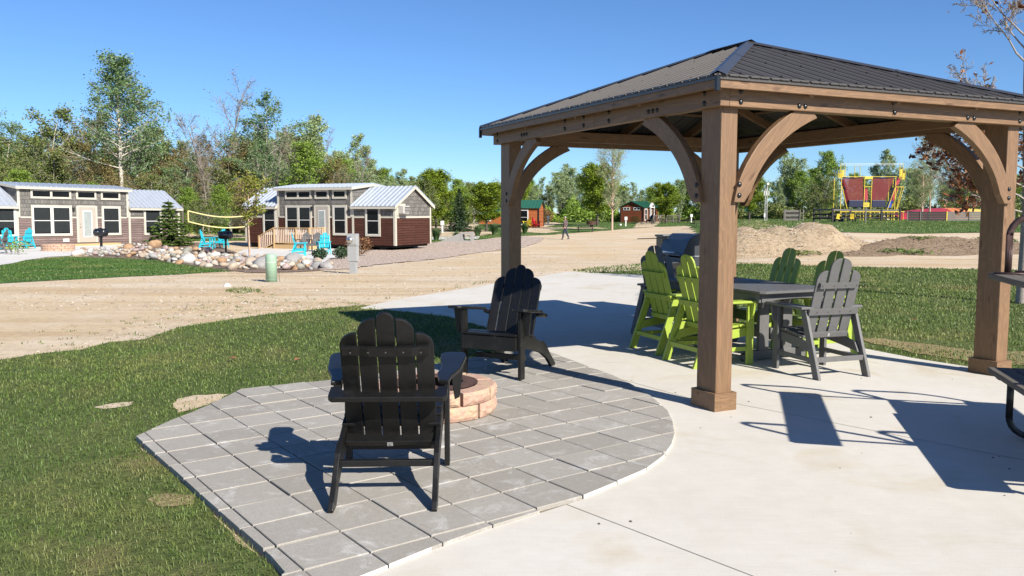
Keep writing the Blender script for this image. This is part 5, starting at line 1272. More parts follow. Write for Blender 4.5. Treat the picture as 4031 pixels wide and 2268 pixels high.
for z in (647, 652): MB().tube([(X(3303), .1, Zt(z)), (X(3551), .3, Zt(z - 2))], .018, 4, WHITE).obj('top_cable', tt)
MB().box((X(3414), -.02, Zt(701)), (.9, .05, .30), YEL).obj('backboard', tt, bev=.01)
for (a, b, c, d) in ((3313, 3393, 3340, 3396), (3432, 3515, 3430, 3484)):
    MB().add([(X(a), .05, Zt(700)), (X(b), .05, Zt(700)), (X(d), .05, Zt(788)), (X(c), .05, Zt(788))], [(0, 1, 2, 3)], RNET).obj('net_panel', tt)
    MB().tube([(X(a), .03, Zt(700)), ((X(a) + X(b)) / 2, .03, Zt(703)), (X(b), .03, Zt(699))], .05, 6, NAVY).obj('net_hem', tt)
    MB().box(((X(c) + X(d)) / 2, .4, Zt(802)), (abs(X(d) - X(c)), .9, 28 * S_), NAVY).obj('trampoline_pad', tt, bev=.05)
for a, b, z0, z1, mt in ((3316, 3330, 706, 738, REDV), (3325, 3335, 738, 748, NAVY), (3328, 3342, 748, 800, REDV), (3540, 3527, 700, 730, REDV), (3527, 3513, 738, 790, REDV), (3512, 3503, 790, 818, mat_blue), (3408, 3412, 740, 790, REDV), (3440, 3442, 740, 790, REDV)):
    w = 13 * S_
    MB().add([(X(a) - w / 2, .25, Zt(z0)), (X(a) + w / 2, .25, Zt(z0)), (X(b) + w / 2, .25, Zt(z1)), (X(b) - w / 2, .25, Zt(z1)), (X(a) - w / 2, .7, Zt(z0)), (X(a) + w / 2, .7, Zt(z0)), (X(b) + w / 2, .7, Zt(z1)), (X(b) - w / 2, .7, Zt(z1))],
             [(0, 1, 2, 3), (7, 6, 5, 4), (0, 4, 5, 1), (1, 5, 6, 2), (2, 6, 7, 3), (3, 7, 4, 0)], mt).obj('side_cushion', tt)
st_ = MB()
for k in range(5): st_.box((X(3452) + k * .22, -.5, .85 - k * .17), (.3, .9, .04), WHITE)
st_.obj('steps', tt)
jp = thing('jumping_pillow', 'long low red and yellow striped jumping pillow behind the grey wall', 'inflatable pillow', on(3545, 112))
m = MB(); n = 26; S2 = 112 / F; Lw = (3900 - 3545) * S2; stripes = [REDV] * 6 + [mat_simple('orange_vinyl', (.62, .20, .08), .5, .05, 4, 0)] * 2 + [mat_simple('pale_yellow_vinyl', (.65, .45, .10), .5, .05, 4, 0)] * 2
for i in range(n):
    xa, xb = Lw * i / n, Lw * (i + 1) / n; mt = stripes[int(i * 10 / n)]
    ha, hb = (1.55 * (sin(pi * min(1, (x / Lw) * .62 + .06)) ** .5) for x in (xa, xb)); k = 8; vs = []
    for j in range(k + 1):
        a = pi * j / k; vs += [(xa, 4 - 4 * cos(a), ha * sin(a)), (xb, 4 - 4 * cos(a), hb * sin(a))]
    m.add(vs, [(2 * j, 2 * j + 1, 2 * j + 3, 2 * j + 2) for j in range(k)], mt)
m.obj('air_cushion', jp, smooth=True)
for nm, x0, x1, mt, D, lb in (('plank_wall', 3572, 3725, GWD, 92, 'dark low plank wall left of the pale one below the jumping pillow'), ('plank_wall', 3728, 3990, GW, 92, 'pale grey low plank wall running behind the right gazebo post')):
    w_ = thing(nm, lb, 'wall', on(x0, D), R(-1), 'low plank walls'); L = (x1 - x0) / F * D; m = MB()
    for k in range(4): m.box((L / 2, 0, .14 + k * .25), (L, .06, .235), mt)
    m.obj('planks', w_)
    for x in (0, L * .33, L): MB().box((x, -.06, .52), (.1, .08, 1.04), YEL if (x == L and mt is GWD) else GW).obj('post', w_)
cu = thing('culvert_mouth', 'ribbed black culvert mouth at the foot of the sand mound', 'culvert', at(3015, 1003), R(5))
m = MB()
for k in range(9):
    a0_ = pi * k / 8 * .9 + .15
    m.tube([(-.36 + .09 * k, 0, .0), (-.36 + .09 * k, .02, .11 * sin(pi * (k + .5) / 9) + .02)], .016, 5, GB)
m.obj('ribs', cu); MB().add([(.40 * cos(pi * k / 12), .03, .16 * sin(pi * k / 12)) for k in range(13)], [tuple(range(13))], DARKU).obj('opening', cu)

# ------------------------------------------------------------------ person walking
def skin(name, pts, edges, mt, par, root=0, sub=2):
    me = bpy.data.meshes.new(name); me.from_pydata([p[0] for p in pts], edges, []); me.materials.append(mt); me.update()
    o = mk(name, me, par); sm = o.modifiers.new('skin', 'SKIN'); o.modifiers.new('sub', 'SUBSURF').levels = sub; o.modifiers['sub'].render_levels = sub
    me.skin_vertices  # created with the modifier
    lay = me.skin_vertices[0].data
    for i, p in enumerate(pts): lay[i].radius = (p[1], p[2] if len(p) > 2 else p[1]); lay[i].use_root = (i == root)
    sm.use_smooth_shade = True
    return o
SKIN = mat_simple('skin', (0.45, 0.27, 0.19), 0.55, 0.05, 20, 0); JEAN = mat_simple('dark_jeans', (0.02, 0.03, 0.055), 0.85, 0.2, 30, 0.2)
HAT = mat_simple('grey_knit_hat', (0.30, 0.29, 0.27), 0.95, 0.1, 40, 0.4); SHOE = mat_simple('dark_shoe', (0.03, 0.03, 0.035), 0.7, 0.1, 10, 0); HAIR = mat_simple('dark_hair', (0.03, 0.02, 0.015), 0.6, 0.2, 30, 0)
PLAID, nt, b = nodes('plaid_jacket'); v = coord(nt, scale=(9, 9, 9)); sp_ = N(nt, 'ShaderNodeSeparateXYZ'); nt.links.new(v, sp_.inputs[0]); cs = []
for i in (0, 2):
    fr2 = N(nt, 'ShaderNodeMath', operation='FRACT'); nt.links.new(sp_.outputs[i], fr2.inputs[0]); g2 = N(nt, 'ShaderNodeMath', operation='GREATER_THAN'); g2.inputs[1].default_value = .62; nt.links.new(fr2.outputs[0], g2.inputs[0]); cs.append(g2)
sm_ = N(nt, 'ShaderNodeMath', operation='ADD'); nt.links.new(cs[0].outputs[0], sm_.inputs[0]); nt.links.new(cs[1].outputs[0], sm_.inputs[1]); hf = N(nt, 'ShaderNodeMath', operation='MULTIPLY'); hf.inputs[1].default_value = .5; nt.links.new(sm_.outputs[0], hf.inputs[0])
nt.links.new(ramp(nt, hf.outputs[0], [(0.0, (.02, .015, .02)), (.5, (.09, .055, .055)), (1.0, (.30, .24, .22))]), b.inputs['Base Color']); b.inputs['Roughness'].default_value = .95
pr = thing('person', 'person in grey knit hat, plaid jacket and dark jeans walking away on the gravel road', 'person', on(2226, 65.0), R(55))
# local: faces +y, x right. walking mid-stride
P = [((0, 0, .93), .10, .08), ((0, .0, 1.10), .11, .085), ((0, .0, 1.30), .14, .09), ((0, -.01, 1.42), .09, .07), ((0, 0, 1.50), .048, .05), ((0, .02, 1.57), .072, .085), ((0, .02, 1.66), .080, .095), ((0, .01, 1.735), .055, .065),
     ((-.18, -.01, 1.40), .055), ((-.25, -.05, 1.14), .042), ((-.22, .04, .93), .032), ((.18, -.01, 1.40), .055), ((.25, -.03, 1.13), .042), ((.23, .10, .93), .032),
     ((-.10, 0, .86), .09), ((-.10, .12, .48), .06), ((-.10, .17, .09), .042), ((-.10, .30, .04), .03), ((.10, 0, .86), .09), ((.10, -.06, .48), .06), ((.10, -.26, .12), .042), ((.10, -.17, .05), .03)]
E_ = [(0, 1), (1, 2), (2, 3), (3, 4), (4, 5), (5, 6), (6, 7), (3, 8), (8, 9), (9, 10), (3, 11), (11, 12), (12, 13), (0, 14), (14, 15), (15, 16), (16, 17), (0, 18), (18, 19), (19, 20), (20, 21)]
for hx_, hi in ((-.22, 10), (.23, 13)):
    bx_, by_, bz_ = P[hi][0]; n0 = len(P); P.append(((bx_, by_ + .02, bz_ - .07), .026, .014)); E_.append((hi, n0))
    for k, (dx_, ln) in enumerate(((-.022, .06), (-.008, .075), (.007, .07), (.02, .055))):
        P.append(((bx_ + dx_ * .3, by_ + .02 + dx_, bz_ - .075 - ln * .6), .008)); P.append(((bx_ + dx_ * .3, by_ + .035 + dx_, bz_ - .075 - ln), .007)); E_ += [(n0, len(P) - 2), (len(P) - 2, len(P) - 1)]
    P.append(((bx_, by_ + .055, bz_ - .06), .009)); E_.append((hi, len(P) - 1))
body = skin('body', P, E_, SKIN, pr)
skin('jacket', [((0, 0, .84), .165, .125), ((0, 0, .98), .155, .12), ((0, 0, 1.15), .15, .115), ((0, 0, 1.33), .17, .115), ((0, -.01, 1.44), .10, .085), ((-.20, -.01, 1.40), .075), ((-.27, -.05, 1.14), .062), ((-.235, .04, .93), .05), ((.20, -.01, 1.40), .075), ((.27, -.03, 1.13), .062), ((.245, .10, .93), .05)],
     [(0, 1), (1, 2), (2, 3), (3, 4), (3, 5), (5, 6), (6, 7), (3, 8), (8, 9), (9, 10)], PLAID, pr)
skin('hood', [((0, -.06, 1.46), .11, .07), ((0, -.03, 1.53), .09, .05)], [(0, 1)], DARKP, pr)
skin('jeans', [((0, 0, .90), .14, .11), ((-.10, 0, .82), .095), ((-.10, .12, .48), .075), ((-.10, .17, .10), .06), ((.10, 0, .82), .095), ((.10, -.06, .48), .075), ((.10, -.26, .14), .06)], [(0, 1), (1, 2), (2, 3), (0, 4), (4, 5), (5, 6)], JEAN, pr)
for s, y, z in ((-1, .17, 0), (1, -.26, .03)): skin('shoe', [((s * .10, y - .05, z + .055), .05, .05), ((s * .10, y + .06, z + .045), .048, .042), ((s * .10, y + .17, z + .035), .04, .03)], [(0, 1), (1, 2)], SHOE, pr)
skin('knit_hat', [((0, .015, 1.66), .098, .11), ((0, .01, 1.735), .085, .095), ((0, 0, 1.79), .05, .055)], [(0, 1), (1, 2)], HAT, pr)
skin('hair', [((0, -.03, 1.56), .075, .07), ((0, -.02, 1.64), .085, .08)], [(0, 1)], HAIR, pr)
# face details
MB().lathe([(.012, 0), (.008, .02), (0, .025)], 8, SKIN, Matrix.Translation((0, .11, 1.60)) @ Matrix.Rotation(R(-90), 4, 'X')).obj('nose', pr)
for s in (-1, 1):
    MB().lathe([(.0, 0), (.009, .003), (0, .006)], 8, DARKP, Matrix.Translation((s * .03, .108, 1.635)) @ Matrix.Rotation(R(-90), 4, 'X')).obj('eye', pr)
    MB().lathe([(.0, 0), (.025, .006), (0, .012)], 8, SKIN, Matrix.Translation((s * .08, .01, 1.61)) @ Matrix.Rotation(R(90 * s), 4, 'Y')).obj('ear', pr)
MB().box((0, .104, 1.55), (.04, .006, .008), REDL).obj('mouth', pr)
# ------------------------------------------------------------------ trees
def m_leaf(name, cols, tr=0.25, rough=0.6):
    m, nt, b = nodes(name); geo = N(nt, 'ShaderNodeNewGeometry')
    c = ramp(nt, geo.outputs['Random Per Island'], [(i / (len(cols) - 1), q_) for i, q_ in enumerate(cols)])
    nt.links.new(c, b.inputs['Base Color']); b.inputs['Roughness'].default_value = rough; b.inputs['Specular IOR Level'].default_value = 0.3
    t = N(nt, 'ShaderNodeBsdfTranslucent'); nt.links.new(c, t.inputs[0]); mx = N(nt, 'ShaderNodeMixShader'); mx.inputs[0].default_value = tr
    nt.links.new(b.outputs[0], mx.inputs[1]); nt.links.new(t.outputs[0], mx.inputs[2]); nt.links.new(mx.outputs[0], nt.nodes['Material Output'].inputs[0]); return m
BARKP = mat_simple('pale_aspen_bark', (0.46, 0.42, 0.35), 0.9, 0.3, 5, 0.3, 0.01, stretch=(1, 1, .3))
BARKG = mat_simple('grey_bark', (0.19, 0.165, 0.14), 0.95, 0.3, 8, 0.4, 0.01)
BARKB = mat_simple('pink_birch_bark', (0.42, 0.30, 0.22), 0.9, 0.3, 6, 0.3, 0.01)
BARKD = mat_simple('dark_bark', (0.075, 0.06, 0.05), 0.95, 0.3, 8, 0.4, 0.01)
BARKO = mat_simple('oak_twig_bark', (0.30, 0.26, 0.23), 0.85, 0.25, 12, 0.3, 0.004)
L_ASP = m_leaf('aspen_leaf', [(0.072, 0.136, 0.048), (0.136, 0.224, 0.088), (0.24, 0.336, 0.16), (0.096, 0.176, 0.048)])
L_GRN = m_leaf('spring_green_leaf', [(0.083, 0.146, 0.023), (0.186, 0.293, 0.039), (0.31, 0.41, 0.068), (0.134, 0.234, 0.035)])
L_DRK = m_leaf('mid_green_leaf', [(0.072, 0.107, 0.027), (0.155, 0.205, 0.049), (0.228, 0.273, 0.078), (0.186, 0.166, 0.068)])
L_BRN = m_leaf('bronze_bud', [(0.154, 0.104, 0.045), (0.264, 0.198, 0.073), (0.22, 0.228, 0.062), (0.33, 0.207, 0.104)])
L_WIL = m_leaf('willow_leaf', [(0.186, 0.254, 0.117), (0.29, 0.371, 0.166), (0.414, 0.488, 0.254), (0.228, 0.293, 0.117)])
L_MAP = m_leaf('maple_leaf', [(0.1, 0.15, 0.01), (0.175, 0.25, 0.015), (0.275, 0.35, 0.037), (0.125, 0.188, 0.013)])
L_RED = m_leaf('red_shrub_leaf', [(0.16, 0.07, 0.03), (0.24, 0.12, 0.05), (0.13, 0.09, 0.04)])
L_OAK = m_leaf('dead_oak_leaf', [(0.14, 0.045, 0.02), (0.26, 0.10, 0.045), (0.34, 0.17, 0.09), (0.09, 0.03, 0.015)], .3)
NEED = m_leaf('spruce_needles', [(0.018, 0.04, 0.016), (0.03, 0.06, 0.025), (0.05, 0.085, 0.035)], .05)
NEEDY = m_leaf('young_spruce_needles', [(0.04, 0.075, 0.012), (0.075, 0.12, 0.02), (0.11, 0.16, 0.035)], .05)
TWIG = mat_simple('grey_twigs', (0.25, 0.21, 0.18), 0.95, 0.3, 8, 0)
def tubes_np(segs, n):
    """segs: (p0, p1, r0, r1) rows -> open prisms"""
    S = np.array([[*a, *b, c, d] for a, b, c, d in segs], np.float64)
    p0, p1, r0, r1 = S[:, :3], S[:, 3:6], S[:, 6], S[:, 7]; d = p1 - p0; d /= np.linalg.norm(d, axis=1)[:, None] + 1e-9
    ref = np.where(np.abs(d[:, 2:3]) > .9, [[1, 0, 0]], [[0, 0, 1]]); a = np.cross(d, ref); a /= np.linalg.norm(a, axis=1)[:, None]; b = np.cross(d, a)
    V = np.zeros((len(S), 2 * n, 3)); F_ = []
    for k in range(n):
        c, s = cos(2 * pi * k / n), sin(2 * pi * k / n); o = a * c + b * s
        V[:, k] = p0 + o * r0[:, None]; V[:, n + k] = p1 + o * r1[:, None]
        F_.append([k, (k + 1) % n, n + (k + 1) % n, n + k])
    Fc = (np.array(F_)[None] + (np.arange(len(S)) * 2 * n)[:, None, None]).reshape(-1, 4)
    return V.reshape(-1, 3), Fc
def leaves_np(C, size, rg, aspect=1.0, droop=0.0, flat=False):
    n = len(C); a = rg.normal(size=(n, 3)); a[:, 2] = a[:, 2] * (0.5 if not flat else .15) - droop; a /= np.linalg.norm(a, axis=1)[:, None]
    b = rg.normal(size=(n, 3)); b -= a * np.sum(a * b, 1)[:, None]; b /= np.linalg.norm(b, axis=1)[:, None]
    s = size * rg.uniform(.6, 1.35, n)[:, None]; a *= s * .5 * aspect; b *= s * .5
    V = np.stack([C - a, C + b * .8, C + a, C - b * .8], 1).reshape(-1, 3); return V, np.arange(4 * n).reshape(-1, 4)
def tree_kind(nm, seed, H, R_, base, nb, sub, nleaf, ls, shape, tr, bark, leafm, up=0.7, multi=1, spread=.22, lean=0, twr=.008, aspect=1.1, clump=.5, inner=.25, zigzag=.05, kinds={}):
    """returns (trunk mesh, crown mesh)"""
    rg = np.random.default_rng(seed); segs = []; tips = []
    for t_ in range(multi):
        ang0 = 2 * pi * t_ / multi + rg.uniform(0, 1); ln = lean + (0.0 if multi == 1 else .16); hh = H * (1 if t_ == 0 else rg.uniform(.7, .95))
        K = 12; tp = [np.array([0, 0, -.15])]; 
        for i in range(1, K + 1):
            t = i / K; off = ln * hh * t ** 1.3; w = rg.normal(size=2) * zigzag * .3
            tp.append(np.array([cos(ang0) * off + w[0] * t * 2, sin(ang0) * off + w[1] * t * 2, hh * t]))
        rad = lambda t: tr * (1 - t) ** .8 * (1 if multi == 1 else .7) + .008
        for i in range(K): segs.append((tp[i], tp[i + 1], rad(i / K), rad((i + 1) / K)))
        tpa = np.array(tp); nbb = nb // multi
        for i in range(nbb):
            t = base + (0.98 - base) * ((i + rg.uniform(0, 1)) / nbb) ** .9; f = t * K; k = min(K - 1, int(f)); p = tpa[k] + (tpa[k + 1] - tpa[k]) * (f - k)
            az = i * 2.4 + rg.uniform(-.5, .5); L = R_ * shape((t - base) / (1 - base)) * rg.uniform(.6, 1.15)
            d = np.array([cos(az), sin(az), up * rg.uniform(.6, 1.3)]); d /= np.linalg.norm(d); r = rad(t) * .5
            q0 = p; n_ = 4
            for j in range(n_):
                d = d + np.array([0, 0, .10 * up]) + rg.normal(size=3) * .12; d /= np.linalg.norm(d); q1 = q0 + d * L / n_
                segs.append((q0, q1, max(twr, r * (1 - j / n_)), max(twr * .8, r * (1 - (j + 1) / n_))))
                if j >= 1 or L < 1:
                    for s_ in range(sub):
                        dd = d + rg.normal(size=3) * .6; dd /= np.linalg.norm(dd); l2 = L * rg.uniform(.18, .42); m = q0 + (q1 - q0) * rg.uniform(); e = m + dd * l2
                        segs.append((m, e, twr, twr * .5)); tips.append((m, e))
                q0 = q1
            tips.append((q0 - d * L / n_, q0))
    V, Fc = tubes_np(segs, 5); tm = npmesh(nm + '_trunk', V, Fc, bark, True)
    T0 = np.array([a for a, b in tips]); T1 = np.array([b for a, b in tips])
    cm = None
    if nleaf:
        # clumped distribution: some tips carry far more leaves than others
        w = rg.random(len(tips)) ** (1 + 2 * clump); w /= w.sum(); idx = rg.choice(len(tips), nleaf, p=w); u = rg.uniform(inner, 1.1, nleaf)[:, None]
        C = T0[idx] + (T1[idx] - T0[idx]) * u + rg.normal(size=(nleaf, 3)) * spread * rg.uniform(.3, 1, nleaf)[:, None]
        C = C[C[:, 2] > .15]
        V, Fc = leaves_np(C, ls, rg, aspect); cm = npmesh(nm + '_crown', V, Fc, leafm)
    return tm, cm, H
def spruce_kind(nm, seed, H, R_, mt, n=9000, ls=.16, dr=.25):
    rg = np.random.default_rng(seed); segs = [(np.array([0, 0, -.1]), np.array([0, 0, H]), .03 * H, .01)]; C = []
    nl = int(H * 5.5)
    for i in range(nl):
        t = i / nl; z = H * (.03 + .95 * t); L = R_ * (1 - t) ** .85 * rg.uniform(.85, 1.1) + .05; nbr = max(5, int(13 * (1 - t)))
        for k in range(nbr):
            az = 2 * pi * (k + rg.uniform(-.3, .3)) / nbr + i; l = L * rg.uniform(.75, 1.1); e = np.array([cos(az) * l, sin(az) * l, z - dr * l + .08 * l]); s = np.array([0, 0, z])
            segs.append((s, e, .012, .005)); m = max(3, int(n / nl / 13 * (.4 + l / R_)))
            u = rg.uniform(.15, 1, m)[:, None]; side = np.array([-sin(az), cos(az), 0]) * (rg.uniform(-1, 1, m)[:, None]) * .22 * l * (1.1 - u); C.append(s + (e - s) * u + side + rg.normal(size=(m, 3)) * .03)
    V, Fc = tubes_np(segs, 5); tm = npmesh(nm + '_trunk', V, Fc, BARKD, True); C = np.concatenate(C); V, Fc = leaves_np(C, ls, rg, 1.8, .1, True); return tm, npmesh(nm + '_crown', V, Fc, mt), H
cone = lambda t: (1 - t) ** .7 * .95 + .08
oval = lambda t: max(.12, sin(pi * min(1, t * .85 + .12)) ** .7)
vase = lambda t: .45 + .6 * (1 - abs(t - .55) / .55)
round_ = lambda t: max(.15, sqrt(max(0, 1 - (2 * t - .9) ** 2 / 1.3)))
KD = {
 'aspen': tree_kind('aspen', 1, 13, 3.6, .34, 44, 4, 8700, 0.120, cone, .15, BARKP, L_ASP, .55, spread=.26),
 'aspen2': tree_kind('aspen', 2, 11, 2.8, .25, 44, 4, 9425, 0.120, oval, .12, BARKP, L_ASP, .7, multi=2, spread=.26),
 'green': tree_kind('broadleaf', 3, 8, 2.3, .10, 50, 4, 12325, 0.128, oval, .11, BARKG, L_GRN, .8, spread=.24),
 'green2': tree_kind('broadleaf', 4, 8, 2.6, .06, 54, 4, 12325, 0.128, oval, .12, BARKP, L_DRK, .7, multi=3, spread=.26),
 'brown': tree_kind('budding', 5, 8, 2.6, .10, 56, 6, 13050, 0.104, oval, .10, BARKG, L_BRN, .8, multi=2, spread=.22, clump=.2),
 'bare': tree_kind('bare', 6, 11, 2.5, .30, 44, 7, 700, .08, vase, .13, TWIG, L_BRN, 1.3, multi=2),
 'willow': tree_kind('willow', 7, 9.5, 2.3, .08, 58, 4, 13050, 0.120, oval, .10, BARKG, L_WIL, 1.3, multi=3, spread=.22, aspect=1.6),
 'willow2': tree_kind('willow', 8, 9.5, 1.7, .08, 50, 4, 10875, 0.112, oval, .10, BARKG, L_WIL, 1.5, multi=2, spread=.2, aspect=1.6),
 'maple': tree_kind('maple', 9, 6, 2.1, .20, 44, 5, 18850, 0.120, round_, .10, BARKD, L_MAP, .75, spread=.20, clump=.3),
 'birch': tree_kind('river_birch', 10, 12, 4.6, .22, 54, 5, 13775, 0.104, vase, .19, BARKB, L_WIL, 1.15, spread=.22, clump=.3, twr=.010),
}
KD['spruce'] = spruce_kind('spruce', 11, 6.5, 2.1, NEED); KD['spruce_y'] = spruce_kind('spruce', 12, 2.5, .95, NEEDY, 12000, .085, .05)
TREEN = {'aspen': 'aspen_tree', 'aspen2': 'aspen_tree', 'green': 'broadleaf_tree', 'green2': 'broadleaf_tree', 'brown': 'budding_tree', 'bare': 'bare_tree', 'willow': 'willow_tree', 'willow2': 'willow_tree', 'maple': 'maple_tree', 'birch': 'birch_tree', 'spruce': 'spruce_tree', 'spruce_y': 'spruce_tree'}
def plant(kind, loc, H, label, group=None, wide=1.0, rz=None, cat='tree'):
    tm, cm, h0 = KD[kind]; s = H / h0
    t = thing(TREEN[kind], label, cat, loc, random.uniform(0, 6.28) if rz is None else rz, group); t.scale = (s * wide, s * wide, s)
    mk('trunk', tm, t)
    if cm: mk('crown', cm, t)
    return t
def tree_px(kind, px, D, top, label, **k):
    v = on(px, D); H = (831 - top) * D / F + 1.5 - v.z; return plant(kind, v, H, label, **k)
tree_px('aspen', 482, 68, 232, 'tallest aspen with bare white trunk, rising behind the left cottage', wide=1.3, rz=1.0)
tree_px('aspen2', 528, 70, 330, 'aspen with forked brown trunk right beside the tallest one', wide=1.0)
tree_px('bare', 850, 84, 360, 'tall bare leafless tree between the two cottages', wide=1.5)
tree_px('aspen2', 1050, 76, 410, 'broad pale-green aspen left of the right cottage', wide=1.25)
tree_px('willow', 1200, 84, 462, 'wispy grey-green tree above the roof of the right cottage', wide=1.1)
tree_px('green2', 165, 80, 452, 'tall round-topped tree near the left edge of the wood', wide=1.1)
tree_px('aspen2', -10, 74, 430, 'aspen crown cut by the left photo edge')
tree_px('brown', 340, 82, 480, 'twiggy budding tree left of the tallest aspen', wide=.9)
tree_px('willow2', 1290, 96, 560, 'slim pale tree over the right roof ridge of the brown cottage'); tree_px('willow2', 1375, 100, 535, 'slim pale tree right of the brown cottage chimney line')
tree_px('willow', 1440, 108, 585, 'pale feathery tree above the gable of the brown cottage')
tree_px('spruce', 1808, 84, 738, 'dark blue spruce beyond the gravel bed', wide=1.05)
tree_px('maple', 1915, 84, 735, 'round yellow-green tree left of the gazebo post', wide=1.7); tree_px('maple', 1715, 88, 690, 'yellow-green tree beside the gable of the brown cottage', wide=1.2); tree_px('maple', 2052, 104, 720, 'yellow-green tree peeking out right of the left gazebo post', wide=.8)
tree_px('maple', 2352, 106, 668, 'dark-trunked round tree left of the birch', wide=1.3)
tree_px('birch', 2410, 88, 592, 'tall open birch with pink trunk left of the brown log cabin', rz=.7, wide=.95)
tree_px('maple', 2622, 118, 735, 'round bright tree shading the brown log cabin porch', wide=1.5)
tree_px('maple', 2950, 104, 712, 'round bright tree right of the middle gazebo post', wide=1.5)
tree_px('green2', 3232, 112, 690, 'dense round green tree left of the yellow trampoline frame', wide=1.35)
tree_px('green', 3255, 116, 610, 'loose green tree rising behind the dense round one')
tree_px('willow2', 2745, 135, 640, 'wispy tree just left of the middle gazebo post', wide=1.2)
tree_px('willow', 3110, 132, 590, 'tall feathery tree right of the mast', wide=1.1)
tree_px('willow2', 3460, 130, 600, 'slim tree behind the left half of the trampoline frame'); tree_px('willow2', 3520, 128, 615, 'slim tree behind the right half of the trampoline frame')
tree_px('birch', 3660, 112, 540, 'tall twiggy tree right of the trampoline frame', wide=.8); tree_px('green', 3800, 118, 690, 'bushy green tree behind the right gazebo post brace', wide=1.3)
tree_px('birch', 3630, 104, 668, 'low spreading multi-branched tree right of the trampoline frame', wide=1.5)
tree_px('spruce', 2560, 150, 735, 'dark spruce behind the brown log cabin')
# named rows of the wood, individually planted
rt = random.Random(5)
LB = {'aspen': 'aspen', 'aspen2': 'forked aspen', 'green': 'green broadleaf tree', 'green2': 'dark green bushy tree', 'brown': 'bronze budding tree', 'bare': 'leafless grey tree', 'willow': 'pale feathery tree', 'willow2': 'slim pale tree'}
def mark(px):
    for lim, nm_ in ((75, 'at the left edge'), (330, 'above left cottage, left half'), (560, 'above left cottage, right half'), (800, 'over the volleyball net'), (1000, 'over the thin young tree'), (1250, 'above right cottage, left half'),
                     (1560, 'above the right cottage gable'), (1850, 'near the blue spruce'), (2060, 'by the left gazebo post'), (2300, 'over the walking person'), (2500, 'by the open birch'), (2750, 'over the brown log cabin'), (2900, 'by the middle gazebo post'), (3150, 'by the white mast'),
                     (3320, 'over the rail fence'), (3580, 'over the trampoline frame'), (3860, 'over the low plank walls')):
        if px < lim: return nm_
    return 'by the right gazebo post'
def row(x0, x1, D0, D1, topf, n, kinds, where, jit=25):
    short = {'the front edge of the wood behind the cottages': 'the front row', 'the middle of the wood behind the cottages': 'the middle row', 'the back of the wood behind the cottages': 'the back row', 'the wood beyond the right cottage': 'the side wood',
             'the front of the far tree line': 'the nearer far row', 'the back of the far tree line': 'the farthest row', 'the tree line behind the play area': 'the nearer row', 'the far wood behind the play area': 'the back row'}[where]
    for i in range(n):
        px = x0 + (x1 - x0) * (i + rt.uniform(.1, .9)) / n; D = rt.uniform(D0, D1); k = rt.choice(kinds); top = topf(px) + rt.uniform(-jit, jit) - (40 if k == 'bare' else 0)
        if short in ('the front row', 'the middle row') and 425 < px < 600: top = max(top, 700)
        o = tree_px(k, px, D, top, 'x', group='trees in %s' % where, wide=rt.uniform(.95, 1.35)); later(o, '%s in %s %s' % (LB[k], short, mark(px)), px)
def topL(px): return np.interp(px, [-100, 0, 60, 180, 300, 420, 560, 700, 800, 900, 1060, 1250, 1400, 1500, 1600, 1750, 1950, 2100], [500, 505, 520, 500, 560, 545, 480, 545, 590, 540, 500, 560, 620, 655, 672, 700, 722, 730])
def topR(px): return np.interp(px, [1650, 1900, 2050, 2150, 2250, 2400, 2480, 2600, 2750, 2900, 3000, 3150, 3300, 3500, 3700, 3900, 4100], [690, 710, 700, 690, 655, 690, 735, 735, 690, 660, 690, 640, 690, 660, 650, 650, 640])
row(-160, 1000, 60, 66, lambda p: topL(p) + 195, 16, ['brown', 'green2', 'brown', 'green', 'green2'], 'the front edge of the wood behind the cottages', 40)
row(-160, 1500, 67, 76, lambda p: topL(p) + 55, 26, ['brown', 'green', 'green2', 'brown', 'aspen2', 'bare'], 'the middle of the wood behind the cottages', 40)
row(-200, 1700, 80, 96, lambda p: topL(p) + 32, 28, ['green', 'green2', 'brown', 'willow', 'bare', 'green2'], 'the back of the wood behind the cottages', 28)
row(960, 1900, 88, 112, lambda p: topL(p) + 35, 16, ['green', 'willow', 'green2', 'brown', 'willow2'], 'the wood beyond the right cottage', 25)
row(1450, 2800, 128, 150, lambda p: topR(p) + 35, 24, ['green', 'willow', 'green2', 'willow2', 'green'], 'the front of the far tree line')
row(1450, 2850, 155, 185, lambda p: topR(p) + 5, 26, ['green', 'willow', 'brown', 'willow2', 'willow'], 'the back of the far tree line')
row(2800, 4250, 124, 140, lambda p: topR(p) + 60, 20, ['green', 'willow', 'green2', 'willow2', 'green'], 'the tree line behind the play area')
row(2800, 4250, 145, 175, lambda p: topR(p) + 25, 20, ['green', 'willow', 'brown', 'willow2'], 'the far wood behind the play area')
# undergrowth masses
def mass(name, label, pts, hgt, dep, n, ls, mt, seed, cat='undergrowth'):
    rg = np.random.default_rng(seed); P_ = np.array([on(a, b)[:2] for a, b in pts]); L = np.r_[0, np.cumsum(np.linalg.norm(np.diff(P_, axis=0), axis=1))]; u = rg.uniform(0, L[-1], n)
    x = np.interp(u, L, P_[:, 0]); y = np.interp(u, L, P_[:, 1]); d = rg.uniform(0, 1, n) * dep; y = y + d
    hh = hgt * (.55 + .45 * np.sin(u * .9 + 1.3 * np.sin(u * .31)) * np.sin(u * .37 + 2)) * (1 + d / dep * .5); z = hh * rg.beta(1.3, 1.2, n)
    zz_ = np.array([gz(a, b) for a, b in zip(x, y)]); V, Fc = leaves_np(np.c_[x, y, zz_ + z], ls, rg, 1.3); o = mk(name, npmesh(name, V, Fc, mt)); tag(o, label, cat, kind='stuff'); return o
mass('undergrowth', 'tangled green undergrowth at the foot of the wood behind the cottages', [(-200, 61), (400, 64), (800, 74), (1100, 82), (1500, 92), (1750, 108)], 2.6, 6, 42000, .20, L_DRK, 21)
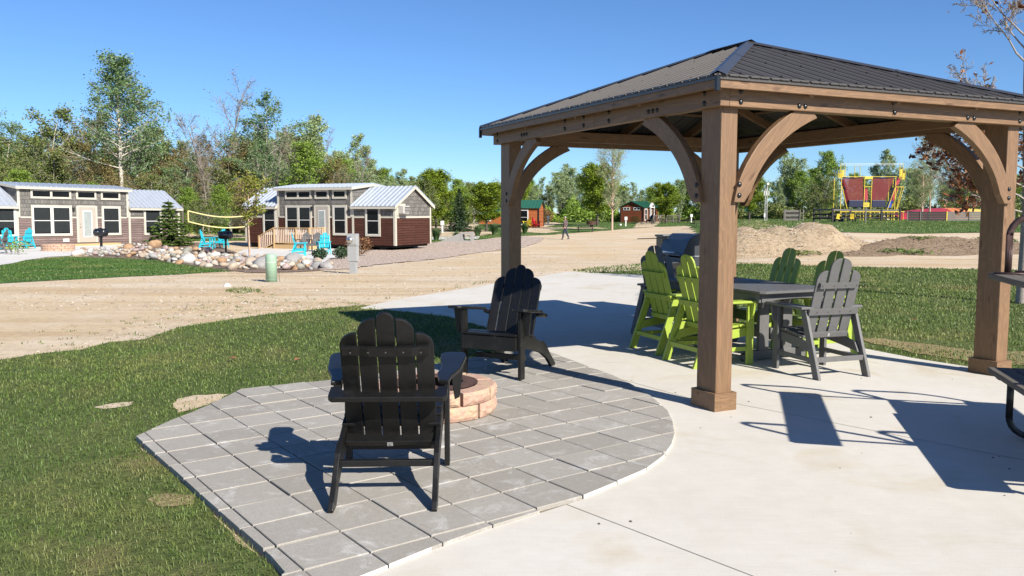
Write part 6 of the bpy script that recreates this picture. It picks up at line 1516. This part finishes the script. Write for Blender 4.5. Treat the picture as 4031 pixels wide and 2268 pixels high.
mass('brush', 'grey-brown leafless brush among the trunks of the wood', [(-200, 64), (400, 67), (800, 76), (1100, 84), (1500, 94), (1750, 110)], 4.2, 9, 30000, .18, L_BRN, 22)
mass('undergrowth', 'green thicket along the foot of the far tree line', [(1650, 124), (2100, 130), (2500, 136), (2800, 132)], 3.4, 9, 26000, .3, L_GRN, 23)
mass('undergrowth', 'green thicket behind the play area', [(2780, 128), (3200, 122), (3700, 120), (4300, 120)], 3.4, 9, 26000, .3, L_DRK, 24)
mass('dry_reeds', 'tall dry straw-coloured reeds under the volleyball net', [(700, 73), (860, 76)], 1.5, 2.5, 7000, .10, m_leaf('reed', [(.35, .27, .17), (.45, .36, .24), (.25, .19, .12)], .1), 25, 'reeds')
for px, D, h_, mt, lb in ((2195 - 60, 118, 2.2, L_RED, 'rust-red shrub at the corner of the orange cabin'), (2200, 122, 1.0, L_MAP, 'low yellow-green bush right of the orange cabin'), (2500, 124, 1.0, L_GRN, 'low green bush before the brown log cabin'), (1412, 40.5, .95, L_RED, 'thin red shrub behind the meter pedestal'),
                       (1255, 35.5, .45, NEED, 'low dark juniper beside the teal chairs'), (1340, 36.5, .5, NEED, 'low dark juniper left of the meter pedestal'), (62, 38.2, .7, L_GRN, 'sparse young shrub before the left fire pit')):
    rg = np.random.default_rng(int(px)); n = (140 if px == 62 else 500) if h_ < 1.2 else 1800; v = on(px, D); r_ = h_ * .75
    p = rg.normal(size=(n, 3)); p /= np.linalg.norm(p, axis=1)[:, None]; p *= rg.uniform(.3, 1, (n, 1)) ** .6; p *= [r_, r_, h_ / 2]; p[:, 2] += h_ / 2 + .05
    t = thing('shrub', lb, 'shrub', v); V, Fc = leaves_np(p, .09 if h_ < 1.2 else .16, rg); mk('foliage', npmesh('foliage', V, Fc, mt), t)
    mk('stems', MB().tube([(0, 0, 0), (.05, 0, h_ * .7)], .012, 5, BARKG).tube([(0, 0, 0), (-.1, .1, h_ * .7)], .01, 5, BARKG).tube([(0, 0, 0), (.1, -.12, h_ * .6)], .01, 5, BARKG).mesh('stems'), t)
# blue-ish spruce by the left cottage, young sapling
v = at(669, 968); plant('spruce_y', v, 2.75, 'young green spruce at the right corner of the left cottage', wide=1.25)
sap = tree_kind('sapling', 31, 3.6, 1.1, .34, 22, 2, 2600, .085, oval, .035, BARKB, m_leaf('sapling_leaf', [(.16, .20, .03), (.26, .28, .04), (.22, .20, .05)]), .9, spread=.10)
KD['sapling'] = sap; TREEN['sapling'] = 'young_tree'
v = at(983, 1010); plant('sapling', v, 3.7, 'thin young tree with reddish trunk in the mulch bed before the right cottage', wide=1.15, rz=2.0)
# ornamental grass clumps
GRS = m_leaf('clump_grass', [(.05, .10, .03), (.10, .17, .06), (.16, .22, .10)], .2)
rg = np.random.default_rng(3); n = 420; az = rg.uniform(0, 6.28, n); l = rg.uniform(.55, 1.0, n); out = rg.uniform(.05, .75, n) ** 1.2
B0 = np.c_[np.cos(az) * .12, np.sin(az) * .12, np.zeros(n)] * rg.uniform(0, 1, (n, 1)); M_ = B0 + np.c_[np.cos(az) * out * .4 * l, np.sin(az) * out * .4 * l, l * .6]; T_ = B0 + np.c_[np.cos(az) * out * l, np.sin(az) * out * l, l * (1.0 - out * .45)]
sd2 = np.c_[-np.sin(az), np.cos(az), np.zeros(n)] * .013; V = np.stack([B0 - sd2, B0 + sd2, M_ + sd2, M_ - sd2, T_ + sd2 * .2, T_ - sd2 * .2], 1).reshape(-1, 3); k6 = (np.arange(n) * 6)[:, None]
clm = npmesh('blades', V, np.concatenate([k6 + [[0, 1, 2, 3]], k6 + [[3, 2, 4, 5]]]), GRS)
c0 = None
for i, (px, py, s, lb) in enumerate(((1717, 948, 1.15, 'spiky green grass clump at the near corner of the brown cottage'), (1797, 948, .85, 'smallest spiky grass clump, in front of the concrete block'), (1880, 932, 1.2, 'spiky grass clump right of the concrete block'),
                                 (1945, 926, 1.3, 'spiky grass clump just left of the left gazebo post'), (2066, 920, 1.25, 'spiky grass clump just right of the left gazebo post'), (1640, 972, .5, 'tiny grass tuft in the pink gravel'))):
    v = at(px, py)
    t = thing('grass_clump', lb, 'ornamental grass', v, i * 1.3, 'spiky grass clumps along the gravel bed', s); mk('blades', clm, t)
# the bare oak at the right edge
rg = np.random.default_rng(8); ob = at(4018, 1197, -.03)
ot = thing('oak_tree', 'slender oak at the right edge with bare twigs and clinging brown leaves', 'tree', ob)
segs = []; tips = []
def limb(p, d, L, r, depth, up_=.12):
    n_ = 6; q0 = np.array(p, float); d = np.array(d, float); d /= np.linalg.norm(d)
    for j in range(n_):
        d = d + rg.normal(size=3) * .09 + np.array([0, 0, up_]); d /= np.linalg.norm(d); q1 = q0 + d * L / n_
        segs.append((q0, q1, max(.004, r * (1 - .8 * j / n_)), max(.003, r * (1 - .8 * (j + 1) / n_)))); tips.append((q0, q1, depth))
        if depth < 3 and j > 0:
            for _ in range(2 if depth < 2 else 1):
                dd = d + rg.normal(size=3) * .65; dd[2] += .1; limb(q1, dd, L * rg.uniform(.22, .45), r * .35, depth + 1, .05)
        q0 = q1
zt_ = 7.2
for i in range(14): z0, z1 = zt_ * i / 14, zt_ * (i + 1) / 14; segs.append((np.array([.04 * sin(z0 * 1.1) - .02 * z0, 0, z0 - .1 * (i == 0)]), np.array([.04 * sin(z1 * 1.1) - .02 * z1, 0, z1]), .085 * (1 - z0 / 8.4), .085 * (1 - z1 / 8.4)))
for z, dx, dy, L in ((1.5, -1, .1, 1.7), (1.7, -1, -.4, 1.5), (2.0, -1, .5, 1.9), (2.2, -1, -.1, 1.9), (1.9, -1, -.2, 1.5), (2.1, .9, .6, 1.6), (2.35, -1, .3, 1.7), (2.6, -.5, -1, 1.3), (2.8, -1, .1, 1.5), (3.0, .7, -.7, 1.4), (3.2, -.9, .4, 1.2), (3.9, -1, -.1, 2.3), (4.1, -.8, .6, 1.8), (4.3, -1, .2, 2.4), (4.6, .8, .2, 1.5), (4.8, -.9, -.4, 1.9), (5.3, -.8, .2, 1.6), (5.8, .6, .6, 1.3), (6.2, -.7, -.3, 1.2)):
    limb((.04 * sin(z * 1.1) - .02 * z, 0, z), (dx, dy, .35 if z < 3.5 else .9), L * (.85 if z < 3.5 else .62), .016, 0, .05 if z < 3.5 else .14)
V, Fc = tubes_np(segs, 6); mk('trunk', npmesh('trunk', V, Fc, BARKO, True), ot)
tl = [t for t in tips if t[2] >= 1]; C = []
for a, b, d in tl:
    z = b[2]
    if rg.random() < (.016 if z < 3.0 else .004): k = rg.integers(3, 8) if z < 3.1 else rg.integers(1, 3); C += [a + (b - a) * rg.uniform() + rg.normal(size=3) * .055 for _ in range(k)]
V, Fc = leaves_np(np.array(C), .075, rg, 1.5, .3); mk('leaves', npmesh('leaves', V, Fc, L_OAK), ot)
# ------------------------------------------------------------------ boulders
RC = [mat_simple('stone_' + n_, c, .9, .3, 3, .5, .02) for n_, c in (('cream', (.42, .37, .30)), ('white', (.48, .455, .42)), ('grey', (.27, .26, .25)), ('rust', (.33, .21, .12)), ('rose', (.34, .26, .24)), ('tan', (.36, .29, .22)), ('olive', (.25, .24, .20)))]
def rockmesh(seed, mt, sub=2):
    bm = bmesh.new(); bmesh.ops.create_icosphere(bm, subdivisions=sub, radius=.5); r_ = random.Random(seed); dirs = [Vector((r_.gauss(0, 1), r_.gauss(0, 1), r_.gauss(0, 1))).normalized() for _ in range(9)]; hs = [r_.uniform(.30, .46) for _ in dirs]
    for v in bm.verts:
        for d, h in zip(dirs, hs):
            k = v.co.dot(d)
            if k > h: v.co -= d * (k - h) * .85
        v.co *= 1 + r_.uniform(-.025, .025); v.co.z *= .78
    me = bpy.data.meshes.new('rock'); bm.to_mesh(me); bm.free(); me.materials.append(mt); me.polygons.foreach_set('use_smooth', [True] * len(me.polygons)); return me
RM = [rockmesh(i, RC[i % 7]) for i in range(21)]
rr = random.Random(12)
upx = [(290, 1000), (330, 985), (440, 990), (500, 972), (560, 968), (680, 985), (760, 985), (850, 1003), (960, 1018), (1100, 1030), (1180, 1030), (1290, 1052)]
lox = [(290, 1008), (330, 1009), (440, 1012), (560, 1019), (640, 1033), (760, 1050), (850, 1062), (960, 1066), (1090, 1067), (1200, 1064), (1300, 1060)]
U_ = lambda p, l: np.interp(p, [a for a, b in l], [b for a, b in l])
placed = []; names_ = ['cream', 'white', 'grey', 'rust', 'rose', 'tan', 'olive']
def rock(px, py, size, mi, label=None, lift=0, sq=None):
    v = at(px, py); o = mk('boulder', RM[mi]); size = size * .8; o.location = v + Vector((0, 0, size * .20 + lift)); o.rotation_euler = (rr.uniform(-.4, .4), rr.uniform(-.4, .4), rr.uniform(0, 6.28)); s = size
    o.scale = sq or (s * rr.uniform(.9, 1.35), s * rr.uniform(.85, 1.1), s * rr.uniform(.8, 1.05)); nm_ = names_[mi % 7]
    tag(o, label, 'boulder', 'fieldstones in the boulder heap')
    if not label:
        seg_ = next(n for l, n in ((400, 'at the left end of the heap'), (500, 'right of the first post grill'), (600, 'left of the big brown boulder'), (700, 'before the young spruce'), (800, 'between spruce and second post grill'), (880, 'left of the second post grill'),
                                   (960, 'right of the second post grill'), (1045, 'left of the green pedestal'), (1120, 'right of the green pedestal'), (1210, 'before the teal chairs'), (9999, 'at the right end of the heap')) if px < l)
        later(o, '%s %s stone, %s, %s' % ('small' if size < .33 else 'larger', nm_, 'upper side' if py < (U_(px, upx) + U_(px, lox)) / 2 else 'lawn side', seg_), px)
for px, py, s, mi, lb in ((308, 1008, 1.0, 1, 'big white boulder at the left end of the boulder heap'), (505, 982, .85, 3, 'rust-orange boulder high in the left half of the boulder heap'), (610, 974, 1.15, 3, 'large brown boulder beside the young spruce'), (735, 998, 1.0, 6, 'olive and brown boulder behind the heap, left of the post grill'),
                       (738, 1040, 1.1, 1, 'largest pale boulder at the front of the heap, above the lawn tip'), (846, 1015, .85, 1, 'white angular boulder below the second post grill'), (1035, 1058, 1.0, 2, 'grey angular boulder just left of the green pedestal'), (1158, 1040, 1.1, 2, 'big pale grey boulder right of the green pedestal'),
                       (1205, 1052, .7, 1, 'white boulder right of the big grey one'), (1252, 1058, .65, 2, 'grey flat boulder near the right end of the heap'), (650, 984, .7, 4, 'purple-grey boulder under the young spruce')):
    rock(px, py, s * .8, mi, lb); placed.append((px, py, s * 30))
cnt = 0
for _ in range(9000):
    px = rr.uniform(295, 1300); a, b_ = U_(px, upx), U_(px, lox); py = rr.uniform(a, b_); s = rr.choice([.24, .29, .34, .39, .45, .52]) * (0.85 if px < 560 else 1)
    w = s * 3327 / 40 * .40
    if any(abs(px - p[0]) < (w + p[2]) * .62 and abs(py - p[1]) < (w + p[2]) * .26 for p in placed): continue
    rock(px, py, s, rr.choice([0, 1, 2, 3, 4, 5, 6, 7, 8, 9, 12, 11, 14, 15, 13, 18, 19, 10, 5, 17, 12, 16]), lift=rr.uniform(0, .12)); placed.append((px, py, w)); cnt += 1
    if cnt > 285: break

# ------------------------------------------------------------------ grass blades
def m_blade(name, cols, tr=.3):
    m, nt, b = nodes(name); geo = N(nt, 'ShaderNodeNewGeometry'); c = ramp(nt, geo.outputs['Random Per Island'], [(i / (len(cols) - 1), q_) for i, q_ in enumerate(cols)])
    v = coord(nt); n1 = noise(nt, v, .75, 5, .65)
    c = mix(nt, ramp(nt, n1, [(.50, (0, 0, 0)), (.68, (.8, .8, .8))]), c, (.27, .245, .10))
    c = mix(nt, 1.0, c, ramp(nt, noise(nt, v, .3, 3, .5), [(.35, (.8, .88, .8)), (.65, (1.15, 1.12, 1.0))]), 'MULTIPLY')
    nt.links.new(c, b.inputs['Base Color']); b.inputs['Roughness'].default_value = .5; b.inputs['Specular IOR Level'].default_value = .35
    t = N(nt, 'ShaderNodeBsdfTranslucent'); nt.links.new(c, t.inputs[0]); mx = N(nt, 'ShaderNodeMixShader'); mx.inputs[0].default_value = tr
    nt.links.new(b.outputs[0], mx.inputs[1]); nt.links.new(t.outputs[0], mx.inputs[2]); nt.links.new(mx.outputs[0], nt.nodes['Material Output'].inputs[0]); return m
BLADE = m_blade('grass_blade', [(.05, .095, .018), (.095, .16, .033), (.15, .215, .05), (.20, .24, .08), (.065, .12, .025)])
BLADE2 = m_blade('lush_grass_blade', [(.045, .10, .02), (.075, .15, .03), (.11, .20, .045)])
def blades(name, label, polys, dens, hgt, wid, mat, seed, zf=None, ylim=None, pfun=None, lay=.9):
    rg = np.random.default_rng(seed); out = []
    for poly in polys:
        P_ = np.array([(a[0], a[1]) for a in poly]); x0, y0 = P_.min(0); x1, y1 = P_.max(0); y0 = max(y0, 1.2)
        bands = np.geomspace(max(y0, 1.2), y1, 14)
        for a, b_ in zip(bands[:-1], bands[1:]):
            xa, xb = max(x0, -.68 * b_ - .3), min(x1, .68 * b_ + .3)
            if xb <= xa: continue
            n = int(dens(0.5 * (a + b_)) * (b_ - a) * (xb - xa)); p = np.c_[rg.uniform(xa, xb, n), rg.uniform(a, b_, n)]; p = p[inpoly(p, poly)]; out.append(p)
    P_ = np.concatenate(out)
    if pfun: P_ = P_[rg.random(len(P_)) < pfun(P_)]
    n = len(P_); D = P_[:, 1]; az = rg.uniform(0, 6.28, n); h = hgt(D) * rg.uniform(.45, 1.2, n); w = wid(D) * rg.uniform(.7, 1.3, n); tilt = rg.uniform(.15, lay, n)
    z = np.array([gz(a, b_) for a, b_ in P_]) if zf is None else np.full(n, zf)
    B = np.c_[P_, z]; dr = np.c_[np.cos(az), np.sin(az)]; sd = np.c_[-np.sin(az), np.cos(az), np.zeros(n)] * w[:, None] / 2
    M1 = B + np.c_[dr * (np.sin(tilt * .6) * h * .55)[:, None], np.cos(tilt * .6) * h * .55]; T1 = M1 + np.c_[dr * (np.sin(tilt * 1.5) * h * .5)[:, None], np.cos(tilt * 1.5) * h * .5]
    V = np.stack([B - sd, B + sd, M1 + sd * .8, M1 - sd * .8, T1], 1).reshape(-1, 3); k = (np.arange(n) * 5)[:, None]
    me = bpy.data.meshes.new(name); Q = (k + [[0, 1, 2, 3]]).ravel(); T = (k + [[3, 2, 4]]).ravel(); li = np.concatenate([Q, T]).astype(np.int32)
    me.vertices.add(len(V)); me.vertices.foreach_set('co', V.astype(np.float32).ravel()); me.loops.add(len(li)); me.loops.foreach_set('vertex_index', li)
    me.polygons.add(2 * n); me.polygons.foreach_set('loop_start', np.concatenate([np.arange(n) * 4, 4 * n + np.arange(n) * 3]).astype(np.int32)); me.materials.append(mat); me.update(calc_edges=True)
    o = mk(name, me); tag(o, label, 'grass', kind='stuff'); print(name, n); return o
def patchy(P_):
    x, y = P_[:, 0], P_[:, 1]; f = .5 + .5 * np.sin(x * 1.3 + np.sin(y * .9)) * np.sin(y * 1.1 + 1.5 * np.sin(x * .7)); return .62 + .38 * f
def patchn(P_):
    r = patchy(P_)
    for b_ in bare: r = np.where(inpoly(P_, b_), .22, r)
    return r
den = lambda D: min(5200, 5200 * (4.0 / max(D, 4.0)) ** 1.55)
blades('grass', 'short mown grass of the near lawn beside the pavers', [near_lawn], lambda D: den(D) * 1.25, lambda D: .029 + .0007 * D, lambda D: .0030 + .0009 * np.maximum(D - 3, 0), BLADE, 41, -.022, pfun=patchn, lay=1.15)
blades('grass', 'mown grass with dry brown patches on the lawn right of the gazebo', [right_lawn], lambda D: den(D) * .8, lambda D: .036 + .0006 * D, lambda D: .0035 + .0009 * np.maximum(D - 3, 0), BLADE, 42, -.022,
       pfun=lambda P_: patchy(P_) * np.where((P_[:, 1] < 12.2 - P_[:, 0] * .42 + .35 * np.sin(P_[:, 0] * 2)) & (P_[:, 1] > 11.1 - P_[:, 0] * .42), .35, 1))
blades('grass', 'lush grass of the lawn across the dirt road', [across_lawn], lambda D: 260, lambda D: .05 + 0 * D, lambda D: .02 + 0 * D, BLADE2, 43)
blades('grass', 'grass tips on the rise below the play area and around the cabins', [far_lawn], lambda D: 24 if D < 75 else (5 if D < 130 else 0.3), lambda D: .05 + .0005 * D, lambda D: .03 + .0004 * D, BLADE, 44)
# weeds and tufts on the dirt
tuf = pxpoly([(-40, 1425), (0, 1330), (150, 1300), (400, 1270), (700, 1210), (1000, 1150), (1300, 1170), (1420, 1195), (1430, 1208), (1250, 1218), (1050, 1238), (900, 1260), (700, 1290), (560, 1338), (430, 1350), (330, 1376), (160, 1393), (0, 1418)])
def tuftp(P_):
    x, y = P_[:, 0], P_[:, 1]; f = np.sin(x * 7.3 + 2 * np.sin(y * 3.1)) * np.sin(y * 9.7 + 1.7 * np.sin(x * 4.3)) + .5 * np.sin(x * 23) * np.sin(y * 19); return np.where(f > .78, .9, np.where(f > .6, .15, .0))
blades('weeds', 'scattered weeds and grass tufts on the dirt beside the near lawn', [tuf], lambda D: 700, lambda D: .035 + 0 * D, lambda D: .009 + 0 * D, BLADE, 45, pfun=tuftp, lay=1.3)
vg = pxpoly([(880, 1150), (900, 1138), (960, 1134), (1020, 1140), (1030, 1150), (960, 1158)]); blades('weeds', 'small green weed patch in the middle of the dirt road', [vg], lambda D: 420, lambda D: .05 + 0 * D, lambda D: .014 + 0 * D, BLADE, 46, lay=1.2)
vg = pxpoly([(1435, 1205), (1568, 1172), (1700, 1150), (1968, 1108), (2010, 1098), (1968, 1098), (1800, 1128), (1600, 1160), (1480, 1185)]); blades('weeds', 'thin weeds along the far edge of the concrete pad', [vg], lambda D: 260, lambda D: .06 + 0 * D, lambda D: .015 + 0 * D, BLADE, 47, pfun=tuftp, lay=1.2)
vg = P0([(2525, 1150), (2545, 1160), (2550, 1190), (2520, 1190)]); blades('weeds', 'little grass tuft against the pad edge by the green chair', [vg], lambda D: 900, lambda D: .16 + 0 * D, lambda D: .012 + 0 * D, BLADE, 48, -.03, lay=1.0)
# pebbles and clods
rg = np.random.default_rng(77); n = 5200; D = 13 + rg.random(n) ** 1.5 * 36; xx = rg.uniform(-.62, .36, n) * D; keep = ~(inpoly(np.c_[xx, D], near_lawn) | inpoly(np.c_[xx, D], across_lawn) | inpoly(np.c_[xx, D], pad_poly) | inpoly(np.c_[xx, D], right_lawn)); xx, D = xx[keep], D[keep]
xx = np.r_[xx, rg.uniform(-5.2, -1.2, 700)]; D = np.r_[D, rg.uniform(9, 14, 700)]; k_ = ~inpoly(np.c_[xx, D], near_lawn); xx, D = xx[k_], D[k_]
z = np.array([gz(a, b_) for a, b_ in zip(xx, D)]); s = rg.uniform(.008, .03, len(xx)) * (1 + D / 60); oc = np.array([(1, 0, 0), (0, 1, 0), (-1, 0, 0), (0, -1, 0), (0, 0, .7), (0, 0, -.5)])
V = (np.c_[xx, D, z][:, None] + oc[None] * s[:, None, None] * rg.uniform(.6, 1.3, (len(xx), 6, 1))).reshape(-1, 3); k = (np.arange(len(xx)) * 6)[:, None, None]
Fc = (k + np.array([[0, 1, 4], [1, 2, 4], [2, 3, 4], [3, 0, 4]])[None]).reshape(-1, 3)
PEB = m_leaf('pebble', [(.36, .30, .22), (.48, .42, .34), (.24, .19, .14), (.42, .34, .25)], 0.0, .9)
tag(mk('pebbles', npmesh('pebbles', V, Fc, PEB)), 'small pebbles and clods strewn over the dirt road', 'pebbles', kind='stuff')
for i, (px, py, lb) in enumerate(((916, 1412, 'orange-brown dead leaf on the near lawn left of the black chair'), (1172, 1416, 'curled brown leaf on the near lawn closer to the black chair'), (3595, 1258, 'pinkish dead leaf on the right lawn'), (3803, 1142, 'orange dead leaf near the right gazebo post'))):
    v = at(px, py, 0.02); t = thing('fallen_leaf', lb, 'leaf', v, i * 1.1, 'dead leaves on the lawns')
    MB().add([(-.05, 0, 0), (-.01, -.03, .015), (.05, 0, .005), (.0, .035, .02)], [(0, 1, 2, 3)], L_OAK).obj('leaf_blade', t)

rg = np.random.default_rng(91); pts = []
while len(pts) < 70:
    p = np.array([rg.uniform(-.3, 5), rg.uniform(2.6, 11)])
    if inpoly([p], pad_poly)[0]: pts.append(p)
m = MB()
for p in pts: r_ = rg.uniform(.003, .009); m.lathe([(r_, 0), (r_ * .8, r_ * .7), (0, r_)], 5, BARKD, Matrix.Translation((p[0], p[1], .0005)) @ Matrix.Diagonal((1, rg.uniform(.5, 1.6), .6, 1)))
tag(m.obj('grit'), 'tiny dark specks of grit and bark on the concrete pad', 'grit', kind='stuff')
rg = np.random.default_rng(55)
for nm, lb, n, mt_ in (('sand_mound', 'stones and clods lying on the sand mound', 900, PEB), ('soil_mound', 'clods and roots lying on the low brown mound', 900, m_leaf('clod', [(.10, .07, .05), (.22, .16, .11), (.30, .23, .16), (.05, .035, .03)], 0, .95))):
    me = bpy.data.objects[nm].data; co = np.zeros(len(me.vertices) * 3); me.vertices.foreach_get('co', co); co = co.reshape(-1, 3)
    hgt_ = np.array([c[2] - gz(c[0], c[1]) for c in co]); co = co[hgt_ > .03]; p = co[rg.integers(0, len(co), n)] + np.c_[rg.normal(size=(n, 2)) * .12, np.zeros(n)]; s = rg.uniform(.015, .06, n)
    V = (p[:, None] + oc[None] * s[:, None, None] * rg.uniform(.6, 1.4, (n, 6, 1))).reshape(-1, 3); k = (np.arange(n) * 6)[:, None, None]
    tag(mk('clods', npmesh('clods', V, (k + np.array([[0, 1, 4], [1, 2, 4], [2, 3, 4], [3, 0, 4]])[None]).reshape(-1, 3), mt_)), lb, 'clods', kind='stuff')
    gp_ = [co[i] for i in rg.integers(0, len(co), 5)]; C = np.concatenate([g + np.c_[rg.normal(size=(90, 2)) * [.35, .2], rg.uniform(0, .12, 90)] for g in gp_]); V, Fc = leaves_np(C, .07, rg, 2.0)
    tag(mk('weeds', npmesh('weeds', V, Fc, BLADE)), 'green weed tufts growing on the %s' % nm.replace('_', ' '), 'weeds', kind='stuff')
finish_labels()
